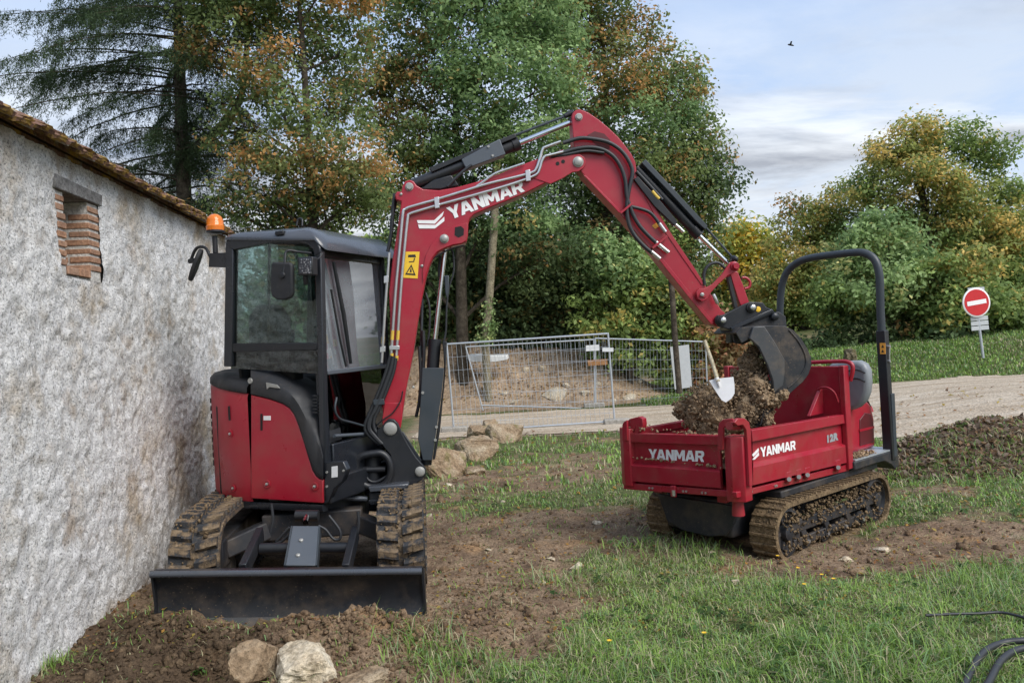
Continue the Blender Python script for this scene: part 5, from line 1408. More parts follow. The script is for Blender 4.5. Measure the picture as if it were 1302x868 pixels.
for a, b2 in (((828, 320), (839, 329)), ((834, 308), (850, 321)), ((838, 284), (846, 295))):
    f_ = MB().tube([PB.hit(*a, AW0 - 0.03), PB.hit(*b2, AW0 - 0.028)], [0.0165, 0.0165], 8).build('hose_fitting', 'steel', arm)
for q in ([(788, 270), (804, 257), (805.5, 259), (790, 272)], [(829, 314), (848, 299), (849.5, 301.5), (831, 316.5)]):
    bp_('hose_clamp', q, AW0 - 0.05, AW0, 'red', arm, 0.002)
bp_('sticker', [(829, 287), (839, 280), (843, 285), (833, 291)], AW0 - 0.004, AW0 - 0.0006, 'orange_sticker', arm, 0)
# bucket cylinder above the arm
uc = cyl('bucket_cylinder', (808, 214), (886, 296.5), 0.040, 'black')
MB().tube([PB.hit(880, 290, .095), PB.hit(889, 299.5, .095)], 0.047, 18).build('gland', 'black', uc)
cyl('rod', (886, 296.5), (925, 334.5), 0.0165, 'chrome', parent=uc)
bp_('guard_bar', [(816, 207), (821, 202.5), (860, 244), (900, 287), (897, 292), (886, 282), (850, 243)], 0.03, 0.16, 'guard', uc, 0.004)
bp_('guard_bar', [(806, 228), (811, 224), (842, 258), (862, 282), (858, 287), (832, 262)], 0.0, 0.05, 'black', uc, 0.004)
pipe([(809, 218), (826, 236), (842, 254)], 0.014, 'hydraulic_hose', 'hose', 0.02, uc); pipe([(858, 285), (864, 290), (869, 295)], 0.014, 'hose_fitting', 'steel', 0.03, uc)
pipe([(829, 243), (834, 249), (838, 253)], 0.014, 'hose_fitting', 'tape', 0.008, uc)
MB().tube([PB.hit(898, 290, .1), PB.hit(931, 327, .1)], 0.009, 8).build('guard_rail', 'guard', uc)
MB().lathe(PB.hit(933, 329.5, 0.07), BN, [(0.004, -.05), (0.024, -.03), (0.030, 0), (0.024, .03), (0.004, .05)], 16).build('rail_end', 'black', uc)
pipe([(896, 362), (895, 351), (898, 341), (905, 335), (914, 334.5), (922, 341)], 0.012, 'hydraulic_hose', 'hose', 0.02, arm, 5)
# linkage
for dd in (AW0 - 0.045, AW1 + 0.020):
    lk = bp_('bell_crank', [(885, 371), (889, 366.5), (896, 366.5), (906, 361), (918, 349), (926, 337), (929, 333), (935, 332), (940, 336), (939.5, 343), (934, 346.5), (926, 350), (914, 361), (903, 373), (900, 380), (893, 383.5), (887, 380)], dd, dd + 0.025, 'red', EX, 0.004)
link = bp_('bucket_link', [(927, 344), (938, 345), (945, 362), (954, 388), (951, 394), (944, 394), (939, 382)], 0.045, 0.145, 'red', EX, 0.006)
MB().tube(smoothpts([PB.hit(943.5, 353, .095), PB.hit(949, 353.5, .095), PB.hit(953.5, 358.5, .095), PB.hit(952.5, 365, .095), PB.hit(947, 367, .095)], 4), 0.011, 8).build('lifting_eye', 'red', link)
MB().bar(PB.hit(926, 352, 0.06), PB.hit(937, 398, 0.06), 0.02, 0.012, BN).build('link_bar', 'black', EX)
pin(934, 338.5, AW0 - 0.045, 0.026, lk, 'red', 0.04)
MB().lathe(PB.hit(907, 374, -0.02), (PB.hit(912, 388) - PB.hit(906, 374)), [(0.012, 0), (0.014, 0.02), (0.014, 0.07), (0.008, 0.08)], 10).build('hose_fitting', 'steel', arm)

# coupler and bucket ------------------------------------------------------------
for dd in (-0.012, 0.172):
    cp = bp_('coupler', [(910, 410), (909.5, 404), (913, 400.5), (919, 400.5), (936, 392), (946, 386.5), (954.5, 383.5), (970, 384.5), (974, 390), (983, 394), (986, 398), (958, 410), (930, 420), (921, 416.5), (914, 415)], dd, dd + 0.03, 'black', EX, 0.005)
bp_('coupler_bar', [(929, 416), (982, 392.5), (984.5, 396), (931, 420.5)], -0.03, 0.22, 'cab', cp, 0.004)
bp_('coupler_body', [(925, 412), (975, 394), (984, 398), (998, 404), (998.5, 415), (970, 416), (938, 423), (937, 436), (929, 436), (929, 420)], 0.04, 0.15, 'black', cp, 0.008)
for x, y, r in ((917.5, 407, 0.030), (955, 391, 0.030)):
    p = PB.hit(x, y, -0.012); MB().lathe(p, BN, [(r * 1.35, 0), (r * 1.3, 0.015), (r, 0.017), (r, 0.030)], 20).build('pin', 'black', cp)
    MB().lathe(p + BN * 0.03, BN, [(r * 0.7, 0), (r * 0.7, 0.012), (r * 0.4, 0.016)], 8).build('bolt', 'steel', cp)
MB().disc(PB.hit(963.8, 393, -0.012), BN, 0.021, 0.004).build('yellow_dot', 'yellow', cp)
DN, DF = -0.15, 0.34
outer = [(936, 423), (943, 416), (957, 414.5), (978, 414), (998, 414.5), (1009, 420), (1019, 431), (1026.5, 443), (1031.5, 455), (1031.5, 465), (1028, 475.5), (1021, 485), (1010, 495), (998, 505.5), (988, 514), (978, 525), (966, 542)]
near_o = PB.hits(outer, DN)
bucket = MB().prism(near_o + [p + (sum((q for q in near_o), Vector()) / len(near_o) - p).normalized() * 0.016 for p in near_o][::-1], -BN * (DF - DN)).build('bucket', 'bucket', EX, smooth=60)
side_px = outer + [(971, 523), (979, 503), (981, 485), (975, 464), (964, 441), (953, 431), (943, 436)]
for dd in (DN - 0.012, DF):
    bp_('bucket_side', side_px, dd, dd + 0.014, 'bucket', bucket, 0.003)
bp_('side_cutter', [(953, 430), (958, 415.5), (972, 414.5), (985, 434), (998, 457), (998, 474), (996, 490), (984, 500), (983, 484), (976, 464), (965, 441)], DN - 0.040, DN - 0.010, 'cutter', bucket, 0.006)
MB().tube(smoothpts([PB.hit(x, y, DN - 0.014) for x, y in ((1003, 419), (1016, 435), (1024, 452), (1024, 466), (1016, 480), (1002, 493))], 4), 0.006, 6).build('weld_rib', 'bucket', bucket)
for dd in (0.005, 0.16):
    bp_('bucket_lug', [(930, 418), (945, 414), (990, 396), (999, 402), (1001, 420), (975, 424), (945, 438), (934, 436)], dd, dd + 0.025, 'bucket', bucket, 0.004)
for x, y in ((942, 423), (985.5, 402.5)): MB().lathe(PB.hit(x, y, -0.03), BN, [(0.030, -0.03), (0.030, 0.0), (0.022, 0.008)], 18).build('pin', 'black', bucket)
for k in range(4):
    dd = DN + 0.03 + 0.13 * k
    bp_('bucket_tooth', [(975, 527), (968, 524), (958, 553), (962, 555)], dd, dd + 0.05, 'bucket', bucket, 0.004)

# ------------------------------------------------------------------ the tracked dumper
CT = Vector((0.766, 0.643, 0)); CW = Vector((-0.643, 0.766, 0)); CO = Vector((1.51, 5.39, 0))
def cp3(t, w, z): return CO + CT * t + CW * w + UP * z
DM = thing('tracked_dumper', cp3(1.0, 0.5, -0.12), 'muddy red tracked dumper with drop side box and black roll bar on the grass', 'dumper')
PT, PD = Plane(CO, -CT), Plane(CO, CW * -1)
def tp(name, px, d0, d1, mat='red_dusty', parent=DM, bevel=0.004, **kw): return panel(name, px, d0, d1, mat, parent, bevel, PT, **kw)
def sp_(name, px, d0, d1, mat='red_dusty', parent=DM, bevel=0.004, **kw): return panel(name, px, d0, d1, mat, parent, bevel, PD, **kw)
def cbox(mb, t0, t1, w0, w1, z0, z1): return mb.box(cp3((t0 + t1) / 2, (w0 + w1) / 2, (z0 + z1) / 2), CT * ((t1 - t0) / 2), CW * ((w1 - w0) / 2), UP * ((z1 - z0) / 2))
def rib(mb, plane, top, up, lo, d_in, d_out):
    """folded rib: slopes out from the sheet at 'top', stands proud between 'up' and 'lo'"""
    a = plane.hits(top, d_in); b2 = plane.hits(up, d_out); c = plane.hits(lo, d_out); d = plane.hits(lo, d_in + 0.01)
    a2 = plane.hits(top, d_in + 0.01)
    return mb.add([a[0], a[1], b2[0], b2[1], c[0], c[1], d[0], d[1], a2[0], a2[1]], [(0, 1, 3, 2), (2, 3, 5, 4), (4, 5, 7, 6), (0, 2, 4, 6, 8), (1, 9, 7, 5, 3), (0, 8, 9, 1), (6, 7, 9, 8)])
tail = tp('tailgate', [(796, 551), (915, 554), (918, 622), (798, 611.5)], 0.012, 0.03)
tp('top_rail', [(795.5, 550.5), (914, 553.5), (914.5, 566), (796.5, 561.8)], -0.022, 0.034, parent=tail)
mb = MB(); rib(mb, PT, [(801, 586.5), (914, 594)], [(798.5, 591.5), (915.5, 600)], [(798, 610.8), (916.5, 620)], 0.012, -0.028); mb.build('pressed_rib', 'red_dusty', tail)
tp('frame_strip', [(796.5, 562), (801.5, 562), (802, 590), (798, 592)], -0.012, 0.012, parent=tail); tp('frame_strip', [(911, 566), (915, 566), (917, 598), (913, 597)], -0.012, 0.012, parent=tail)
lettering('YANMAR', [(825, 583.5), (896.5, 587), (897, 573), (824.5, 570.5)], PT, 0.009, 'white', tail)
tp('bottom_rail', [(793, 613.5), (935, 624), (936, 632.5), (792.5, 621.5)], -0.02, 0.03)
side = sp_('drop_side', [(957, 548), (1073, 528.5), (1077, 588), (958, 617)], 0.012, 0.03)
sp_('top_rail', [(956, 546.5), (1073, 527), (1074.5, 538), (957, 561.5)], -0.022, 0.034, parent=side)
mb = MB(); rib(mb, PD, [(958, 587), (1074.5, 562.5)], [(957.5, 594.5), (1075, 567.5)], [(957.5, 616.5), (1076.5, 588)], 0.012, -0.028); mb.build('pressed_rib', 'red_dusty', side)
lettering('YANMAR', [(967.5, 581), (1012.5, 571), (1012, 559.5), (966.5, 568.5)], PD, 0.009, 'white', side)
for q in ([(956.5, 578), (964.5, 569.5), (965, 573), (958, 580.5)], [(957, 584), (964.8, 574.5), (965.2, 578.5), (959.5, 584)]): sp_('chevron', q, 0.008, 0.0115, 'white', side, 0)
letter('number', '12R', [(1052, 563), (1066, 559), (1066, 549), (1051.5, 553)], PD, 0.009, 'galv', side, bold=0.075)
sp_('bottom_rail', [(936.5, 625.5), (1079, 590), (1080, 598), (937, 633)], -0.01, 0.03)
for x, y in ((1003.5, 608), (1027, 602.5), (1066, 593), (1016, 605)):
    hg = sp_('hinge', [(x - 3, y - 8), (x + 3, y - 9.5), (x + 3.5, y + 5), (x - 2.5, y + 6)], -0.03, -0.01, 'red_dusty', side, 0.004)
    MB().tube([PD.hit(x, y + 1, -0.055), PD.hit(x, y + 1, -0.02)], 0.016, 10).build('hinge_pin', 'pin', hg)
for x, y in ((955, 624.5), (953, 625), (985, 617.5), (987, 617)): MB().lathe(PD.hit(x, y, -0.012), -CW, [(0.009, 0), (0.009, 0.007)], 8).build('bolt', 'steel', side)
for x, y in ((826, 620), (830, 620.2), (869, 624), (873, 624.3), (893, 626), (897.5, 626.3)): MB().lathe(PT.hit(x, y, -0.021), -CT, [(0.009, 0), (0.009, 0.007)], 8).build('bolt', 'steel', tail)
sh = tp('latch', [(852, 617), (858, 617.5), (858.5, 632), (852.5, 631)], -0.04, -0.02, parent=tail)
MB().tube([PT.hit(856.5, 623, -0.05), PT.hit(856.8, 630, -0.05)], 0.014, 8).build('latch_pin', 'steel', sh)
def post(t_s, w0, name='corner_post', z1=0.80):
    mb = MB(); pts = [(0.0, .105), (-.032, .095), (-.042, .035), (.0, -.035), (.085, -.035), (.10, -.01), (.10, .105)]
    if w0 > .5: pts = [(a, -b2) for a, b2 in pts][::-1]
    mb.prism([cp3(a + t_s, w0 + b2, 0.352) for a, b2 in pts], UP * (z1 - 0.352)); return mb.build(name, 'red_dusty', DM, bevel=0.006)
p1 = post(0.0, 0.0); p2 = post(0.0, 1.055)
tp('hook_plate', [(912.5, 573), (912.5, 546), (914, 537.5), (919, 533), (930, 532), (936, 536), (935, 543), (929, 540), (922.5, 540.5), (919.5, 545), (919, 572)], -0.062, -0.042, parent=p1)
sp_('hook_plate', [(934, 537), (938, 531.5), (946.5, 531.5), (952.5, 536), (954.8, 546), (957.5, 617), (953, 618), (950.5, 560), (949, 546), (945, 540), (938, 541)], -0.060, -0.036, parent=p1)
MB().tube([PD.hit(927, 541, 0.0), PD.hit(941, 541, 0.0)], 0.030, 12).build('hook_pin', 'red_dusty', p1)
tp('hook_plate', [(791, 560), (791, 540), (793, 536), (797, 534), (797.5, 560)], -0.05, -0.03, parent=p2)
tp('hook_plate', [(794, 551), (795, 539), (800, 532.5), (812, 529.5), (816.5, 532), (817.5, 540), (814.5, 548), (809.5, 551), (806, 550), (808, 543), (804, 551)], 0.0, 0.05, parent=p2)
# floor, headboard, far side
mb = MB(); cbox(mb, 0.03, 1.48, 0.03, 1.03, 0.37, 0.40); cbox(mb, 0.1, 1.5, 0.2, 0.27, 0.30, 0.37); cbox(mb, 0.1, 1.5, 0.78, 0.85, 0.30, 0.37)
mb.build('box_floor', 'red_dusty', DM)
mb = MB(); cbox(mb, 0.11, 1.47, 1.03, 1.06, 0.37, 0.76); cbox(mb, 0.11, 1.47, 1.02, 1.075, 0.72, 0.775); mb.build('drop_side', 'red_dusty', DM, bevel=0.004)
hb = MB(); cbox(hb, 1.455, 1.485, 0.0, 1.06, 0.37, 1.185); hb = hb.build('headboard', 'red_dusty', DM, bevel=0.004)
for w0, w1 in ((-0.035, 0.01), (1.05, 1.10)):
    mb = MB(); cbox(mb, 1.44, 1.52, w0, w1, 0.36, 1.19); mb.build('headboard_post', 'red_dusty', hb, bevel=0.006)
mb = MB(); mb.prism([cp3(1.454, 0.16, z) + CT * dt for dt, z in ((0, 0.80), (0, 1.0), (-0.03, 1.0), (-0.22, 0.80))], CW * 0.03); mb.build('gusset', 'red_dusty', hb, bevel=0.004)
MB().tube(smoothpts([cp3(1.45, 0.22, 0.93), cp3(1.42, 0.18, 1.0), cp3(1.40, 0.10, 1.02), cp3(1.41, 0.04, 0.98), cp3(1.43, 0.02, 0.90)], 4), 0.008, 6).build('tie_wire', 'red_dusty', hb)
PH = Plane(cp3(1.53, 0, 0), -CT)
MB().tube(smoothpts([PH.hit(*q) for q in ((1018, 466), (1024, 461.5), (1045, 460), (1068, 459.2), (1078, 460), (1083.5, 464), (1084, 472), (1081, 484))], 5), 0.017, 10).build('guard_rail', 'red', hb)
# chassis
mb = MB(); cbox(mb, 0.20, 2.0, 0.22, 0.82, 0.02, 0.29)
ch = mb.build('chassis', 'black_dirty', DM, bevel=0.02)
mb = MB(); mb.prism([cp3(0.17, w, z) for w, z in ((0.14, .27), (0.88, .27), (0.80, 0.07), (0.66, 0.02), (0.42, 0.01), (0.27, 0.04), (0.19, 0.14))], CT * 0.03)
mb.build('front_plate', 'black_dirty', ch, bevel=0.008)
mb = MB(); mb.tube([cp3(0.06, 0.07, 0.24), cp3(0.06, 0.07, 0.36)], [0.045, 0.036], 14); mb.build('bump_stop', 'red_dusty', DM)
mb = MB(); cbox(mb, 0.5, 2.0, 0.0, 1.0, 0.285, 0.34); mb.build('side_frame', 'black_dirty', DM, bevel=0.01)
# tracks
for w in (0.012, 0.965):
    c = cp3(1.13, w, 0.062)
    tr = make_track(DM, c, -CT, -CW, 1.76, 0.43, 0.21, 58, 'mud_track', 'mud_track', 0.014, 0.0, 0.013, False, seed=int(w * 100))
    outw = -CW if w < 0.5 else CW
    e_ = c + outw * 0.065
    mb = MB()
    mb.box(e_ + UP * 0.02, CT * 0.62, outw * 0.02, UP * 0.045); mb.box(e_ - UP * 0.10 , CT * 0.60, outw * 0.015, UP * 0.03)
    for k in range(4): mb.bar(e_ + CT * (-0.5 + 0.33 * k) + UP * 0.02, e_ + CT * (-0.42 + 0.33 * k) - UP * 0.13, 0.018, 0.03, outw)
    mb.build('track_frame', 'black_dirty', tr, bevel=0.006)
    for a in (-0.675, 0.675):
        wl_ = MB().lathe(c + CT * a + outw * 0.0, outw, [(0.18, -.06), (0.18, 0.07), (0.15, 0.078), (0.14, 0.055), (0.06, 0.05), (0.055, 0.092), (0.03, 0.10)], 24).build('wheel', 'black_dirty', tr)
        for q in range(6):
            an = q * math.pi / 3
            MB().box(c + CT * (a + 0.10 * math.cos(an)) + UP * 0.10 * math.sin(an) + outw * 0.058, CT * 0.018 * math.cos(an) + UP * 0.018 * math.sin(an) * 1.6, CT * -0.012 * math.sin(an) + UP * 0.012 * math.cos(an), outw * 0.012).build('spoke', 'black_dirty', wl_)
    for k in range(4):
        rl = MB().lathe(c + CT * (-0.42 + 0.28 * k) - UP * 0.115, outw, [(0.065, -.06), (0.065, 0.06), (0.03, 0.065), (0.03, 0.085)], 16).build('roller', 'black_dirty', tr)
        MB().lathe(c + CT * (-0.42 + 0.28 * k) - UP * 0.115 + outw * 0.085, outw, [(0.014, 0), (0.014, 0.01)], 8).build('bolt', 'steel', rl)
# driver's end: step, engine cover, seat, levers, roll bar
mb = MB(); mb.prism([cp3(t, -0.055, z) for t, z in ((1.50, .415), (2.28, .415), (2.28, .27), (2.20, .25), (2.13, .30), (2.02, .345), (1.85, .35), (1.50, .345))], CW * 1.12)
mb.build('step', 'black_dirty', DM, bevel=0.01)
mb = MB(); cbox(mb, 1.52, 2.24, -0.05, 1.05, 0.417, 0.428); mb.build('step_plate', 'galv', DM)
mb = MB(); mb.prism([cp3(t, 0.10, z) for t, z in ((1.56, .43), (2.19, .43), (2.20, .68), (2.15, .81), (2.05, .87), (1.56, .90))], CW * 0.80)
hd = mb.build('engine_cover', 'red', DM, bevel=0.03, seg=3)
mb = MB(); mb.prism([cp3(t, 0.092, z) for t, z in ((1.90, .48), (2.15, .48), (2.16, .64), (2.12, .73), (2.02, .75), (1.92, .70))], CW * 0.012); mb.build('grille_panel', 'inner_red', hd, bevel=0.006)
mb = MB(); mb.prism([cp3(t, 0.088, z) for t, z in ((1.90, .60), (2.16, .60), (2.16, .62), (1.90, .62))], CW * 0.008); mb.build('trim_strip', 'red', hd)
PSE = Plane(cp3(1.72, 0, 0), -CT)
seat_px = [(1052, 463), (1074, 459), (1090, 458.5), (1098, 462.5), (1102.5, 471), (1103.5, 486), (1102, 500), (1097.5, 511), (1090, 518), (1083, 521), (1060, 523), (1048, 510)]
se = panel('seat', seat_px, 0.0, 0.11, 'seat', DM, 0.035, PSE, seg=4)
for y in (472, 483):
    MB().tube(smoothpts([PSE.hit(x, y + dy, -0.002) for x, dy in ((1058, 4), (1075, 0), (1090, -2), (1100, 2))], 4), 0.006, 6).build('seam', 'seat_dark', se)
mb = MB(); cbox(mb, 1.70, 2.0, 0.22, 0.70, 0.86, 0.90); mb.build('seat_cushion', 'seat', se, bevel=0.02)
PL = Plane(cp3(0, 0.16, 0), -CW)
lv = MB().tube([PL.hit(1093, 492), PL.hit(1100, 504), PL.hit(1107, 517)], 0.008, 8).build('lever', 'black', DM)
MB().lathe(PL.hit(1107, 519), UP, [(0.024, -.03), (0.012, 0.02)], 10).build('lever_base', 'red', lv)
MB().tube([PL.hit(1091.5, 488), PL.hit(1095, 496)], [0.016, 0.012], 10).build('lever_knob', 'black', lv)
PR = Plane(cp3(2.17, 0, 0), -CT)
rp = [(1131, 582), (1128, 540), (1125, 480), (1121.5, 430), (1119.5, 395), (1119, 372), (1118, 350), (1114, 334), (1107, 325.5), (1096, 321.3), (1082, 321.5), (1060, 323.8), (1036, 327), (1020, 331), (1008, 338), (1000, 347), (995.5, 358), (993, 372), (991.5, 400), (990.5, 440), (990, 500)]
rb_ = MB().tube([PR.hit(*q) for q in rp[:3]] + smoothpts([PR.hit(*q) for q in rp[3:]], 4), 0.034, 14).build('roll_bar', 'guard', DM, smooth=60)
for (a, b2) in (((1131.5, 584), (1121.5, 420)), ((990, 500), (991.2, 410))):
    p, q = PR.hit(*a), PR.hit(*b2)
    MB().bar(p, q, 0.040, 0.036, CW).build('roll_bar_leg', 'black', rb_, bevel=0.006)
mb = MB(); mb.prism([PR.hit(*q, -0.045) for q in ((1118.5, 436), (1125.5, 436), (1126, 450), (1119, 450))], CT * 0.004); st2 = mb.build('warning_sticker', 'orange_sticker', rb_)
for y in (440, 446):
    mb = MB(); mb.prism([PR.hit(*q, -0.047) for q in ((1120.5, y + 2), (1124, y + 2), (1122.3, y - 2))], CT * 0.0018); mb.build('pictogram', 'ink', st2)
for y in (440.5, 459):
    MB().tube([PR.hit(1126, y, 0), PR.hit(1132, y, 0)], 0.013, 8).build('bolt', 'steel', rb_)
MB().tube([PR.hit(1131, 440, 0), PR.hit(1131, 459, 0)], 0.006, 6).build('locking_pin', 'steel', rb_)
MB().bar(PR.hit(1136, 580, .03), PR.hit(1132.5, 500, .03), 0.022, 0.03, CW).build('stay', 'guard', rb_, bevel=0.004)

# ------------------------------------------------------------------ loose soil
def ico(sub):
    bm = bmesh.new(); bmesh.ops.create_icosphere(bm, subdivisions=sub, radius=1.0)
    v = np.array([x.co[:] for x in bm.verts]); f = np.array([[y.index for y in x.verts] for x in bm.faces]); bm.free(); return v, f
ICO = {k: ico(k) for k in (1, 2, 3, 4, 5)}
def lump_verts(v, seed, amp, freq):
    o = Vector((seed * 3.17, seed * 1.31, seed * 7.7))
    d = np.array([mnoise.fractal(Vector(p) * freq + o, 0.9, 2.0, 4) for p in v])
    return v * (1 + amp * d)[:, None]
def rot_m(rng):
    q = rng.normal(size=4); q /= np.linalg.norm(q); w, x, y, z = q
    return np.array([[1 - 2 * (y * y + z * z), 2 * (x * y - z * w), 2 * (x * z + y * w)], [2 * (x * y + z * w), 1 - 2 * (x * x + z * z), 2 * (y * z - x * w)], [2 * (x * z - y * w), 2 * (y * z + x * w), 1 - 2 * (x * x + y * y)]])
LUMPS = [lump_verts(ICO[1][0], s, 0.75, 1.5) * np.array([1.25, 0.85 + 0.04 * s, 0.8]) for s in range(12)]
def clods(name, pts, mat, smooth=False):
    rng = np.random.default_rng(77)
    V, Fs, k = [], [], 0
    f = ICO[1][1]
    for c, r in pts:
        v = (LUMPS[int(rng.integers(0, 12))] * np.array([1, 1, 0.8])) @ rot_m(rng).T * r + np.array(c)
        V.append(v); Fs.append(f + k); k += len(v)
    return place(name, mesh_np(name, np.concatenate(V), np.concatenate(Fs).ravel(), 3, mat, smooth=smooth), None)
rs = random.Random(21)
pts = []
big = []
def mass(px, py, Y, rp_, n, rmin, rmax, flat=1.0):
    c = at(px, py, Y); R = rp_ * Y / F_PX
    big.append((c, R * 0.80))
    for _ in range(n):
        d = Vector((rs.gauss(0, 1), rs.gauss(0, 1), rs.gauss(0, 1))).normalized() * R * rs.uniform(0.62, 1.12)
        pts.append((c + d, rs.uniform(rmin, rmax) * (1 if rs.random() > 0.12 else 1.7)))
for (px, py, Y, r, n) in ((893, 512, 6.05, 22, 240), (912, 524, 6.0, 26, 300), (884, 530, 6.1, 18, 170), (904, 546, 6.05, 24, 200), (935, 534, 5.95, 24, 280), (922, 510, 6.1, 12, 90), (950, 520, 5.92, 22, 250), (940, 500, 5.98, 16, 160),
                          (946, 480, 6.0, 16, 150), (954, 462, 6.02, 15, 130), (962, 490, 5.9, 18, 180), (972, 505, 5.84, 15, 130), (958, 540, 5.95, 18, 130), (966, 470, 6.05, 13, 80), (960, 446, 6.08, 9, 40), (974, 524, 5.86, 10, 60), (925, 550, 6.0, 22, 130), (984, 510, 5.80, 8, 60), (996, 502, 5.78, 6, 40), (976, 534, 5.82, 8, 50), (870, 520, 6.15, 14, 120), (905, 500, 6.08, 14, 110)):
    mass(px, py, Y, r, int(n * 1.9), 0.004, 0.013)
# loose earth on the floor of the box and on rails and ledges
for _ in range(900):
    t, w = rs.uniform(0.06, 1.42), rs.uniform(0.05, 1.02)
    h = 0.43 + 0.30 * math.exp(-((t - 0.55) / 0.45) ** 2 - ((w - 0.5) / 0.4) ** 2) + 0.16 * math.exp(-((t - 0.15) / 0.2) ** 2)
    pts.append((cp3(t, w, h + rs.uniform(-.03, .03)), rs.uniform(0.012, 0.032)))
for _ in range(90):
    pts.append((cp3(rs.uniform(-0.02, 0.04), rs.uniform(0.12, 0.98), 0.80 + rs.uniform(-.01, .012)) if rs.random() < 0.4 else cp3(rs.uniform(0.1, 1.4), rs.uniform(-0.01, 0.03), 0.795), rs.uniform(0.004, 0.010)))
for _ in range(34):
    pts.append((cp3(-0.012, rs.uniform(0.14, 0.95), 0.575 + rs.uniform(0, .008)), rs.uniform(0.005, 0.012)))
for _ in range(200):
    pts.append((cp3(rs.uniform(1.52, 1.9), rs.uniform(-0.04, 0.08), 0.43 + rs.uniform(0, .02)), rs.uniform(0.005, 0.014)))
V, Fs, k = [], [], 0
for i, (c, r) in enumerate(big):
    v = lump_verts(ICO[3][0], i + 40, 0.28, 2.2) * r + np.array(c); V.append(v); Fs.append(ICO[3][1] + k); k += len(v)
# floor heap as a sheet of the same mass
gx, gy = np.meshgrid(np.linspace(0.04, 1.44, 60), np.linspace(0.04, 1.02, 44))
hz = 0.41 + 0.30 * np.exp(-((gx - 0.55) / 0.45) ** 2 - ((gy - 0.5) / 0.4) ** 2) + 0.16 * np.exp(-((gx - 0.15) / 0.2) ** 2) + 0.04 * fbm(gx, gy, 6, 3, 5)
pv = np.array(CO)[None, None] + gx[..., None] * np.array(CT) + gy[..., None] * np.array(CW); pv[..., 2] += hz
idx = np.arange(gx.size).reshape(gx.shape); q = np.stack([idx[:-1, :-1], idx[:-1, 1:], idx[1:, 1:], idx[1:, :-1]], -1).reshape(-1, 4)
V.append(pv.reshape(-1, 3)); Fs.append(np.concatenate([q[:, [0, 1, 2]], q[:, [0, 2, 3]]]) + k); k += gx.size
rng = np.random.default_rng(8)
for c, r in pts:
    v = (LUMPS[int(rng.integers(0, 12))] * np.array([1, 1, 0.8])) @ rot_m(rng).T * r + np.array(c); V.append(v); Fs.append(ICO[1][1] + k); k += len(v)
o = place('soil_load', mesh_np('soil_load', np.concatenate(V), np.concatenate(Fs).ravel(), 3, 'soil_dark'), None)
tag(o, 'brown crumbly soil pouring from the bucket into the red box', 'soil', kind='stuff')

# shovel standing in the load
sv = thing('shovel', at(922, 505, 5.84), 'white bladed shovel with pale wooden handle stuck in the soil load', 'shovel')
pl_ = Plane(at(922, 500, 5.84), (-0.25, -1, 0.18))
blp = [(901.5, 483.5), (912, 481), (932.5, 479), (934, 490), (934, 500), (930, 506.5), (923, 511.5), (917.5, 508.5), (913, 502), (906, 491)]
panel('shovel_blade', blp, 0.0, 0.006, 'white', sv, 0.001, pl_)
MB().tube([pl_.hit(895.5, 432.5, 0.0), pl_.hit(905, 459, 0.01), pl_.hit(913, 485, -0.012)], 0.0145, 10).build('shovel_handle', 'handle_wood', sv)
MB().tube([pl_.hit(911, 480, -0.010), pl_.hit(915, 492, -0.008)], [0.019, 0.006], 8).build('socket', 'white', sv)

# ------------------------------------------------------------------ rocks
def rock(name, label, c, R, seed, mat='limestone', group=None, sub=4, amp=0.10, freq=2.2, pts_n=17):
    """a broken block: hull of random points, broken up finer, faces kept flat with sharp breaks"""
    rg = random.Random(seed * 13 + 1)
    bm = bmesh.new()
    for _ in range(pts_n):
        d = Vector((rg.gauss(0, 1), rg.gauss(0, 1), rg.gauss(0, 1))).normalized()
        d = Vector([math.copysign(abs(q_) ** 0.75, q_) for q_ in d]) * rg.uniform(0.82, 1.1)
        bm.verts.new(d)
    r_ = bmesh.ops.convex_hull(bm, input=bm.verts)
    bmesh.ops.delete(bm, geom=[v_ for v_ in bm.verts if not v_.link_faces], context='VERTS')
    bmesh.ops.dissolve_limit(bm, angle_limit=0.22, verts=bm.verts, edges=bm.edges)
    bmesh.ops.bevel(bm, geom=list(bm.edges), offset=0.07, segments=2, affect='EDGES', profile=0.6)
    bmesh.ops.triangulate(bm, faces=bm.faces)
    for _ in range(2 if sub < 4 else 3):
        bmesh.ops.subdivide_edges(bm, edges=[e for e in bm.edges if e.calc_length() > 0.10], cuts=1, use_grid_fill=True)
        bmesh.ops.triangulate(bm, faces=[f_ for f_ in bm.faces if len(f_.verts) > 3])
    o_ = Vector((seed * 3.1, seed * 1.7, seed))
    for v_ in bm.verts:
        p = v_.co
        k_ = amp * mnoise.fractal(p * freq + o_, 1.0, 2.0, 3) + 0.045 * mnoise.fractal(p * 9 + o_, 1.0, 2.0, 3)
        v_.co = Vector((p.x * R[0], p.y * R[1], p.z * R[2])) * (1 + k_)
    me = bpy.data.meshes.new(name); bm.to_mesh(me); bm.free()
    me.polygons.foreach_set('use_smooth', [True] * len(me.polygons)); me.set_sharp_from_angle(angle=math.radians(30))
    me.materials.append(M[mat])
    o = place(name, me, None, loc=c); o.rotation_euler.z = seed * 1.7
    return tag(o, label, 'rock', group)
def on_base(px, py, hz):
    p = ground_at(px, py); return p + ray(px, py) * hz * 0.8 + UP * (hz * 0.62)
def on_ground(px, py, Y, dz=0.0):
    p = at(px, py, Y); return Vector((p.x, p.y, p.z + dz))
g_b = 'boulders beside the digger'
M['mossy'] = earthy('mossy_stone', [(0.30, (0.045, 0.045, 0.025)), (0.50, (0.17, 0.14, 0.085)), (0.72, (0.34, 0.28, 0.20))], 8, 0.95, 1.0, 0.03, 30, moss)
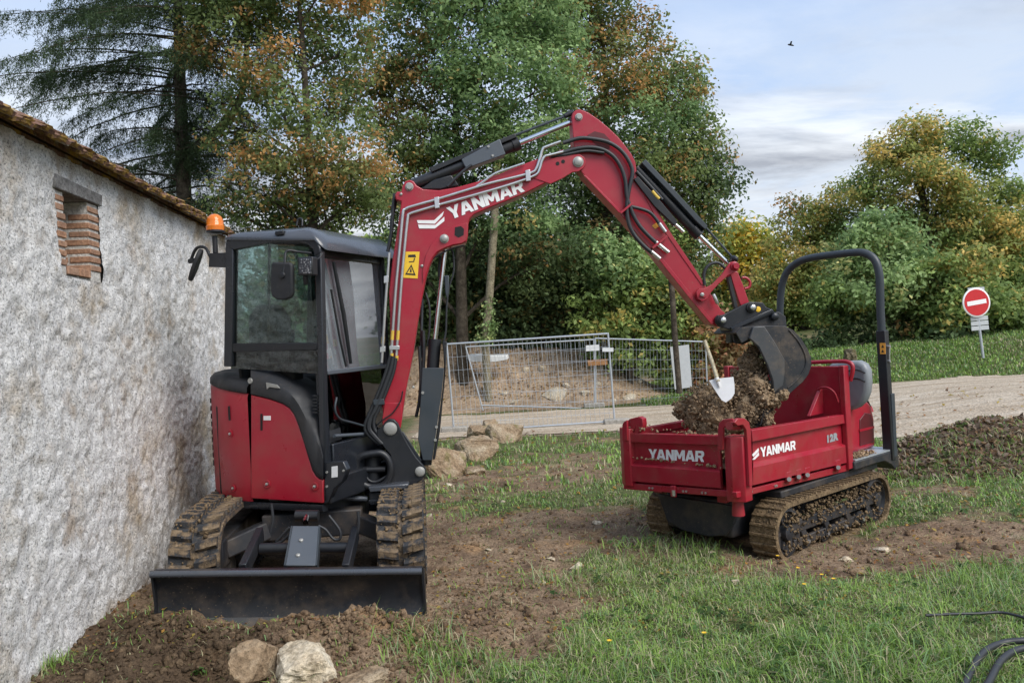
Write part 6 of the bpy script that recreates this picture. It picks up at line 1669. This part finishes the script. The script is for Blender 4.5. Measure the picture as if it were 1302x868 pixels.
rock('boulder', 'wide mossy limestone boulder lying lowest in the heap right of the digger', on_base(602, 584, 0.20), (0.52, 0.36, 0.25), 3, group=g_b)
rock('boulder', 'taller pale boulder at the back right of the boulder heap before the gravel', on_base(645, 563, 0.24), (0.40, 0.34, 0.29), 5, group=g_b)
rock('boulder', 'rough boulder half hidden behind the lower end of the black cylinder guard', on_base(566, 606, 0.22), (0.33, 0.30, 0.28), 8, group=g_b)
rock('boulder', 'flat broken slab lying at the back of the boulder heap', on_base(610, 560, 0.20), (0.34, 0.25, 0.20), 12, group=g_b)
rock('boulder', 'broken pale block lying on top between the two big boulders of the heap', on_base(628, 556, 0.34), (0.26, 0.22, 0.17), 27, group=g_b)
rock('boulder', 'low brown stone between the boulder heap and the trampled soil', on_base(604, 604, 0.06), (0.16, 0.16, 0.06), 11, group=g_b)
rock('boulder', 'large cream limestone boulder in the foreground soil before the blade', on_ground(385, 850, 3.50), (0.19, 0.14, 0.105), 14, 'limestone_pale', sub=5, pts_n=26)
rock('boulder', 'ochre stained limestone boulder joined to the soil left of the cream one', on_ground(322, 844, 3.52), (0.125, 0.11, 0.115), 17, 'limestone', sub=5, pts_n=24)
rock('boulder', 'flat stone at the bottom edge half buried in soil and grass', on_ground(455, 869, 3.42), (0.17, 0.08, 0.045), 19, 'limestone')
rock('boulder', 'distant mossy boulder on the verge behind the dumper seat', on_base(1080, 466, 0.32), (0.27, 0.24, 0.32), 23, 'mossy', amp=0.25)
LOOSE = ['pale stone in the grass right of the blade, whitest of the loose stones', 'small stone just left of the white loose stone in the grass', 'flat stone at the gravel side, left of the dumper box', 'loose stone beside the black cylinder guard foot', 'little stone right of the digger track', 'stone under the tail of the dumper by its far track', 'pebble in bare soil midway between digger and dumper', 'loose stone in soil a step left of the dumper track', 'pebble in the grass just before the near dumper track', 'loose stone beside the far end of the near dumper track', 'loose stone in bare soil past the driver end of the dumper', 'pebble in the turf in front of the white loose stone', 'pebble in trampled soil close to the right digger track', 'pebble in the shade under the dumper chassis']
for i, (px, py, r) in enumerate(((733, 720, 0.045), (700, 712, 0.028), (795, 580, 0.05), (570, 616, 0.05), (545, 656, 0.035), (852, 676, 0.05), (640, 640, 0.03), (760, 665, 0.04), (935, 740, 0.03), (1075, 700, 0.045), (1120, 690, 0.05), (690, 750, 0.03), (620, 700, 0.025), (905, 700, 0.03))):
    p = ground_at(px, py)
    tag(rock('stone', None, p + UP * r * 0.15, (r * 1.3, r, r * 0.6), 30 + i, 'limestone_pale', sub=2), LOOSE[i], 'stone', 'loose stones on the ground')

# ------------------------------------------------------------------ spoil heap behind the fence, leafy bank on the right
def mound_mesh(name, cx, cy, rx, ry, hf, mat, n=110, attrs=None):
    xs_, ys_ = np.linspace(cx - rx, cx + rx, n), np.linspace(cy - ry, cy + ry, n)
    X, Y = np.meshgrid(xs_, ys_)
    Z = smooth_z(X, Y) - 0.05 + hf(X, Y)
    idx = np.arange(X.size).reshape(X.shape); q = np.stack([idx[:-1, :-1], idx[:-1, 1:], idx[1:, 1:], idx[1:, :-1]], -1).reshape(-1, 4)
    return mesh_np(name, np.stack([X, Y, Z], -1).reshape(-1, 3), q.ravel(), 4, mat, smooth=True)
def heap_h(x, y):
    e = 1.52 * np.exp(-np.abs((x + 0.5) / 3.1) ** 4 - ((y - 24.4) / 1.7) ** 2) + 0.80 * gauss(x, y, 2.9, 24.0, 1.3, 1.3) + 0.9 * gauss(x, y, -3.2, 24.8, 2.0, 1.6)
    m_ = sstep(0.03, 0.5, e)
    return e - 0.03 + m_ * (0.16 * fbm(x, y, 1.6, 4, 61) + 0.09 * fbm(x, y, 5, 3, 66))
def heap_col(nt, c):
    return mix(nt, ramp(nt, noise_node(nt, 0.9, 4, 0.6, loc=(3, 1, 1)), [(0.45, 0.0), (0.65, 0.6)]), c, (0.33, 0.255, 0.18))
M['spoil'] = earthy('spoil', [(0.30, (0.17, 0.115, 0.072)), (0.50, (0.36, 0.26, 0.17)), (0.70, (0.48, 0.37, 0.26))], 3, 0.97, 1.0, 0.05, 16, heap_col)
tag(place('earth_heap', mound_mesh('earth_heap', 0.2, 24.2, 6.6, 3.2, heap_h, 'spoil', 150), None), kind='structure')
HEAP = ['pale stone in the earth heap left of the double fence post, high up', 'largest pale stone at the foot of the earth heap', 'stone in the earth heap directly left of the double post, low down', 'pale stone low in the earth heap right of the double post', 'outermost stone at the right foot of the earth heap', 'stone high in the earth heap under the white slab side', 'stone half way up the earth heap above the largest one', 'stone in the right slope of the earth heap below the ridge', 'stone low in the earth heap behind the leaning fence post', 'low stone beside the largest stone of the earth heap', 'small stone right of the double post half way up the heap', 'small stone at the heap foot between the thin post and double post']
def surf(hf, x, y): return Vector((x, y, float(smooth_z(x, y)) - 0.05 + float(hf(np.array(x), np.array(y)))))
for i, (px, py, r) in enumerate(((690, 468, 0.15), (705, 502, 0.30), (745, 500, 0.14), (800, 506, 0.17), (838, 512, 0.10), (668, 470, 0.12), (720, 490, 0.10), (812, 485, 0.12), (640, 500, 0.14), (655, 512, 0.12), (760, 488, 0.09), (780, 510, 0.10))):
    p = None
    for Y in np.arange(21.5, 26, 0.05):
        q_ = at(px, py, float(Y))
        if q_.z < surf(heap_h, q_.x, q_.y).z: p = q_; break
    if p is None: p = at(px, py, 22.0)
    tag(rock('stone', None, p, (r * 1.25, r, r * 0.8), 60 + i, 'limestone_pale', sub=3), HEAP[i], 'stone', 'stones in the earth heap')
def bank_h(x, y):
    e = 0.40 * gauss(x, y, 4.75, 8.7, 0.95, 0.65) + 0.42 * gauss(x, y, 6.2, 8.8, 1.2, 0.65) + 0.30 * gauss(x, y, 8.0, 9.2, 1.2, 0.7)
    m_ = sstep(0.03, 0.3, e)
    return e - 0.03 + m_ * (0.07 * fbm(x, y, 3, 4, 71) + 0.04 * fbm(x, y, 11, 3, 75))
M['bank'] = earthy('leafy_soil', [(0.32, (0.060, 0.045, 0.030)), (0.50, (0.15, 0.105, 0.070)), (0.70, (0.27, 0.20, 0.135))], 8, 0.97, 1.0, 0.03, 40)
tag(place('earth_bank', mound_mesh('earth_bank', 6.4, 9.0, 3.6, 1.8, bank_h, 'bank', 160), None), kind='structure')

# ------------------------------------------------------------------ site fence
def fence_panel(label, TL, TR, BR_, BL_, cols_, rows_, bottom=True):
    tl, tr_, br_, bl = (at(*q) for q in (TL, TR, BR_, BL_))
    root = thing('site_fence', ((bl + br_) / 2), label, 'fence', 'lengths of mesh site fence')
    for a, b2 in ((tl, bl), (tr_, br_)): MB().tube([a + UP * 0.02, b2 - UP * 0.06], 0.021, 10).build('post', 'galv', root)
    MB().tube([tl, tr_], 0.021, 10).build('rail', 'galv', root)
    if bottom: MB().tube([bl.lerp(tl, .05), br_.lerp(tr_, .05)], 0.019, 8).build('rail', 'galv', root)
    mb = MB()
    for i in range(1, cols_):
        u = i / cols_; a = tl.lerp(tr_, u); b2 = bl.lerp(tl, .05).lerp(br_.lerp(tr_, .05), u)
        mb.tube([a, b2], 0.0034, 4, False)
    for j in range(1, rows_):
        v = j / rows_; mb.tube([tl.lerp(bl, v), tr_.lerp(br_, v)], 0.0034, 4, False)
    o = mb.build('wire_mesh', 'galv', root); o['kind'] = 'stuff'
    return root
fence_panel('nearest mesh site fence length left of the thin post', (568, 437.5, 16.9), (773, 424, 16.7), (782, 541, 16.7), (578, 555, 16.9), 34, 7)
fence_panel('mesh site fence length standing behind the nearest one with leaning left post', (592, 441, 21.5), (755, 431.5, 21.3), (756.5, 524, 21.3), (614, 519, 21.5), 34, 7)
fence_panel('mesh site fence length running from the double post to the white board', (757, 430, 21.4), (897, 434.5, 21.0), (900, 514, 21.0), (757.5, 524, 21.4), 32, 7)
def foot(px, py, Y, label):
    p = at(px, py, Y); z = float(terrain(p.x, p.y))
    o = MB().aabb(p.x - 0.28, p.x + 0.28, p.y - 0.11, p.y + 0.11, z - 0.02, z + 0.12).build('concrete_block', 'concrete', None, bevel=0.03)
    tag(o, label, 'concrete block', 'concrete blocks under the fence')
foot(785, 548, 16.7, 'grey concrete block under the post at the end of the nearest site fence length')
foot(756, 527, 21.35, 'grey concrete block under the double post in the middle of the fence')
foot(578, 552, 16.9, 'concrete block under the leftmost fence post beside the boulders')
def plate(name, px, Y, mat, label, cat, t=0.012):
    p = [at(x, y, Y) for x, y in px]
    return tag(MB().prism(p, (0, t, 0)).build(name, mat, None, bevel=0.002), label, cat)
plate('fence_sign', [(745, 439), (762, 438), (762, 445.5), (745, 446.5)], 21.2, 'sign_white', 'small white sign plate on the left double fence post', 'sign')
plate('fence_sign', [(766, 442), (780, 442), (780, 447), (766, 447)], 16.6, 'sign_white', 'small white sign plate on the thin nearer fence post', 'sign')
plate('wooden_board', [(747, 458), (772, 456), (772.5, 463.5), (748, 465)], 21.2, 'plank', 'small brown wooden board hung low on the double fence post', 'board', 0.02)
plate('white_board', [(852, 441), (876, 438), (880, 492), (858, 495)], 20.6, 'sign_grey', 'tall white weathered board leaning against the fence before the russet shrub', 'board', 0.03)
sl = MB()
sl.prism([at(x, y, 22.6) for x, y in ((594, 452), (618, 450), (619, 453), (644, 452), (645, 457), (630, 460), (600, 460), (595, 457))], (0.05, 0.35, 0.03))
tag(sl.build('white_slab', 'sign_white', None, bevel=0.01), 'long white broken slab lying on the left of the earth heap', 'slab')

# ------------------------------------------------------------------ no entry sign
Yn = 20.0
cS = at(1241, 384.5, Yn)
sg = thing('road_sign', at(1249.5, 450, Yn), 'red and white no entry sign on a leaning grey pole on the verge', 'road sign')
ax_ = Vector((0.10, -1, 0.02)).normalized()
ups = (at(1241, 370, Yn) - at(1248, 440, Yn)).normalized()
MB().tube([at(1238.5, 366, Yn + .05), at(1250.2, 455, Yn + .05)], 0.034, 10).build('pole', 'galv', sg)
face = MB().lathe(cS, ax_, [(0.375, 0.0), (0.375, 0.018), (0.37, 0.022)], 36).build('sign_face', 'white', sg)
MB().lathe(cS + ax_ * 0.0235, ax_, [(0.335, 0.0), (0.334, 0.003)], 36).build('red_disc', 'sign_red', face)
c1_, c2_ = at(1228, 387, Yn), at(1254, 382.5, Yn)
dx = (c2_ - c1_).normalized(); dx = (dx - ax_ * dx.dot(ax_)).normalized()
MB().box(cS + ax_ * 0.029, dx * 0.262, ax_.cross(dx) * 0.055, ax_ * 0.0018).build('white_bar', 'white', face)
for q in ([(1230.5, 366), (1251.5, 364.5), (1252.5, 378), (1231.5, 379)], ): MB().prism([at(x, y, Yn + 0.02) for x, y in q], (0, 0.012, 0)).build('back_plate', 'sign_grey', sg)
for j in range(3):
    y = 402 + j * 6.2
    MB().prism([at(x, yy, Yn + 0.02) for x, yy in ((1234 + j * .5, y + 1), (1256 + j * .6, y - 1), (1256.6 + j * .6, y + 4.3), (1234.4 + j * .5, y + 6.2))], (0, 0.012, 0)).build('back_plate', 'sign_grey', sg, bevel=0.006)

# ------------------------------------------------------------------ pipes on the grass, bird
def ground_tube(name, px, r, mat, label, cat, lift=0.0):
    P_ = [ground_at(x, y) + UP * (r + lift) for x, y in px]
    return tag(MB().tube(smoothpts(P_, 6), r, 10).build(name, mat, None), label, cat)
ground_tube('cable', [(1178, 800), (1215, 795), (1245, 798), (1275, 796), (1310, 801), (1360, 806)], 0.007, 'hose', 'thin dark cable lying straight across the grass at the right edge', 'cable', 0.045)
q_ = [(1215, 925), (1234, 884), (1252, 858), (1275, 844), (1305, 836), (1350, 832)]
ground_tube('pipe', q_, 0.015, 'hose', 'upper black plastic pipe of the pair curving in from the bottom right corner', 'pipe', 0.05)
ground_tube('pipe', [(1240, 935), (1258, 890), (1275, 868), (1300, 854), (1345, 846)], 0.015, 'hose', 'lower black plastic pipe of the pair curving in from the bottom right corner', 'pipe', 0.06)
b0 = at(1005, 57, 45)
mb = MB(); mb.tube([b0 + Vector((-.16, 0, .02)), b0 + Vector((-.06, 0, 0)), b0 + Vector((.1, 0, -.04)), b0 + Vector((.2, 0, -.08))], [0.015, 0.055, 0.05, 0.015], 8)
for s_ in (-1, 1):
    mb.add([b0 + Vector((-.05, 0, 0)), b0 + Vector((.06, 0, -.01)), b0 + Vector((.03, .22 * s_, .12)), b0 + Vector((.0, .34 * s_, .06)), b0 + Vector((-.05, .2 * s_, .12)), b0 + Vector((.0, .1 * s_, .02))], [(0, 1, 2, 4), (4, 2, 3), (0, 5, 1), (5, 2, 1), (5, 4, 2), (0, 4, 5)])
tag(mb.build('bird', 'ink', None), 'tiny dark bird flying high in the open sky', 'bird')

# ------------------------------------------------------------------ grass, weeds, clods, fallen leaves
def scatter(n, y0, y1, spread=0.95, xmin=-3.0):
    """random ground points, thinning out with distance"""
    u = RNG.random(n)
    y = 1 / (1 / y0 + u * (1 / y1 - 1 / y0))
    x = RNG.uniform(-1, 1, n) * spread * y
    k = (x > xmin - 0.11 * (y - 3.8))
    return x[k], y[k]
def under(x, y):
    """1 where a machine stands on the ground"""
    u = (x - CU.x) * US.x + (y - CU.y) * US.y; v = (x - CU.x) * UD.x + (y - CU.y) * UD.y
    m1 = (np.abs(u) < 0.80) & (np.abs(v) < 1.2)
    t = (x - CO.x) * CT.x + (y - CO.y) * CT.y; w = (x - CO.x) * CW.x + (y - CO.y) * CW.y
    m2 = (t > 0.25) & (t < 1.95) & (w > -0.09) & (w < 1.10)
    return m1 | m2
def blades(x, y, h0, h1, w, lean, dry):
    n = len(x); z = terrain(x, y) - 0.008
    bank = (x > 2.6) & (y > 6.5) & (y < 11)
    z = np.where(bank, np.maximum(z, smooth_z(x, y) - 0.06 + bank_h(x, y)), z)
    base = np.stack([x, y, z], 1)
    az = RNG.uniform(0, 2 * math.pi, n)
    d = np.stack([np.cos(az), np.sin(az), np.zeros(n)], 1); s = np.stack([-np.sin(az), np.cos(az), np.zeros(n)], 1)
    h = (RNG.uniform(h0, h1, n) * (0.7 + 0.5 * (0.5 + 0.5 * vnoise(x, y, 2.2, 88))))[:, None]
    ln = RNG.uniform(0.15, lean, n)[:, None]; ww = (w * RNG.uniform(0.6, 1.3, n))[:, None]
    mid = base + d * h * ln * 0.35 + np.array([0, 0, 1]) * h * 0.6
    tip = base + d * h * ln * 1.0 + np.array([0, 0, 1]) * h * np.sqrt(np.clip(1 - (ln * 0.75) ** 2, 0.1, 1))
    v = np.stack([base - s * ww, base + s * ww, mid + s * ww * 0.75, mid - s * ww * 0.75, tip], 1)
    i = (np.arange(n) * 5)[:, None]
    f = np.concatenate([i + np.array([[0, 1, 2]]), i + np.array([[0, 2, 3]]), i + np.array([[3, 2, 4]])], 1).reshape(-1)
    g1, g2, g3, dr = np.array((0.115, 0.20, 0.034)), np.array((0.24, 0.36, 0.080)), np.array((0.155, 0.25, 0.10)), np.array((0.44, 0.40, 0.24))
    t = np.clip(0.5 + 0.5 * vnoise(x, y, 1.3, 92) + RNG.normal(0, 0.25, n), 0, 1)[:, None]
    c = g1 * (1 - t) + g2 * t
    t2 = RNG.random((n, 1)) < 0.3; c = np.where(t2, g3, c)
    isdry = (RNG.random(n) < dry + 0.25 * np.clip(vnoise(x, y, 0.8, 95), 0, 1))[:, None]
    c = np.where(isdry, dr * RNG.uniform(0.6, 1.15, (n, 1)), c * 1.18) * RNG.uniform(0.75, 1.25, (n, 1))
    return v.reshape(-1, 3), f, np.repeat(c, 5, 0)
GV, GF, GC, gk = [], [], [], 0
def addg(x, y, *a):
    global gk
    v, f, c = blades(x, y, *a); GV.append(v); GF.append(f + gk); GC.append(c); gk += len(v)
x, y = scatter(430000, 2.9, 13.5)
m_ = grass_mask(x, y) ** 1.2; pk = RNG.random(len(x)) < (0.07 + m_) * np.clip(0.40 + 1.2 * (fbm(x, y, 6, 3, 99, 0.7) + 0.25), 0.08, 1)
pk &= ~under(x, y) & (bank_h(x, y) < 0.07) & (road_mask(x, y) < 0.3)
x, y = x[pk], y[pk]
near_ = y < 6.5
addg(x[near_], y[near_], 0.015, 0.062, 0.0026, 1.9, 0.22); addg(x[~near_], y[~near_], 0.02, 0.065, 0.005, 1.5, 0.22)
# longer tufts
cx, cy = scatter(330, 3.0, 10)
k = (grass_mask(cx, cy) > 0.5) & ~under(cx, cy); cx, cy = cx[k], cy[k]
tx = np.repeat(cx, 42) + RNG.normal(0, 0.035, len(cx) * 42); ty = np.repeat(cy, 42) + RNG.normal(0, 0.035, len(cy) * 42)
addg(tx, ty, 0.04, 0.14, 0.0024, 2.1, 0.28)
# specific clumps: bottom middle, by the wall foot, along the leafy bank, around the dumper tracks
for px, py, n, sp2, hh in ((540, 845, 260, 0.10, .16), (590, 862, 300, 0.12, .15), (55, 862, 200, 0.07, .13), (200, 745, 26, 0.04, .09), (1195, 608, 260, 0.30, .17), (1260, 608, 260, 0.30, .16), (1150, 612, 160, 0.2, .17), (880, 700, 220, 0.18, .14), (1010, 735, 200, 0.18, .10), (830, 690, 220, 0.2, .13), (960, 720, 120, 0.12, .10), (720, 745, 160, 0.15, .17), (1150, 845, 500, 0.22, .20), (1000, 855, 400, 0.25, .15), (800, 850, 350, 0.22, .15), (1260, 740, 300, 0.25, .18), (640, 620, 80, 0.25, .08), (605, 655, 100, 0.15, .13), (660, 600, 120, 0.4, .08), (740, 590, 160, 0.5, .08)):
    p = ground_at(px, py)
    addg(p.x + RNG.normal(0, sp2, n), p.y + RNG.normal(0, sp2, n), hh * 0.35, hh, 0.0027 if p.y < 6 else 0.005, 1.9, 0.18)
tx = RNG.uniform(3.8, 9.0, 3200); ty = RNG.uniform(8.0, 9.8, 3200); k = fbm(tx, ty, 1.5, 2, 14) > 0.0; addg(tx[k], ty[k], 0.04, 0.14, 0.006, 2.0, 0.62)
# verge and far grass
n = 60000
x, y = RNG.uniform(3.5, 22, n), RNG.uniform(18.6, 26, n)
k = (road_mask(x, y) < 0.4) & (y > 19.0 - 0.1 * x + 0.9); x, y = x[k], y[k]
addg(x, y, 0.04, 0.13, 0.016, 1.1, 0.12)
x, y = scatter(26000, 8.8, 15.5, 0.75); k = (RNG.random(len(x)) < grass_mask(x, y) * 0.8) & (road_mask(x, y) < 0.4); addg(x[k], y[k], 0.05, 0.12, 0.010, 1.0, 0.2)
o = place('grass', mesh_np('grass', np.concatenate(GV), np.concatenate(GF), 3, 'grass', np.concatenate(GC)), None)
tag(o, 'rough trampled green grass with dry blades round the machines', 'grass', kind='stuff')
print('grass blades', gk // 5)
# weeds with broad leaves
C, Nn, T, A = [], [], [], []
cx, cy = scatter(420, 2.9, 11); k = (grass_mask(cx, cy) > 0.25) & ~under(cx, cy) & (road_mask(cx, cy) < .2); cx, cy = cx[k], cy[k]
ex = [ground_at(*q) for q in ((600, 858), (575, 863), (780, 690), (640, 655), (610, 660), (590, 640), (345, 866), (255, 862), (700, 770), (905, 705))]
cx = np.append(cx, [p.x for p in ex]); cy = np.append(cy, [p.y for p in ex])
for a, b2 in zip(cx, cy):
    nn = int(RNG.integers(6, 14)); zz = float(terrain(a, b2))
    az = RNG.uniform(0, 6.28, nn); r = RNG.uniform(0.01, 0.055, nn)
    C.append(np.stack([a + np.cos(az) * r, b2 + np.sin(az) * r, zz + RNG.uniform(0.012, 0.05, nn)], 1))
    Nn.append(np.stack([np.cos(az) * 0.4, np.sin(az) * 0.4, np.ones(nn)], 1) + RNG.normal(0, .2, (nn, 3))); A.append(np.stack([np.cos(az), np.sin(az), np.zeros(nn)], 1))
    T.append(np.array((0.07, 0.14, 0.035)) * RNG.uniform(0.6, 1.5) * RNG.uniform(0.8, 1.2, (nn, 1)))
v, t = leaves(np.concatenate(C), np.concatenate(Nn), 0.020, np.concatenate(T), 0.55, np.concatenate(A))
tag(place('weeds', mesh_np('weeds', v, np.arange(len(v)), 4, 'leaf', t), None), 'low broad leaved weeds scattered through the grass and soil', 'weeds', kind='stuff')
# weeds and dead leaves on the bank
n = 15000
x = RNG.uniform(3.7, 9.4, n); y = RNG.uniform(7.8, 10.4, n); hb_ = bank_h(x, y); k = hb_ > 0.05; x, y, hb_ = x[k], y[k], hb_[k]
pc = np.stack([x, y, smooth_z(x, y) - 0.04 + hb_ + RNG.uniform(0, .03, len(x))], 1)
pal = np.array([(0.27, 0.18, 0.12), (0.38, 0.30, 0.23), (0.17, 0.11, 0.07), (0.36, 0.22, 0.12), (0.16, 0.22, 0.06), (0.33, 0.25, 0.19)])
tt = pal[RNG.integers(0, len(pal), len(x))] * RNG.uniform(0.6, 1.2, (len(x), 1))
v, t = leaves(pc, unit(len(x)) + np.array([0, -0.3, 0.8]), 0.035, tt, 0.6)
tag(place('dead_leaves', mesh_np('dead_leaves', v, np.arange(len(v)), 4, 'leaf', t), None), 'dead brown leaves covering the earth bank right of the dumper', 'leaves', kind='stuff')
# leaves on soil and heap
x, y = scatter(5200, 4.0, 16, 0.8); k = ~under(x, y); x, y = x[k], y[k]
z = terrain(x, y) + 0.012 + np.where(road_mask(x, y) > .4, 0.02, 0)
hx = RNG.normal(0, 2.2, 1500); hy = RNG.uniform(22.2, 25.4, 1500)
x = np.append(x, hx); y = np.append(y, hy); z = np.append(z, smooth_z(hx, hy) - .03 + heap_h(hx, hy))
pal = np.array([(0.40, 0.22, 0.05), (0.30, 0.14, 0.05), (0.42, 0.32, 0.08), (0.22, 0.13, 0.07)])
tt = pal[RNG.integers(0, 4, len(x))] * RNG.uniform(0.6, 1.2, (len(x), 1))
szs = np.clip(0.004 * y, 0.014, 0.06)
v, t = leaves(np.stack([x, y, z], 1), unit(len(x)) * 0.5 + np.array([0, 0, 1]), 1.0, tt, 0.55)
c4 = np.repeat(np.stack([x, y, z], 1), 4, 0); v = c4 + (v - c4) * np.repeat(szs, 4)[:, None] * 0.75
tag(place('fallen_leaves', mesh_np('fallen_leaves', v, np.arange(len(v)), 4, 'leaf', t), None), 'scattered yellow and brown fallen leaves on bare soil', 'leaves', kind='stuff')
# clods on bare soil, heap before the blade
pts = []
x, y = scatter(17000, 2.9, 12, 0.8)
k = (RNG.random(len(x)) < (1 - grass_mask(x, y)) * 0.8) & (road_mask(x, y) < 0.2) & ~under(x, y); x, y = x[k], y[k]; z = terrain(x, y)
for a, b2, c in zip(x, y, z): pts.append(((a, b2, c + 0.002), (0.002 + 0.0045 * RNG.exponential(1.0)) * (0.8 + 0.08 * b2)))
for cx0, cy0, sx0, sy0, n in ((-1.25, 4.10, 0.45, 0.13, 1500), (-0.75, 4.15, 0.3, 0.12, 700), (-1.95, 4.25, 0.22, 0.2, 600), (-1.2, 3.7, 0.5, 0.25, 1200), (-2.1, 3.8, 0.25, 0.3, 500), (-0.9, 3.5, 0.3, 0.2, 500), (-0.3, 4.4, 0.35, 0.4, 700)):
    x = RNG.normal(cx0, sx0, n); y = RNG.normal(cy0, sy0, n); k = (x > W0.x - 0.111 * (y - W0.y) + 0.04) & (y < 4.36 + (x < -2.12) * 1 + (x > -0.5) * 1); x, y = x[k], y[k]; z = terrain(x, y)
    for a, b2, c in zip(x, y, z): pts.append(((a, b2, c + 0.003), min(0.05, 0.0022 + 0.0052 * RNG.exponential(1.0))))
wet = [p_ for p_ in pts if p_[0][1] < 4.6 and float(moist(np.array(p_[0][0]), np.array(p_[0][1]))) > 0.3]
dry = [p_ for p_ in pts if not (p_[0][1] < 4.6 and float(moist(np.array(p_[0][0]), np.array(p_[0][1]))) > 0.3)]
tag(clods('fresh_soil', wet, 'soil_moist'), 'dark freshly dug damp soil at the foot of the old house wall', 'soil', kind='stuff')
o = clods('soil_clods', dry, 'soil')
tag(o, 'loose crumbs and clods of brown soil on the dug ground', 'soil', kind='stuff')
# mud caked on the tracks
rm_ = random.Random(31)
def track_mud(root, centre, a, s, outw, length, H, W, n, side_n, r0, r1):
    tr = [c for c in root.children if c.name.startswith('track') and not c.name.startswith('track_frame')]
    loop = resample(stadium(length - H, H / 2), 400); P_ = []
    for _ in range(n):
        q, tg = loop[rm_.randrange(400)]
        P_.append((centre + a * q.x + UP * q.y + s * rm_.uniform(-W / 2, W / 2), rm_.uniform(r0, r1)))
    for _ in range(side_n):
        x_ = rm_.uniform(-length * .42, length * .42); z_ = rm_.choice([rm_.uniform(-.02, .08), rm_.uniform(-.16, -.06), rm_.uniform(.06, .15)])
        P_.append((centre + a * x_ + UP * z_ + outw * (W / 2 - rm_.uniform(0.0, 0.06)), rm_.uniform(r0 * 1.2, r1 * 1.5)))
    o = clods('mud', P_, 'mud_track'); o['kind'] = 'stuff'
    best = min(tr, key=lambda t_: (sum((Vector(v_.co) for v_ in t_.data.vertices), Vector()) / len(t_.data.vertices) + OFF[root.name] - centre).length)
    o.parent = best
    for v_ in o.data.vertices: v_.co = v_.co - OFF[root.name]
for w in (0.012, 0.965):
    track_mud(DM, cp3(1.13, w, 0.062), -CT, -CW, -CW if w < .5 else CW, 1.76, 0.43, 0.21, 1500, 950, 0.003, 0.010)
for sgn in (-1, 1):
    c = CU + US * 0.625 * sgn; c.z = 0.245
    track_mud(EX, c, -UD, US, US * sgn, 2.10, 0.58, 0.28, 700, 60, 0.004, 0.013)
# yellow flowers near the dumper track
FLW = ['yellow flower touching the front of the near dumper track', 'yellow flower in bare soil just before the dumper track', 'yellow flower lowest in front of the dumper track', 'yellow flower right of the one before the dumper track', 'yellow flower farthest right by the dumper track', 'yellow flower in the near grass below the dumper', 'leftmost yellow flower, alone in the near grass']
for i, (px, py) in enumerate(((988, 705), (1014, 724), (1022, 747), (1044, 731), (1059, 738), (895, 820), (775, 838))):
    p = ground_at(px, py + 8)
    fl = thing('flower', p, FLW[i], 'flower', 'yellow flowers in the grass')
    MB().tube([p, p + UP * 0.045, p + Vector((0.006, 0, 0.075))], 0.0018, 5).build('stem', 'grass_stem' if 'grass_stem' in M else 'hose', fl)
    mb = MB(); c = p + Vector((0.006, 0, 0.077))
    for q in range(9):
        a = q * 2 * math.pi / 9; d = Vector((math.cos(a), math.sin(a), 0.25)); s_ = Vector((-math.sin(a), math.cos(a), 0))
        mb.add([c, c + d * 0.009 + s_ * 0.004, c + d * 0.014, c + d * 0.009 - s_ * 0.004], [(0, 1, 2, 3)])
    mb.build('petals', 'yellow', fl)
